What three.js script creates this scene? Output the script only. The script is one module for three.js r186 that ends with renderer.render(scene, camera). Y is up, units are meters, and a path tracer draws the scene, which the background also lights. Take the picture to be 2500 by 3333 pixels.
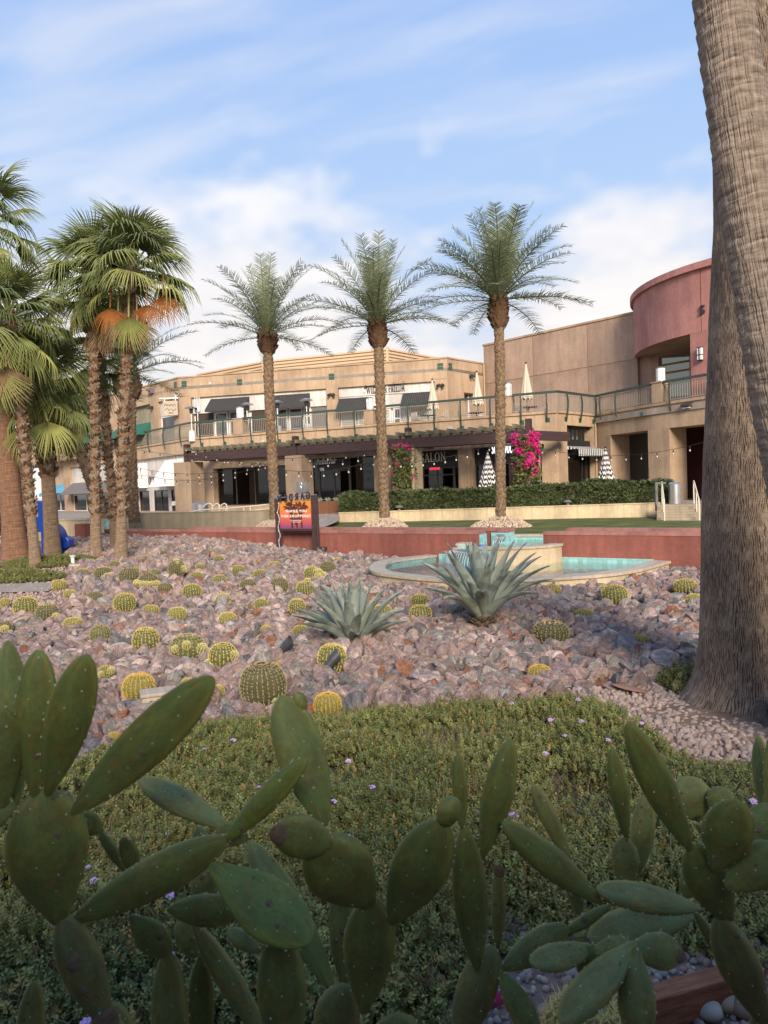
import * as THREE from 'three';
import { mergeGeometries, toCreasedNormals, mergeVertices } from 'three/addons/utils/BufferGeometryUtils.js';
import { RoundedBoxGeometry } from 'three/addons/geometries/RoundedBoxGeometry.js';
import { TextGeometry } from 'three/addons/geometries/TextGeometry.js';
import { FontLoader } from 'three/addons/loaders/FontLoader.js';

// ---------- camera: a phone held at 1.8 m above the garden, tilted a little down and to the side ----------
const IW = 2500, IH = 3333, FPX = 2400;
const scene = new THREE.Scene();
const camera = new THREE.PerspectiveCamera(2 * Math.atan(IH / 2 / FPX) * 180 / Math.PI, IW / IH, 0.05, 3000);
const EYE = new THREE.Vector3(0, 1.8, 0);
camera.position.copy(EYE);
camera.rotation.set(-0.033, 0, -0.035, 'YXZ');
camera.updateMatrixWorld(true);
camera.focus = 9; camera.userData.fStop = 7;

const renderer = new THREE.WebGLRenderer({ antialias: true });
renderer.toneMapping = THREE.LinearToneMapping;
renderer.toneMappingExposure = 2.12;
renderer.shadowMap.enabled = true;

// ---------- small maths ----------
const V3 = THREE.Vector3, PI = Math.PI, sin = Math.sin, cos = Math.cos, abs = Math.abs, min = Math.min, max = Math.max;
const R = d => d * PI / 180;
const clamp = (x, a, b) => x < a ? a : x > b ? b : x;
const lerp = (a, b, t) => a + (b - a) * t;
const smooth = (a, b, x) => { const t = clamp((x - a) / (b - a), 0, 1); return t * t * (3 - 2 * t); };
function rng(seed) { let s = seed >>> 0 || 1; return () => { s = (s + 0x6D2B79F5) >>> 0; let t = Math.imul(s ^ s >>> 15, 1 | s); t = t + Math.imul(t ^ t >>> 7, 61 | t) ^ t; return ((t ^ t >>> 14) >>> 0) / 4294967296; }; }
const hash = (x, y, z = 0) => { let h = Math.imul(x, 374761393) ^ Math.imul(y, 668265263) ^ Math.imul(z, 1274126177); h = Math.imul(h ^ h >>> 13, 1274126177); return ((h ^ h >>> 16) >>> 0) / 4294967296; };
// value noise, periodic in px, py when given
function vnoise(x, y, px = 0, py = 0, seed = 0) {
  const xi = Math.floor(x), yi = Math.floor(y), fx = x - xi, fy = y - yi, u = fx * fx * (3 - 2 * fx), v = fy * fy * (3 - 2 * fy);
  const w = (a, p) => p ? ((a % p) + p) % p : a;
  const x0 = w(xi, px), x1 = w(xi + 1, px), y0 = w(yi, py), y1 = w(yi + 1, py);
  return lerp(lerp(hash(x0, y0, seed), hash(x1, y0, seed), u), lerp(hash(x0, y1, seed), hash(x1, y1, seed), u), v);
}
function fbm(x, y, oct, px = 0, py = 0, seed = 0) { let s = 0, a = 0.5, n = 0; for (let i = 0; i < oct; i++) { s += a * vnoise(x, y, px, py, seed + i); n += a; x *= 2; y *= 2; px *= 2; py *= 2; a *= 0.5; } return s / n; }
function noise3(x, y, z, seed = 0) {
  const xi = Math.floor(x), yi = Math.floor(y), zi = Math.floor(z), s = t => t * t * (3 - 2 * t), u = s(x - xi), v = s(y - yi), w = s(z - zi);
  const h = (a, b, c) => hash(xi + a, yi + b, zi + c + seed * 131);
  return lerp(lerp(lerp(h(0, 0, 0), h(1, 0, 0), u), lerp(h(0, 1, 0), h(1, 1, 0), u), v), lerp(lerp(h(0, 0, 1), h(1, 0, 1), u), lerp(h(0, 1, 1), h(1, 1, 1), u), v), w);
}

// ---------- sky: blue with thin cirrus above a bank of soft cloud, the same all round ----------
function skyTexture() {
  const w = 2048, h = 1024, data = new Float32Array(w * h * 4);
  for (let j = 0; j < h; j++) {
    const el = ((j + 0.5) / h - 0.5) * PI, e = el * 180 / PI, sy = sin(el), cy = cos(el);
    for (let i = 0; i < w; i++) {
      const k = (j * w + i) * 4;
      if (e < -1) { data[k] = 0.30; data[k + 1] = 0.27; data[k + 2] = 0.24; data[k + 3] = 1; continue; }
      const az = ((i + 0.5) / w - 0.5) * 2 * PI, dx = cos(az) * cy, dz = sin(az) * cy;
      const t1 = smooth(2, 20, e), t2 = smooth(14, 52, e);
      let r = lerp(lerp(0.375, 0.235, t1), 0.088, t2), g = lerp(lerp(0.395, 0.32, t1), 0.185, t2), b = lerp(lerp(0.43, 0.46, t1), 0.42, t2);
      // cirrus on a high sheet
      const q = 1 / (sy + 0.12), px = dx * q, pz = dz * q;
      const wx = fbm(px * 0.9 + 7, pz * 0.9, 4, 0, 0, 11) - 0.5, wz = fbm(px * 0.9, pz * 0.9 + 31, 4, 0, 0, 23) - 0.5;
      const n1 = fbm(px * 0.75 + pz * 0.35 + wx * 1.6 + 3, pz * 1.7 + wz * 1.6, 6, 0, 0, 37);
      const n2 = fbm(px * 2.2 + pz * 1.2 + wx * 3, pz * 7.5 - px * 2.5 + wz * 3, 6, 0, 0, 51);
      let c = smooth(0.40, 0.78, n1 * 0.46 + n2 * 0.54) * 0.55;
      // low bank, drawn out sideways
      const bx = cos(az) * 5.2, bz = sin(az) * 5.2;
      const m = noise3(bx + 1.3, e * 0.16, bz, 3) * 0.5 + noise3(bx * 2.3, e * 0.33, bz * 2.3, 5) * 0.28 + noise3(bx * 5, e * 0.75, bz * 5, 7) * 0.14 + noise3(bx * 11, e * 1.5, bz * 11, 8) * 0.08;
      const bank = smooth(0.30, 0.62, m + 0.22 * (smooth(-2, 5, e) - smooth(6, 21, e)) - 0.05 - 0.3 * smooth(16, 28, e)) * 0.9;
      c = 1 - (1 - c) * (1 - bank);
      const warm = 1 - smooth(4, 30, e), puff = 0.90 + 0.2 * (m - 0.4) + 0.1 * n2;
      const cr = lerp(0.44, 0.52, warm) * puff, cg = lerp(0.445, 0.485, warm) * puff, cb = lerp(0.47, 0.46, warm) * puff;
      data[k] = lerp(r, cr, c); data[k + 1] = lerp(g, cg, c); data[k + 2] = lerp(b, cb, c); data[k + 3] = 1;
    }
  }
  const t = new THREE.DataTexture(data, w, h, THREE.RGBAFormat, THREE.FloatType);
  t.mapping = THREE.EquirectangularReflectionMapping; t.magFilter = THREE.LinearFilter; t.minFilter = THREE.LinearFilter; t.needsUpdate = true;
  return t;
}
const sky = skyTexture();
scene.background = sky; scene.environment = sky;

// ---------- sun: low and soft behind the photographer, a little to the right ----------
const sun = new THREE.DirectionalLight(new THREE.Color().setRGB(1.0, 0.87, 0.71), 2.6);
const SUN = new V3(0.14, 0.47, 0.97).normalize();
sun.position.copy(SUN).multiplyScalar(120).add(new V3(0, 0, -30)); sun.target.position.set(0, 0, -30);
sun.castShadow = true; sun.shadow.radius = 38; sun.shadow.mapSize.set(4096, 4096);
Object.assign(sun.shadow.camera, { left: -60, right: 60, top: 40, bottom: -40, near: 1, far: 260 });
scene.add(sun, sun.target);

// ---------- from a place in the photograph to a place in the world ----------
const Q = camera.quaternion.clone(), QI = Q.clone().invert();
const ray = (u, v) => new V3((u - IW / 2) / FPX, (IH / 2 - v) / FPX, -1).applyQuaternion(Q);
const at = (u, v, d) => ray(u, v).multiplyScalar(d).add(EYE);
const on = (u, v, y) => { const r = ray(u, v); return r.multiplyScalar((y - EYE.y) / r.y).add(EYE); };
const pix = p => { const q = p.clone().sub(EYE).applyQuaternion(QI); return [IW / 2 - q.x / q.z * FPX, IH / 2 + q.y / q.z * FPX, -q.z]; };
const plan = (u, v, d) => { const p = at(u, v, d); return new V3(p.x, 0, p.z); };

// ---------- textures ----------
function tex(w, h, f, srgb = true) {
  const d = new Uint8Array(w * h * 4), o = [0, 0, 0];
  for (let j = 0; j < h; j++) for (let i = 0; i < w; i++) { f(i / w, j / h, o); const k = (j * w + i) * 4; for (let c = 0; c < 3; c++) d[k + c] = clamp(Math.round(o[c] * 255), 0, 255); d[k + 3] = 255; }
  const t = new THREE.DataTexture(d, w, h); t.magFilter = THREE.LinearFilter; t.minFilter = THREE.LinearMipmapLinearFilter; t.generateMipmaps = true; t.wrapS = t.wrapT = THREE.RepeatWrapping;
  if (srgb) t.colorSpace = THREE.SRGBColorSpace; t.needsUpdate = true; return t;
}
const rep = (t, x, y = x) => { const c = t.clone(); c.repeat.set(x, y); c.needsUpdate = true; return c; };
const grey = (w, h, f) => tex(w, h, (x, y, o) => { o[0] = o[1] = o[2] = f(x, y); }, false);
const T = {};
T.stuccoC = tex(512, 512, (x, y, o) => { const a = fbm(x * 4, y * 4, 5, 4, 4, 1), b = fbm(x * 64, y * 64, 3, 64, 64, 2), s = fbm(x * 24, y * 3, 4, 24, 3, 5), v = 0.85 + 0.24 * (a - 0.5) + 0.10 * (b - 0.5) + 0.15 * (s - 0.5); o[0] = v; o[1] = v * (0.992 + 0.02 * (a - 0.5)); o[2] = v * 0.985; });
T.stuccoB = grey(512, 512, (x, y) => 0.6 * fbm(x * 90, y * 90, 3, 90, 90, 3) + 0.4 * fbm(x * 14, y * 14, 3, 14, 14, 4));
T.noiseC = tex(256, 256, (x, y, o) => { const a = fbm(x * 5, y * 5, 5, 5, 5, 8), b = fbm(x * 30, y * 30, 3, 30, 30, 9), v = 0.78 + 0.34 * (a - 0.5) + 0.22 * (b - 0.5); o[0] = v; o[1] = v; o[2] = v; });
T.noiseB = grey(256, 256, (x, y) => fbm(x * 9, y * 9, 6, 9, 9, 14));
T.rockC = tex(512, 512, (x, y, o) => { const a = fbm(x * 4, y * 4, 6, 4, 4, 20), b = fbm(x * 22, y * 22, 4, 22, 22, 21), v0 = abs(fbm(x * 6 + 0.6 * a, y * 6, 4, 6, 6, 22) - 0.5), vein = smooth(0.03, 0.0, v0), v = 0.83 + 0.42 * (a - 0.5) + 0.30 * (b - 0.5) + 0.14 * vein; o[0] = v; o[1] = v * (0.965 + 0.12 * (b - 0.5)); o[2] = v * (0.95 + 0.1 * (a - 0.5)); });
T.rockB = grey(512, 512, (x, y) => 0.65 * fbm(x * 7, y * 7, 6, 7, 7, 25) + 0.35 * abs(fbm(x * 13, y * 13, 4, 13, 13, 26) - 0.5) * 2);
T.concC = tex(512, 512, (x, y, o) => { const a = fbm(x * 3, y * 3, 5, 3, 3, 30), b = fbm(x * 80, y * 80, 2, 80, 80, 31), s = fbm(x * 16, y * 1, 4, 16, 1, 33), v = 0.82 + 0.2 * (a - 0.5) + 0.1 * (b - 0.5) + 0.16 * (s - 0.5); o[0] = v; o[1] = v * 0.985; o[2] = v * 0.955; });
// bark of the thick old trunks: long wandering fissures, finer cross cracks, leaf-scar rings; one tile is 1.3 m
const barkH = (x, y) => {
  const wob = (fbm(x * 10, y * 5, 4, 10, 5, 40) - 0.5) * 0.055, xx = x + wob, cells = 58;
  const c = xx * cells, id = Math.floor(c), seg = Math.floor(y * 14 + 3 * hash(((id % cells) + cells) % cells, 7)), f = c - id;
  const wdt = 0.10 + 0.20 * hash(((id % cells) + cells) % cells, ((seg % 14) + 14) % 14, 3);
  const crack = smooth(wdt, wdt * 0.25, abs(f - 0.5)) * smooth(0.34, 0.56, fbm(x * 58, y * 11, 3, 58, 11, 41));
  const ringv = (y + (fbm(x * 6, y * 6, 3, 6, 6, 43) - 0.5) * 0.05) * 34, rf = ringv - Math.floor(ringv), ring = smooth(0.25, 0.0, rf) * smooth(0.42, 0.62, fbm(x * 18, y * 34, 3, 18, 34, 44));
  return { crack, ring, g: fbm(x * 60, y * 24, 4, 60, 24, 42) };
};
T.barkC = tex(1024, 1024, (x, y, o) => { const b = barkH(x, y), t = fbm(x * 3, y * 5, 4, 3, 5, 46), v = 0.80 + 0.34 * (b.g - 0.5) + 0.22 * (t - 0.5) - 0.36 * b.crack - 0.10 * b.ring; o[0] = v; o[1] = v * (0.955 + 0.05 * (t - 0.5)); o[2] = v * (0.90 + 0.08 * (b.g - 0.5)); });
T.barkB = grey(1024, 1024, (x, y) => { const b = barkH(x, y); return clamp(0.55 + 0.45 * (b.g - 0.5) - 0.5 * b.crack - 0.12 * b.ring, 0, 1); });
// smooth fan-palm trunk: fine leaf-scar rings with small vertical splits; one tile is 0.8 m
T.ringC = tex(512, 512, (x, y, o) => { const yy = y + (fbm(x * 4, y * 6, 3, 4, 6, 60) - 0.5) * 0.03, r = fbm(x * 5, yy * 44, 3, 5, 44, 61), f = fbm(x * 70, y * 7, 3, 70, 7, 62), t = fbm(x * 3, y * 3, 4, 3, 3, 63), v = 0.80 + 0.36 * (r - 0.5) + 0.30 * (f - 0.5) + 0.22 * (t - 0.5); o[0] = v; o[1] = v * 0.97; o[2] = v * 0.93; });
T.ringB = grey(512, 512, (x, y) => { const yy = y + (fbm(x * 4, y * 6, 3, 4, 6, 60) - 0.5) * 0.03; return 0.55 * fbm(x * 5, yy * 44, 3, 5, 44, 61) + 0.45 * fbm(x * 70, y * 7, 3, 70, 7, 62); });
T.padC = tex(512, 512, (x, y, o) => { const a = fbm(x * 5, y * 5, 5, 5, 5, 70), b = fbm(x * 50, y * 50, 3, 50, 50, 71), s = smooth(0.66, 0.76, fbm(x * 9, y * 9, 4, 9, 9, 72)), p2 = fbm(x * 3, y * 4, 4, 3, 4, 75), v = 0.80 + 0.42 * (a - 0.5) + 0.18 * (b - 0.5); o[0] = v * (1 + 0.22 * s + 0.5 * (p2 - 0.5)); o[1] = v * (1 - 0.02 * s + 0.15 * (p2 - 0.5)); o[2] = v * (0.9 + 0.05 * s - 0.12 * (p2 - 0.5)); });
T.woodC = tex(256, 256, (x, y, o) => { const v = 0.82 + 0.3 * (fbm(x * 3, y * 40, 4, 3, 40, 80) - 0.5); o[0] = v; o[1] = v * 0.98; o[2] = v * 0.95; });
T.grassC = tex(512, 512, (x, y, o) => { const a = fbm(x * 4, y * 4, 5, 4, 4, 90), b = fbm(x * 90, y * 90, 2, 90, 90, 91), v = 0.74 + 0.4 * (a - 0.5) + 0.4 * (b - 0.5); o[0] = v * (1 + 0.25 * (a - 0.5)); o[1] = v; o[2] = v * 0.85; });
T.fibreB = grey(256, 256, (x, y) => fbm(x * 50, y * 5, 4, 50, 5, 95));
T.rustC = tex(512, 512, (x, y, o) => { const a = fbm(x * 6, y * 6, 6, 6, 6, 97), b = fbm(x * 60, y * 60, 3, 60, 60, 98), v = 0.75 + 0.4 * (a - 0.5) + 0.25 * (b - 0.5); o[0] = v; o[1] = v * (0.9 + 0.2 * (a - 0.5)); o[2] = v * (0.85 + 0.3 * (a - 0.5)); });
T.agaveC = tex(256, 512, (x, y, o) => { const s = fbm(x * 30, y * 2, 4, 30, 2, 101), a = fbm(x * 3, y * 5, 4, 3, 5, 102), band = smooth(0.60, 0.72, fbm(x * 2, y * 9, 2, 2, 9, 103)), v = 0.83 + 0.16 * (s - 0.5) + 0.22 * (a - 0.5) - 0.13 * band; o[0] = v; o[1] = v * 1.0; o[2] = v * 0.985; });

// ---------- materials ----------
const M = {};
const mat = (name, r, g, b, o = {}) => { const { physical, ...rest } = o; const m = new (physical ? THREE.MeshPhysicalMaterial : THREE.MeshStandardMaterial)({ roughness: 0.85, ...rest }); m.color.setRGB(r, g, b); m.name = name; return m; };
const stucco = (name, r, g, b, k = 0.25) => mat(name, r, g, b, { map: rep(T.stuccoC, k), bumpMap: rep(T.stuccoB, 0.8), bumpScale: 0.006, roughness: 0.93 });
M.tan = stucco('tan stucco', 0.58, 0.415, 0.275); M.tanDeep = stucco('deeper tan stucco', 0.52, 0.36, 0.265, 0.2);
M.pink = stucco('rose stucco', 0.60, 0.275, 0.24, 0.2); M.white = stucco('white stucco', 0.78, 0.745, 0.70); M.cream = stucco('cream stucco', 0.72, 0.58, 0.375, 0.5);
M.red = stucco('brick red stucco', 0.335, 0.115, 0.088, 0.35); M.redCap = stucco('pale red coping', 0.46, 0.21, 0.17, 0.5);
M.stoneCap = mat('cream cast stone', 0.74, 0.64, 0.51, { map: rep(T.concC, 1), bumpMap: rep(T.stuccoB, 2), bumpScale: 0.003, roughness: 0.8 });
M.concrete = mat('weathered concrete', 0.50, 0.42, 0.315, { map: rep(T.concC, 0.5), bumpMap: rep(T.stuccoB, 1), bumpScale: 0.004 });
M.paving = mat('pale paving', 0.50, 0.43, 0.37, { map: rep(T.concC, 0.3), roughness: 0.9 });
M.greenMetal = mat('green painted steel', 0.04, 0.064, 0.05, { roughness: 0.5 }); M.greenTile = mat('dark green glazed tile', 0.03, 0.095, 0.06, { roughness: 0.35 });
M.bal = mat('grey green balusters', 0.30, 0.27, 0.22, { roughness: 0.6 }); M.purple = mat('plum painted beam', 0.085, 0.047, 0.05, { roughness: 0.75, map: rep(T.woodC, 1) });
M.rafter = mat('olive timber', 0.26, 0.235, 0.165, { map: rep(T.woodC, 1) }); M.darkMetal = mat('near black metal', 0.018, 0.017, 0.018, { roughness: 0.5 });
M.bronze = mat('dark bronze', 0.05, 0.042, 0.038, { roughness: 0.5 }); M.blackPanel = mat('black sign panel', 0.016, 0.015, 0.019, { roughness: 0.6 });
M.steel = mat('brushed steel', 0.55, 0.55, 0.54, { metalness: 0.9, roughness: 0.35 }); M.whiteMetal = mat('white enamel', 0.74, 0.72, 0.68, { roughness: 0.5 });
M.railCream = mat('cream painted tube', 0.70, 0.62, 0.50, { roughness: 0.55 }); M.glass = mat('tinted shop glass', 0.36, 0.38, 0.38, { physical: true, transmission: 1, roughness: 0.02, ior: 1.5 });
M.clear = mat('clear glass', 0.85, 0.9, 0.88, { physical: true, transmission: 1, roughness: 0.02, ior: 1.5 }); M.mirror = mat('reflective tinted glass', 0.10, 0.11, 0.12, { roughness: 0.06, metalness: 0.35 });
M.roomDark = mat('shop interior plaster', 0.36, 0.32, 0.28); M.shelf = mat('shop shelf', 0.30, 0.25, 0.21); M.fabricDark = mat('black striped canvas', 0.035, 0.032, 0.034);
M.fabricGrey = mat('charcoal canvas', 0.16, 0.145, 0.14); M.fabricWhite = mat('white canvas', 0.76, 0.74, 0.70); M.fabricGreen = mat('green canvas', 0.02, 0.13, 0.085); M.fabricBeige = mat('beige canvas', 0.62, 0.52, 0.40);
M.roofMetal = mat('ribbed buff cladding', 0.60, 0.43, 0.27, { roughness: 0.6 }); M.lamp = mat('milky lamp shade', 0.80, 0.79, 0.77, { roughness: 0.4 });
M.black = mat('black', 0.012, 0.012, 0.012, { roughness: 0.6 }); M.bulb = mat('frosted bulb', 0.55, 0.50, 0.43, { roughness: 0.25 });

// ---------- scene graph helpers ----------
const taken = new Map();
function numbered(n) { const k = taken.get(n) || 0; taken.set(n, k + 1); return k ? n + '_' + String(k).padStart(3, '0') : n; }
function tag(o, label, category, group, kind) { if (label) o.userData.label = label; if (category) o.userData.category = category; if (group) o.userData.group = group; if (kind) o.userData.kind = kind; return o; }
function thing(name, label, category, pos, group) { const g = new THREE.Group(); g.name = numbered(name); tag(g, label, category, group); if (pos) g.position.copy(pos); scene.add(g); return g; }
function mesh(name, geo, m, parent, label) { const o = new THREE.Mesh(geo, m); o.name = parent ? name : numbered(name); o.castShadow = o.receiveShadow = true; if (label) o.userData.label = label; (parent || scene).add(o); return o; }
function struct(name, geo, m, label, cat) { const o = mesh(name, geo, m); tag(o, label, cat, null, 'structure'); return o; }
function single(name, geo, m, label, category, group) { return tag(mesh(name, geo, m), label, category, group); }

// ---------- geometry helpers ----------
function boxUV(w, h, d) { // box with uv in metres
  const g = new THREE.BoxGeometry(w, h, d), uv = g.attributes.uv, s = [[d, h], [d, h], [w, d], [w, d], [w, h], [w, h]];
  for (let f = 0; f < 6; f++) for (let k = 0; k < 4; k++) uv.setXY(f * 4 + k, uv.getX(f * 4 + k) * s[f][0], uv.getY(f * 4 + k) * s[f][1]);
  return g;
}
const box = (x0, x1, y0, y1, z0, z1) => boxUV(abs(x1 - x0), abs(y1 - y0), abs(z1 - z0)).translate((x0 + x1) / 2, (y0 + y1) / 2, (z0 + z1) / 2);
const merge = a => { const l = a.map(g => { let q = g.index ? g.toNonIndexed() : g; for (const k of Object.keys(q.attributes)) if (!['position', 'normal', 'uv', 'color'].includes(k)) q.deleteAttribute(k); return q; }); const c = l.every(g => g.attributes.color); if (!c) l.forEach(g => g.deleteAttribute('color')); return mergeGeometries(l); };
function tube(pts, r, sides = 6, seg) { const c = new THREE.CatmullRomCurve3(pts, false, 'centripetal'); return new THREE.TubeGeometry(c, seg || max(1, (pts.length - 1) * 4), r, sides, false); }
function rod(a, b, r, sides = 6, r2 = r) { const d = b.clone().sub(a), L = d.length(), g = new THREE.CylinderGeometry(r2, r, L, sides, 1); g.translate(0, L / 2, 0); g.applyQuaternion(new THREE.Quaternion().setFromUnitVectors(new V3(0, 1, 0), d.normalize())); return g.translate(a.x, a.y, a.z); }
function prism(shapePts, depth) { const s = new THREE.Shape(shapePts.map(p => new THREE.Vector2(p[0], p[1]))); return new THREE.ExtrudeGeometry(s, { depth, bevelEnabled: false }); }
// a tapering trunk along a path, with relief f(angle, metres up) in metres
function trunkGeo(pts, radius, nu, nv, relief) {
  const c = new THREE.CatmullRomCurve3(pts, false, 'centripetal'), L = c.getLength(), pos = [], uv = [], idx = [];
  const P = c.getSpacedPoints(nv), ref = new V3(0, 0, 1);
  for (let j = 0; j <= nv; j++) {
    const p = P[j], tg = P[min(nv, j + 1)].clone().sub(P[max(0, j - 1)]).normalize(), e1 = new V3().crossVectors(ref, tg).normalize(), e2 = new V3().crossVectors(tg, e1), t = j / nv, r0 = radius(t, t * L);
    for (let i = 0; i <= nu; i++) { const a = i / nu * 2 * PI, r = r0 + (relief ? relief(a, t * L) : 0); pos.push(p.x + (e1.x * cos(a) - e2.x * sin(a)) * r, p.y + (e1.y * cos(a) - e2.y * sin(a)) * r, p.z + (e1.z * cos(a) - e2.z * sin(a)) * r); uv.push(i / nu, t * L); }
  }
  for (let j = 0; j < nv; j++) for (let i = 0; i < nu; i++) { const a = j * (nu + 1) + i, b = a + nu + 1; idx.push(a, a + 1, b, a + 1, b + 1, b); }
  const g = new THREE.BufferGeometry(); g.setAttribute('position', new THREE.Float32BufferAttribute(pos, 3)); g.setAttribute('uv', new THREE.Float32BufferAttribute(uv, 2)); g.setIndex(idx); g.computeVertexNormals(); g.userData = { curve: c, L };
  return g;
}
// builds triangles by hand
class Tri { constructor() { this.p = []; this.uv = []; this.c = []; } t(a, b, c, ua, ub, uc) { this.p.push(a.x, a.y, a.z, b.x, b.y, b.z, c.x, c.y, c.z); this.uv.push(...(ua || [0, 0]), ...(ub || [1, 0]), ...(uc || [0.5, 1])); } q(a, b, c, d, u0 = [0, 0], u1 = [1, 0], u2 = [1, 1], u3 = [0, 1]) { this.t(a, b, c, u0, u1, u2); this.t(a, c, d, u0, u2, u3); }
  geo(weld) { let g = new THREE.BufferGeometry(); g.setAttribute('position', new THREE.Float32BufferAttribute(this.p, 3)); g.setAttribute('uv', new THREE.Float32BufferAttribute(this.uv, 2)); if (weld) { g.deleteAttribute('uv'); g = mergeVertices(g, 1e-4); } g.computeVertexNormals(); return g; } }
const v3 = (x, y, z) => new V3(x, y, z);
function inst(name, geo, m, list, parent, colors) { // list of Matrix4
  const o = new THREE.InstancedMesh(geo, m, list.length); o.name = parent ? name : numbered(name); list.forEach((x, i) => o.setMatrixAt(i, x)); if (colors) colors.forEach((c, i) => o.setColorAt(i, c)); o.castShadow = o.receiveShadow = true; o.userData.kind = 'stuff'; (parent || scene).add(o); return o;
}
const mtx = (p, e, s) => new THREE.Matrix4().compose(p, new THREE.Quaternion().setFromEuler(e), typeof s === 'number' ? new V3(s, s, s) : s);
const RGB = (r, g, b) => new THREE.Color().setRGB(r, g, b);

// ---------- the lie of the land ----------
const PLAZA = 0.62;
const gardenY = (x, z) => { const d = -z; return 0.34 * smooth(-0.5, -6, x) * smooth(10, 19, d) + 0.10 * smooth(13.5, 19, d) * smooth(3, -2, x) + 0.05 * (fbm(x * 0.5 + 40, z * 0.5 + 40, 3, 0, 0, 400) - 0.5) * smooth(4, 7, d); };
const onGarden = (u, v) => { let y = 0, p; for (let i = 0; i < 6; i++) { p = on(u, v, y); y = gardenY(p.x, p.z); } p.y = y; return p; };

// =====================================================================================================
// SETTING: ground, plaza, lawn
// =====================================================================================================
const Z = (ox, oy) => (x, y) => [ox + x / 2.37, oy + y / 2.37];
const z2 = Z(0, 1150), z3 = Z(550, 1100), z4 = Z(1050, 1100), z5 = Z(1600, 850), z6 = Z(1600, 1300);
function sheet(x0, x1, z0, z1, nx, nz, f) { const g = new THREE.PlaneGeometry(1, 1, nx, nz), p = g.attributes.position, uv = g.attributes.uv; for (let i = 0; i < p.count; i++) { const x = lerp(x0, x1, p.getX(i) + 0.5), z = lerp(z0, z1, 0.5 - p.getY(i)); p.setXYZ(i, x, f(x, z), z); uv.setXY(i, x, z); } g.computeVertexNormals(); return g; }
M.soil = mat('mauve grit and soil', 0.33, 0.235, 0.205, { map: rep(T.rockC, 0.6), bumpMap: rep(T.rockB, 2), bumpScale: 0.02, roughness: 1 });
M.lawn = mat('mown lawn', 0.215, 0.245, 0.06, { map: rep(T.grassC, 0.35), bumpMap: rep(T.stuccoB, 1.5), bumpScale: 0.03, roughness: 1 });
M.asphalt = mat('distant ground', 0.30, 0.26, 0.22, { map: rep(T.concC, 0.05) });
{ const g = new THREE.PlaneGeometry(1600, 1600); g.rotateX(-PI / 2); g.translate(0, -0.35, -300); struct('ground', g, M.asphalt); }
struct('garden_ground', sheet(-34, 16, 3, -25.5, 100, 60, gardenY), M.soil);

// the wall line between garden and lawn
const RW0 = plan(340, 1722, 24.2), RW1 = plan(2330, 1728, 13.6);
const wallDir = RW1.clone().sub(RW0).normalize(), wallN = v3(-wallDir.z, 0, wallDir.x); if (wallN.z < 0) wallN.negate();
const wallAt = u => { const r = ray(u, 1725), e = v3(wallDir.z, 0, -wallDir.x), t = e.dot(RW0.clone().sub(v3(EYE.x, 0, EYE.z))) / (e.x * r.x + e.z * r.z); return v3(EYE.x + r.x * t, 0, EYE.z + r.z * t); };
const lawnY = (x, z) => 0.34 - 0.014 * (x + 10) + 0.05 * smooth(-16, -30, z) + 0.03 * (fbm(x * 0.3 + 50, z * 0.3 + 50, 2, 0, 0, 410) - 0.5);
{ // lawn between the red wall and the cream kerb wall
  const g = new THREE.BufferGeometry(), pos = [], uv = [], idx = [], nx = 90, nz = 30;
  const A0 = RW0.clone().addScaledVector(wallDir, -4).addScaledVector(wallN, -0.9), A1 = RW1.clone().addScaledVector(wallDir, 14).addScaledVector(wallN, -0.9), B0 = v3(-14, 0, -36), B1 = v3(26, 0, -33.5);
  for (let j = 0; j <= nz; j++) for (let i = 0; i <= nx; i++) { const a = A0.clone().lerp(A1, i / nx), b = B0.clone().lerp(B1, i / nx), p = a.lerp(b, j / nz); pos.push(p.x, lawnY(p.x, p.z), p.z); uv.push(p.x, p.z); }
  for (let j = 0; j < nz; j++) for (let i = 0; i < nx; i++) { const a = j * (nx + 1) + i, b = a + nx + 1; idx.push(a, a + 1, b, a + 1, b + 1, b); }
  g.setAttribute('position', new THREE.Float32BufferAttribute(pos, 3)); g.setAttribute('uv', new THREE.Float32BufferAttribute(uv, 2)); g.setIndex(idx); g.computeVertexNormals();
  struct('lawn', g, M.lawn);
}
struct('plaza_pavement', box(-70, 45, 0.1, PLAZA, -95, -34.6), M.paving);

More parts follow.
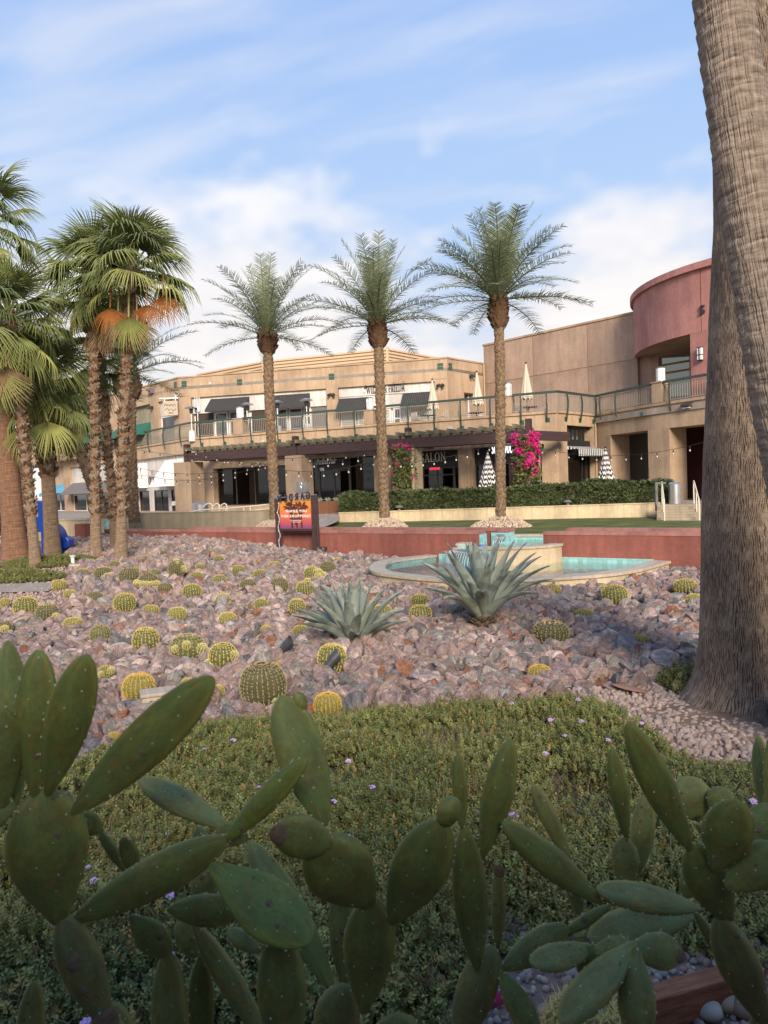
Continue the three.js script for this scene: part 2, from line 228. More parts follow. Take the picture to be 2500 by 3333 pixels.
// =====================================================================================================
// THE SHOPPING BUILDING
// =====================================================================================================
const L0 = plan(60, 1520, 76), L1 = plan(626, 1520, 49.2), R1 = plan(1818, 1480, 39.1), R2 = plan(1941, 1480, 42.0), R2b = plan(2127, 1450, 37.4), R3 = plan(2300, 1430, 34.7), R4 = plan(2560, 1430, 31.6);
{ const d = L1.clone().sub(L0).normalize(); const e = plan(411, 1520, 58).sub(L1).normalize(); L0.copy(L1).addScaledVector(e, 32); }
const U1 = plan(584, 1320, 52), U0 = U1.clone().addScaledVector(plan(411, 1320, 57.8).sub(U1).normalize(), 32), U2 = plan(1457, 1250, 47.7), U3 = plan(1577, 1250, 50.6), W1 = plan(2075, 1150, 42.1);
const YC = 5.55, YU = 10.0, YW = 11.26, TERR = 5.32;
function frame(A, B) {
  const dir = B.clone().sub(A); dir.y = 0; const L = dir.length(); dir.normalize(); const n = v3(-dir.z, 0, dir.x), ry = Math.atan2(-dir.z, dir.x);
  const F = { A, B, dir, n, L, ry,
    px([u, v], off = 0) { const r = ray(u, v), o = A.clone().addScaledVector(n, off), t = (n.x * (o.x - EYE.x) + n.z * (o.z - EYE.z)) / (n.x * r.x + n.z * r.z), p = r.clone().multiplyScalar(t).add(EYE); return [p.clone().sub(A).dot(dir), p.y]; },
    rect(a, b, off = 0) { const um = (a[0] + b[0]) / 2, vm = (a[1] + b[1]) / 2; return { s0: F.px([a[0], vm], off)[0], s1: F.px([b[0], vm], off)[0], y1: F.px([um, a[1]], off)[1], y0: F.px([um, b[1]], off)[1] }; },
    world(s, y, off = 0) { return A.clone().addScaledVector(dir, s).addScaledVector(n, off).setY(y); },
    put(o, s = 0, y = 0, off = 0) { o.position.copy(F.world(s, y, off)); o.rotation.y = ry; return o; } };
  return F;
}
const fmesh = (parent, name, F, geo, m, s = 0, y = 0, off = 0, label) => F.put(mesh(name, geo, m, parent, label), s, y, off);
const fbox = (parent, name, F, s0, s1, y0, y1, o0, o1, m, label) => fmesh(parent, name, F, boxUV(abs(s1 - s0), abs(y1 - y0), abs(o1 - o0)), m, (s0 + s1) / 2, (y0 + y1) / 2, (o0 + o1) / 2, label);
function wallGeo(s0, s1, y0, y1, holes, t) { const sh = new THREE.Shape([new THREE.Vector2(s0, y0), new THREE.Vector2(s1, y0), new THREE.Vector2(s1, y1), new THREE.Vector2(s0, y1)]); for (const h of holes) sh.holes.push(new THREE.Path([new THREE.Vector2(h.s0, h.y0), new THREE.Vector2(h.s0, h.y1), new THREE.Vector2(h.s1, h.y1), new THREE.Vector2(h.s1, h.y0)])); const g = new THREE.ExtrudeGeometry(sh, { depth: t, bevelEnabled: false }); g.translate(0, 0, -t); return g; }
const FM = frame(L1, R1), FLW = frame(L0, L1), FE = frame(R1, R2), FU = frame(U1, U2), FUL = frame(U0, U1), FC = frame(U2, U3), FW = frame(U3, W1);
const FR1 = frame(R2, R2b), FR2 = frame(R2b, R3), FR3 = frame(R3, R4);
const mall = thing('shopping_building', 'two storey tan stucco shopping building with balcony behind the palms', 'building');

// -- a glazed opening: frame, mullions and panes, set back from the face
function glazing(parent, F, h, off, o = {}) {
  const w = new THREE.Group(); w.name = o.name || 'window'; parent.add(w); if (o.label) w.userData.label = o.label;
  const fm = o.frame || M.bronze, t = o.t || 0.07, gl = o.glass || M.glass, xs = [h.s0], n = o.n || 1, ys = [h.y0, ...(o.ys || []), h.y1];
  if (o.cuts) xs.push(...o.cuts); else for (let i = 1; i < n; i++) xs.push(lerp(h.s0, h.s1, i / n));
  xs.push(h.s1);
  const P = (nm, a, b, c, d, e, f, m) => { const q = fbox(w, nm, F, a, b, c, d, off + e, off + f, m); return q; };
  P('frame', h.s0, h.s0 + t, h.y0, h.y1, -0.06, 0.06, fm); P('frame', h.s1 - t, h.s1, h.y0, h.y1, -0.06, 0.06, fm); P('frame', h.s0 + t, h.s1 - t, h.y1 - t, h.y1, -0.06, 0.06, fm); P('frame', h.s0 + t, h.s1 - t, h.y0, h.y0 + t, -0.06, 0.06, fm);
  for (let i = 1; i < xs.length - 1; i++) P('mullion', xs[i] - t / 2, xs[i] + t / 2, h.y0 + t, h.y1 - t, -0.055, 0.055, fm);
  for (let i = 0; i < xs.length - 1; i++) for (let j = 0; j < ys.length - 1; j++) { if (j) P('transom', xs[i] + t / 2 + 0.002, xs[i + 1] - t / 2 - 0.002, ys[j] - t / 2, ys[j] + t / 2, -0.05, 0.05, fm); P('pane', xs[i] + 0.03, xs[i + 1] - 0.03, ys[j] + 0.03, ys[j + 1] - 0.03, -0.008, 0.004, gl); }
  return w;
}
function room(parent, F, h, off, depth, m = M.roomDark) { const w = h.s1 - h.s0, y0 = PLAZA + 0.01, hh = h.y1 - y0 + 0.25, e = 0.35; const g = merge([box(-e, w + e, 0, hh, -depth - 0.1, -depth), box(-e - 0.1, -e, 0, hh, -depth, 0), box(w + e, w + e + 0.1, 0, hh, -depth, 0), box(-e, w + e, hh, hh + 0.1, -depth, 0)]); return fmesh(parent, 'shop_interior', F, g, m, h.s0, y0, off); }
function shelves(parent, F, s0, s1, off, seed, y0 = PLAZA) { const r = rng(seed), n = 3, w = (s1 - s0); for (let i = 0; i < n; i++) { const a = s0 + w * (i + 0.15) / n, b = s0 + w * (i + 0.85) / n, parts = [box(0, 0.04, 0, 2.2, -0.35, 0), box(b - a - 0.04, b - a, 0, 2.2, -0.35, 0)]; for (let k = 0; k < 5; k++) { parts.push(box(0.04, b - a - 0.04, 0.25 + k * 0.42, 0.28 + k * 0.42, -0.35, 0)); for (let q = 0; q < 4; q++) if (r() < 0.8) { const c = 0.1 + q * (b - a - 0.2) / 4; parts.push(box(c, c + 0.12 + 0.1 * r(), 0.28 + k * 0.42, 0.36 + k * 0.42 + 0.1 * r(), -0.28, -0.05)); } } fmesh(parent, 'display_shelf', F, merge(parts), M.shelf, a, y0, off - r()); } }
const WOOF = -0.55;

// -- lower main face
const oA = FM.rect(z3(345, 993), z3(932, 1345)), oB = FM.rect(z3(1057, 920), z3(1584, 1340)), oC = FM.rect(z4(527, 872), z4(1048, 1300)), oD = FM.rect(z4(1160, 832), [1773, 1660]);
for (const o of [oA, oB, oC, oD]) o.y0 = PLAZA + 0.02;
oA.y0 = PLAZA + 0.35;
fmesh(mall, 'wall', FM, wallGeo(-0.02, FM.L, PLAZA - 0.4, YC - 0.12, [oA, oB, oC, oD], 0.75), M.tan);
glazing(mall, FM, oA, WOOF, { n: 4, label: 'wide dark shop window in four bays' }); room(mall, FM, oA, -0.75, 7); shelves(mall, FM, oA.s0 + 0.3, oA.s1 - 0.3, -4.5, 5);
{ const L = oB.s1 - oB.s0, a = oB.s0 + L * 0.14, b = oB.s0 + L * 0.60, yh = lerp(oB.y0, oB.y1, 0.76);
  glazing(mall, FM, { ...oB, s1: a }, WOOF, { n: 1 }); glazing(mall, FM, { ...oB, s0: b }, WOOF, { n: 1 });
  glazing(mall, FM, { s0: a, s1: b, y0: oB.y0, y1: yh }, WOOF, { n: 2, name: 'door', label: 'dark glazed double shop door' });
  fbox(mall, 'sign_panel', FM, a + 0.002, b - 0.002, yh + 0.002, oB.y1 - 0.002, WOOF - 0.05, WOOF + 0.1, M.blackPanel); room(mall, FM, oB, -0.75, 7); shelves(mall, FM, oB.s0 + 0.3, oB.s1 - 0.3, -5, 9); }
{ const L = oC.s1 - oC.s0, yh = lerp(oC.y0, oC.y1, 0.70), a = oC.s0 + L * 0.40, b = oC.s0 + L * 0.9;
  fbox(mall, 'sign_panel', FM, oC.s0 + 0.002, oC.s1 - 0.002, yh + 0.002, oC.y1 - 0.002, WOOF - 0.05, WOOF + 0.1, M.blackPanel);
  glazing(mall, FM, { s0: oC.s0, s1: a, y0: oC.y0, y1: yh }, WOOF, { n: 2 }); glazing(mall, FM, { s0: a, s1: b, y0: oC.y0, y1: yh }, WOOF, { n: 2, name: 'door', ys: [lerp(oC.y0, yh, 0.8)] }); glazing(mall, FM, { s0: b, s1: oC.s1, y0: oC.y0, y1: yh }, WOOF, { n: 1 }); room(mall, FM, oC, -0.75, 7); shelves(mall, FM, oC.s0 + 0.3, oC.s1 - 0.3, -5, 12); }
{ const L = oD.s1 - oD.s0, yh = lerp(oD.y0, oD.y1, 0.72);
  fbox(mall, 'sign_panel', FM, oD.s0 + 0.002, oD.s1 - 0.002, yh + 0.002, oD.y1 - 0.002, WOOF - 0.05, WOOF + 0.1, M.blackPanel);
  glazing(mall, FM, { s0: oD.s0, s1: oD.s0 + L * 0.5, y0: oD.y0, y1: yh }, WOOF, { n: 2 }); glazing(mall, FM, { s0: oD.s0 + L * 0.5, s1: oD.s1, y0: oD.y0, y1: yh }, WOOF, { n: 3, name: 'door' }); room(mall, FM, oD, -0.75, 7); shelves(mall, FM, oD.s0 + 0.3, oD.s1 - 0.3, -4, 15); }
fbox(mall, 'pilaster', FM, FM.L - 0.88, FM.L + 0.04, PLAZA, 3.6, 0.003, 0.09, M.tan);
for (const [x] of [[952], [1245], [1515]]) { const s = FM.px([x, 1550])[0]; fbox(mall, 'pilaster', FM, s - 0.33, s + 0.33, PLAZA, 3.5, 0.003, 0.12, M.tan); }

// -- short face that turns back, with a small striped awning over a door
const oE = FE.rect(z5(590, 1272), [1936, 1660]); oE.y0 = PLAZA + 0.02; oE.s1 = min(oE.s1, FE.L - 0.2);
fmesh(mall, 'wall', FE, wallGeo(0.004, FE.L, PLAZA - 0.4, YC - 0.12, [oE], 0.6), M.tan);
{ const yt = FE.px([1890, 1433])[1], yb = FE.px([1890, 1453])[1], ya = FE.px([1890, 1458])[1];
  glazing(mall, FE, { s0: oE.s0 + 0.06, s1: oE.s1 - 0.55, y0: yt, y1: oE.y1 - 0.12 }, -0.35, { n: 5, glass: M.clear, frame: M.darkMetal, t: 0.06, label: 'pale transom window in five panes' });
  fbox(mall, 'sign_panel', FE, oE.s0 + 0.002, oE.s1 - 0.002, ya, yt - 0.002, -0.45, -0.25, M.blackPanel); fbox(mall, 'sign_panel', FE, oE.s0 + 0.002, oE.s1 - 0.002, oE.y1 - 0.118, oE.y1 - 0.002, -0.45, -0.25, M.blackPanel);
  fbox(mall, 'back_panel', FE, oE.s0 + 0.01, oE.s1 - 0.01, yt - 0.1, oE.y1, -0.95, -0.9, M.white);
  glazing(mall, FE, { s0: oE.s0, s1: oE.s1, y0: oE.y0, y1: ya }, -0.35, { cuts: [oE.s0 + 0.25, oE.s1 - 0.9, oE.s1 - 0.5], name: 'door', frame: M.darkMetal }); room(mall, FE, oE, -0.98, 4); }

// -- left wing, lower face: white shop front, then more windows beyond
const oF = FLW.rect(z2(1035, 800), z2(1425, 1258)); oF.y0 = PLAZA + 0.02; oF.s1 = FLW.L - 0.75;
const oG = FLW.rect(z2(545, 860), z2(860, 1262)), oH = FLW.rect(z2(390, 880), z2(495, 1262)); oG.y0 = oH.y0 = PLAZA + 0.02;
fmesh(mall, 'wall', FLW, wallGeo(0, FLW.L - 0.002, PLAZA - 0.4, YC - 0.12, [oF, oG, oH], 0.6), M.tan);
{ const yd = FLW.px(z2(1230, 1055))[1], W = oF.s1 - oF.s0, d0 = FLW.px(z2(1165, 1150))[0], d1 = FLW.px(z2(1275, 1150))[0], w1 = FLW.px(z2(1298, 1150))[0], l1 = FLW.px(z2(1130, 1150))[0];
  fmesh(mall, 'shop_front_panel', FLW, wallGeo(oF.s0 + 0.003, oF.s1 - 0.003, oF.y0, oF.y1 - 0.003, [{ s0: oF.s0 + 0.35, s1: l1, y0: oF.y0 + 0.01, y1: yd }, { s0: d0, s1: d1, y0: oF.y0 + 0.01, y1: yd }, { s0: w1, s1: oF.s1 - 0.15, y0: oF.y0 + 0.01, y1: yd }], 0.15), M.white).position.addScaledVector(FLW.n, -0.25);
  glazing(mall, FLW, { s0: oF.s0 + 0.35, s1: l1, y0: oF.y0 + 0.01, y1: yd }, -0.33, { n: 1 }); glazing(mall, FLW, { s0: d0, s1: d1, y0: oF.y0 + 0.01, y1: yd }, -0.33, { n: 2, name: 'door' }); glazing(mall, FLW, { s0: w1, s1: oF.s1 - 0.15, y0: oF.y0 + 0.01, y1: yd }, -0.33, { n: 1 });
  room(mall, FLW, oF, -0.62, 5); shelves(mall, FLW, oF.s0 + 0.3, oF.s1 - 0.3, -3, 21);
  for (const [a, b] of [[1000, 1112], [1212, 1385]]) awning(mall, FLW, FLW.px(z2(a + 40, 900))[0], FLW.px(z2(b, 900))[0], FLW.px(z2(1080, 845))[1], FLW.px(z2(1080, 1040))[1], 1.35, M.fabricWhite, 0, -0.25); }
{ const yd = FLW.px(z2(700, 1085))[1]; fbox(mall, 'shop_front_panel', FLW, oG.s0 + 0.003, oG.s1 - 0.003, yd, oG.y1 - 0.003, -0.4, -0.2, M.white); glazing(mall, FLW, { ...oG, y1: yd - 0.003 }, -0.3, { n: 3, frame: M.whiteMetal }); room(mall, FLW, oG, -0.62, 5); shelves(mall, FLW, oG.s0 + 0.5, oG.s1 - 0.5, -3, 25); awning(mall, FLW, oG.s0 + 0.1, oG.s1 - 0.1, FLW.px(z2(700, 990))[1], yd + 0.05, 1.3, M.fabricGrey, 0.0, -0.2); }
{ const yd = FLW.px(z2(440, 1085))[1]; fbox(mall, 'shop_front_panel', FLW, oH.s0 + 0.003, oH.s1 - 0.003, yd, oH.y1 - 0.003, -0.4, -0.2, M.tan); glazing(mall, FLW, { ...oH, y1: yd - 0.003 }, -0.3, { n: 2, frame: M.whiteMetal }); room(mall, FLW, oH, -0.62, 5); M.fabricBlue = mat('sky blue canvas', 0.10, 0.34, 0.55); awning(mall, FLW, oH.s0, oH.s1, FLW.px(z2(440, 1015))[1], yd + 0.05, 1.3, M.fabricBlue, 0.25, -0.2); }

// -- awning: sloping canvas with side cheeks
function awning(parent, F, s0, s1, yt, yb, proj, m, valance = 0.2, off = 0, name = 'awning', label) {
  const w = s1 - s0, g = new Tri(), A = v3(0, yt, 0), B = v3(w, yt, 0), C = v3(w, yb, proj), D = v3(0, yb, proj), n = v3(0, proj, yt - yb).normalize().multiplyScalar(0.03), f = p => p.clone().sub(n);
  const len = Math.hypot(yt - yb, proj);
  g.q(D, C, B, A, [0, 0], [w, 0], [w, len], [0, len]); g.q(f(A), f(B), f(C), f(D), [0, len], [w, len], [w, 0], [0, 0]); g.q(f(D), f(C), C, D); g.q(A, B, f(B), f(A));
  const E = v3(0, yb, 0.02), E2 = v3(w, yb, 0.02); g.t(E, D, A, [0, 0], [proj, 0], [0, len]); g.t(C, E2, B, [0, 0], [proj, 0], [0, len]);
  if (valance) g.q(v3(0, yb - valance, proj + 0.003), v3(w, yb - valance, proj + 0.003), v3(w, yb, proj + 0.003), v3(0, yb, proj + 0.003), [0, 0], [w, 0], [w, valance], [0, valance]);
  const o = fmesh(parent, name, F, g.geo(), m, s0, 0, off, label); return o;
}
// -- right wing: arcade with deep columns, beam and dark passage
{ const BB = 4.26;
  const arc = [[FR1, 0, FR1.L], [FR2, 0, FR2.L], [FR3, 0, FR3.L]];
  for (const [F, a, b] of arc) fbox(mall, 'beam', F, a + 0.003, b - 0.003, BB, YC - 0.12, -1.3, 0, M.tan);
  const colAt = (F, u0, u1, d) => { const a = F.px([u0, 1560])[0], b = F.px([u1, 1560])[0]; fbox(mall, 'column', F, a, b, PLAZA, BB - 0.002, -d, -0.004, M.tan); };
  colAt(FR1, 1943, 1990, 1.25); colAt(FR2, 2112, 2182, 1.25); colAt(FR3, 2305, 2420, 1.25);
  const A = R2.clone().add(v3(0.6, 0, -5)), B = R4.clone().add(v3(2.5, 0, -5)), FB = frame(A, B);
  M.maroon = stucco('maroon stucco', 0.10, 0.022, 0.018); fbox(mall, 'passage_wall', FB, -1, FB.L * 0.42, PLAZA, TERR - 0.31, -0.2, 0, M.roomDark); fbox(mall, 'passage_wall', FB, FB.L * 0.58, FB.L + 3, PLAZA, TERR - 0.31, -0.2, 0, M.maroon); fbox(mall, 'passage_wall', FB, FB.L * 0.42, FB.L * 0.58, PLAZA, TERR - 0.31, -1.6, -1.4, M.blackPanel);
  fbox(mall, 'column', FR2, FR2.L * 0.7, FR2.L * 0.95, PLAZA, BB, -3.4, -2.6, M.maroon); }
// -- terrace slab over the shops, with ceiling below
{ const pts = [L0, L1, R1, R2, R2b, R3, R4, R4.clone().add(v3(6, 0, -4)), W1.clone().add(v3(8, 0, -4)), W1.clone().add(v3(3, 0, -6)), v3(6, 0, -58), U1.clone().add(v3(0, 0, -6)), U0.clone().add(v3(-4, 0, -4))];
  const c = v3(0, 0, 0); pts.forEach(p => c.add(p)); c.multiplyScalar(1 / pts.length);
  const sh = new THREE.Shape(pts.map(p => { const q = p.clone().lerp(c, 0.02); return new THREE.Vector2(q.x, -q.z); })), g = new THREE.ExtrudeGeometry(sh, { depth: 0.3, bevelEnabled: false }); g.rotateX(-PI / 2); g.translate(0, TERR - 0.3, 0); mesh('terrace_slab', g, M.paving, mall); }

// -- upper storey
const hU1 = FU.rect(z3(172, 425), z3(1218, 700)), hU2 = FU.rect(z4(122, 358), z4(868, 640)); hU1.y0 = hU2.y0 = TERR + 0.02;
const wallFUy = YU;
fmesh(mall, 'wall', FU, wallGeo(0, FU.L, TERR, YU, [hU1, hU2], 0.5), M.tan);
{ // first bay: white fascia, brown brick infill, glazed doors
  const F = FU, yl = F.px(z3(700, 552))[1]; fbox(mall, 'white_fascia', F, hU1.s0 + 0.003, hU1.s1 - 0.003, yl, hU1.y1 - 0.003, -0.42, -0.2, M.white);
  const sx = x => F.px(z3(x, 600))[0]; M.brick = mat('dark brown screen', 0.085, 0.062, 0.052, { map: rep(T.woodC, 3) });
  const bays = [[190, 322, 0], [340, 440, 1], [452, 600, 1], [625, 800, 0], [812, 905, 1], [915, 1020, 1], [1030, 1085, 1], [1095, 1215, 2]];
  for (const [a, b, k] of bays) { const s0 = sx(a), s1 = sx(b); if (k === 1) glazing(mall, F, { s0, s1, y0: TERR + 0.03, y1: yl - 0.003 }, -0.32, { glass: M.mirror, frame: M.whiteMetal, t: 0.09, ys: [lerp(TERR, yl, 0.72)] }); else fbox(mall, 'infill_panel', F, s0, s1, TERR + 0.03, yl - 0.003, -0.38, -0.3, k ? M.fabricGrey : M.brick); }
  fbox(mall, 'backing_wall', F, hU1.s0, hU1.s1, TERR, yl, -0.49, -0.45, M.whiteMetal); }
{ const F = FU, yl = F.px(z4(500, 540))[1], yf = F.px(z4(500, 432))[1];
  fbox(mall, 'white_fascia', F, hU2.s0 + 0.003, hU2.s1 - 0.003, yl, hU2.y1 - 0.003, -0.42, -0.2, M.white); fbox(mall, 'white_fascia', F, hU2.s0 + 0.006, hU2.s1 - 0.006, yf, yf + 0.06, -0.2, -0.14, M.white);
  const sx = x => F.px(z4(x, 600))[0];
  for (const [a, b, k] of [[130, 250, 1], [262, 400, 1], [412, 520, 1], [540, 598, 0], [610, 650, 2], [662, 860, 1]]) { const s0 = sx(a), s1 = sx(b); if (k === 2) fbox(mall, 'infill_panel', F, s0, s1, TERR + 0.03, yl - 0.003, -0.38, -0.3, M.white); else glazing(mall, F, { s0, s1, y0: TERR + 0.03, y1: yl - 0.003 }, -0.32, { glass: k ? M.mirror2 || (M.mirror2 = mat('pale shop glass', 0.44, 0.45, 0.40, { roughness: 0.1 })) : M.mirror, frame: M.whiteMetal, t: 0.09, ys: [lerp(TERR, yl, 0.6)] }); }
  fbox(mall, 'backing_wall', F, hU2.s0, hU2.s1, TERR, yl, -0.49, -0.45, M.whiteMetal); }
T.stripe = tex(64, 8, (x, y, o) => { const v = (x > 0.46 && x < 0.54) ? 0.55 : 0.20; o[0] = v; o[1] = v * 0.97; o[2] = v * 0.95; });
M.pinstripe = mat('black pinstriped canvas', 0.9, 0.9, 0.9, { map: rep(T.stripe, 8, 1) });
for (const [a, b, t, q, f] of [[312, 612, 460, 543, z3], [798, 1080, 432, 522, z3], [122, 352, 460, 548, z4], [615, 838, 415, 515, z4]]) { const m = (a + b) / 2; awning(mall, FU, FU.px(f(a, t))[0], FU.px(f(b, t))[0], FU.px(f(m, t))[1], FU.px(f(m, q), 1)[1], 1.0, M.pinstripe, 0.14, -0.18); }
// left wing, upper
const hL1 = FUL.rect(z2(1220, 362), z2(1342, 640)), hL2 = FUL.rect(z2(880, 420), z2(1163, 640)), hL3 = { s0: hL2.s0 - 6.2, s1: hL2.s0 - 1, y0: 0, y1: hL2.y1 }; hL1.y0 = hL2.y0 = hL3.y0 = TERR + 0.02;
fmesh(mall, 'wall', FUL, wallGeo(0, FUL.L - 0.003, TERR, YU, [hL1, hL2, hL3], 0.5), M.tan);
{ const yl = FUL.px(z2(1285, 478))[1]; fbox(mall, 'white_fascia', FUL, hL1.s0 + 0.003, hL1.s1 - 0.003, yl, hL1.y1 - 0.003, -0.42, -0.2, M.white); glazing(mall, FUL, { ...hL1, y1: yl - 0.003 }, -0.3, { glass: M.mirror, frame: M.whiteMetal, t: 0.1 });
  M.sage = stucco('grey olive stucco', 0.36, 0.32, 0.23); for (const h of [hL2, hL3]) { const ya = FUL.px(z2(1080, 545))[1]; fbox(mall, 'recess_wall', FUL, h.s0 + 0.003, h.s1 - 0.003, ya - 0.4, h.y1 - 0.003, -0.42, -0.3, M.sage); glazing(mall, FUL, { ...h, y1: ya - 0.4 }, -0.34, { glass: M.mirror, n: 3 }); awning(mall, FUL, h.s0 + 0.1, h.s1 - 0.05, ya + 0.05, ya - 0.95, 1.3, M.fabricGreen, 0, -0.25); } }
// chamfer and big blank wall
fmesh(mall, 'wall', FC, wallGeo(0.004, FC.L, TERR, YU, [{ ...FC.rect(z4(1095, 425), z4(1178, 640)), y0: TERR + 0.02 }], 0.5), M.tan); { const h = FC.rect(z4(1095, 425), z4(1178, 640)); fbox(mall, 'back_panel', FC, h.s0 - 0.1, h.s1 + 0.1, TERR, h.y1 + 0.1, -0.8, -0.7, M.tanDeep); }
{ // panelled: two rows of panels with recessed joints
  const cols = [0, FW.px([1733, 1100])[0], FW.px([1911, 1100])[0], FW.L], ym = FW.px([1750, 1222])[1]; let first = true;
  for (const [y0, y1] of [[TERR, ym], [ym, YW]]) for (let i = 0; i < 3; i++) { fbox(mall, 'stucco_panel', FW, cols[i] + (i ? 0.02 : 0.002), cols[i + 1] - 0.02, y0 + 0.02, y1 - 0.02, -0.3, 0, M.tanDeep); }
  fbox(mall, 'wall', FW, 0.002, FW.L, TERR, YW - 0.03, -0.5, -0.03, M.tanDeep); fbox(mall, 'coping', FW, -0.05, FW.L, YW - 0.018, YW + 0.1, -0.55, 0.06, M.tan); fbox(mall, 'wall', FW, 0.0, 0.3, TERR, YW - 0.03, -6, -0.51, M.tanDeep); }
// parapet copings, joints (recessed grooves are thin dark-less gaps between bands), and the upper band
for (const F of [FU, FUL, FC]) { fbox(mall, 'coping', F, 0.01, F.L - 0.01, YU + 0.002, YU + 0.1, -0.55, 0.06, M.tan); }
for (const F of [FM, FLW, FE, FR1, FR2, FR3]) fbox(mall, 'balcony_coping', F, 0.012, F.L - 0.012, YC - 0.118, YC + 0.02, -0.35, 0.08, M.tan);
{ const yb = FU.px(z3(600, 415))[1]; fbox(mall, 'string_course', FU, 0.02, hU1.s0 - 0.02, yb - 0.02, yb + 0.02, 0.001, 0.02, M.tan); fbox(mall, 'string_course', FU, hU2.s1 + 0.02, FU.L - 0.02, yb - 0.02, yb + 0.02, 0.001, 0.02, M.tan); }
// roof over the upper storey
{ const pts = [U0, U1, U2, U3, v3(9, 0, -62), v3(-14, 0, -70), U0.clone().add(v3(6, 0, -10))]; const sh = new THREE.Shape(pts.map(p => new THREE.Vector2(p.x, -p.z))), g = new THREE.ExtrudeGeometry(sh, { depth: 0.2, bevelEnabled: false }); g.rotateX(-PI / 2); g.translate(0, YU - 0.8, 0); mesh('flat_roof', g, M.paving, mall); }
// ribbed plant screen above the parapet: three faces of horizontal slats
{ const a = plan(640, 1200, 63), b = plan(858, 1200, 58), c = plan(1264, 1200, 54.5), d = plan(1455, 1200, 60), ys = at(858, 1174, 58).y, y0 = YU - 0.5, n = 9;
  for (const [p, q] of [[a, b], [b, c], [c, d]]) { const F = frame(p, q); fbox(mall, 'screen_backing', F, 0.05, F.L - 0.05, y0, ys - 0.05, -0.14, -0.06, M.roofMetal); for (let i = 0; i < n; i++) { const y = lerp(y0 + 0.6, ys - 0.1, i / (n - 1)), g = prism([[0, 0], [0.12, -0.05], [0.12, -0.12], [0, -0.17]], F.L - 0.04); g.rotateY(PI / 2); g.scale(1, 1, -1); const gg = boxUV(F.L - 0.04, 0.13, 0.1); fmesh(mall, 'screen_slat', F, gg, M.roofMetal, F.L / 2, y, 0); } fbox(mall, 'screen_post', F, F.L - 0.12, F.L + 0.06, y0, ys + 0.06, -0.16, 0.075, M.roofMetal); } }
// green glazed tiles, in pairs on the parapet and single under the balcony
const tile = (F, [u, v], w, h, two) => { const [s, y] = F.px([u, v]); if (two) { fbox(mall, 'green_tile', F, s - w / 2, s + w / 2, y + 0.02, y + h / 2, 0.002, 0.03, M.greenTile); fbox(mall, 'green_tile', F, s - w / 2, s + w / 2, y - h / 2, y - 0.02, 0.002, 0.03, M.greenTile); } else fbox(mall, 'green_tile', F, s - w / 2, s + w / 2, y - h / 2, y + h / 2, 0.002, 0.03, M.greenTile); };
for (const p of [z3(117, 355), z3(546, 341), z3(1255, 298), z4(908, 219)]) tile(FU, p, 0.38, 0.4, true);
tile(FUL, z2(1353, 243), 0.38, 0.4, true); tile(FC, z4(984, 219), 0.34, 0.4, true);
for (const p of [z3(255, 822), z3(432, 815), z3(642, 805), z3(852, 796), z3(1043, 783), z3(1233, 772), z3(1445, 758), z4(260, 758), z4(674, 727), z4(872, 712), z4(1075, 696), z4(1303, 676), z4(1538, 653), z5(433, 1225)]) tile(FM, p, 0.24, 0.24);
for (const p of [z5(572, 1218), z5(681, 1228), z5(785, 1238)]) tile(FE, p, 0.24, 0.24); for (const p of [z5(857, 1233), z5(979, 1214)]) tile(FR1, p, 0.22, 0.22); for (const p of [z5(1165, 1181), z5(1393, 1147)]) tile(FR2, p, 0.22, 0.22);
for (const p of [z2(1042, 767), z2(1157, 752), z2(830, 800)]) tile(FLW, p, 0.24, 0.24);
// round plaques
for (const [F, p, r] of [[FU, z3(319, 350), 0.1], [FM, z3(726, 801), 0.13], [FM, z4(985, 704), 0.15]]) { const [s, y] = F.px(p), g = new THREE.CylinderGeometry(r, r, 0.04, 20); g.rotateX(PI / 2); fmesh(mall, 'round_plaque', F, g, M.white, s, y, 0.025); }
// vertical joints on the parapet: shallow projecting beads as on the stucco
for (const p of [z3(118, 420), z3(548, 400), z3(1255, 345), z3(1210, 250), z4(70, 350), z4(906, 285)]) { const s = FU.px(p)[0]; fbox(mall, 'control_joint', FU, s - 0.012, s + 0.012, hU1.y1 + 0.05, YU, 0.001, 0.012, M.tanDeep); }
// drain pipes
{ const s = FR1.px([1946, 1500])[0]; fmesh(mall, 'drain_pipe', FR1, new THREE.CylinderGeometry(0.06, 0.06, YC - 0.2 - PLAZA, 10), M.tan, s, (YC - 0.2 + PLAZA) / 2, 0.1); const s2 = FC.L - 0.15; fmesh(mall, 'drain_pipe', FC, new THREE.CylinderGeometry(0.06, 0.06, YU - TERR, 10), M.tan, s2, (YU + TERR) / 2, 0.09); }

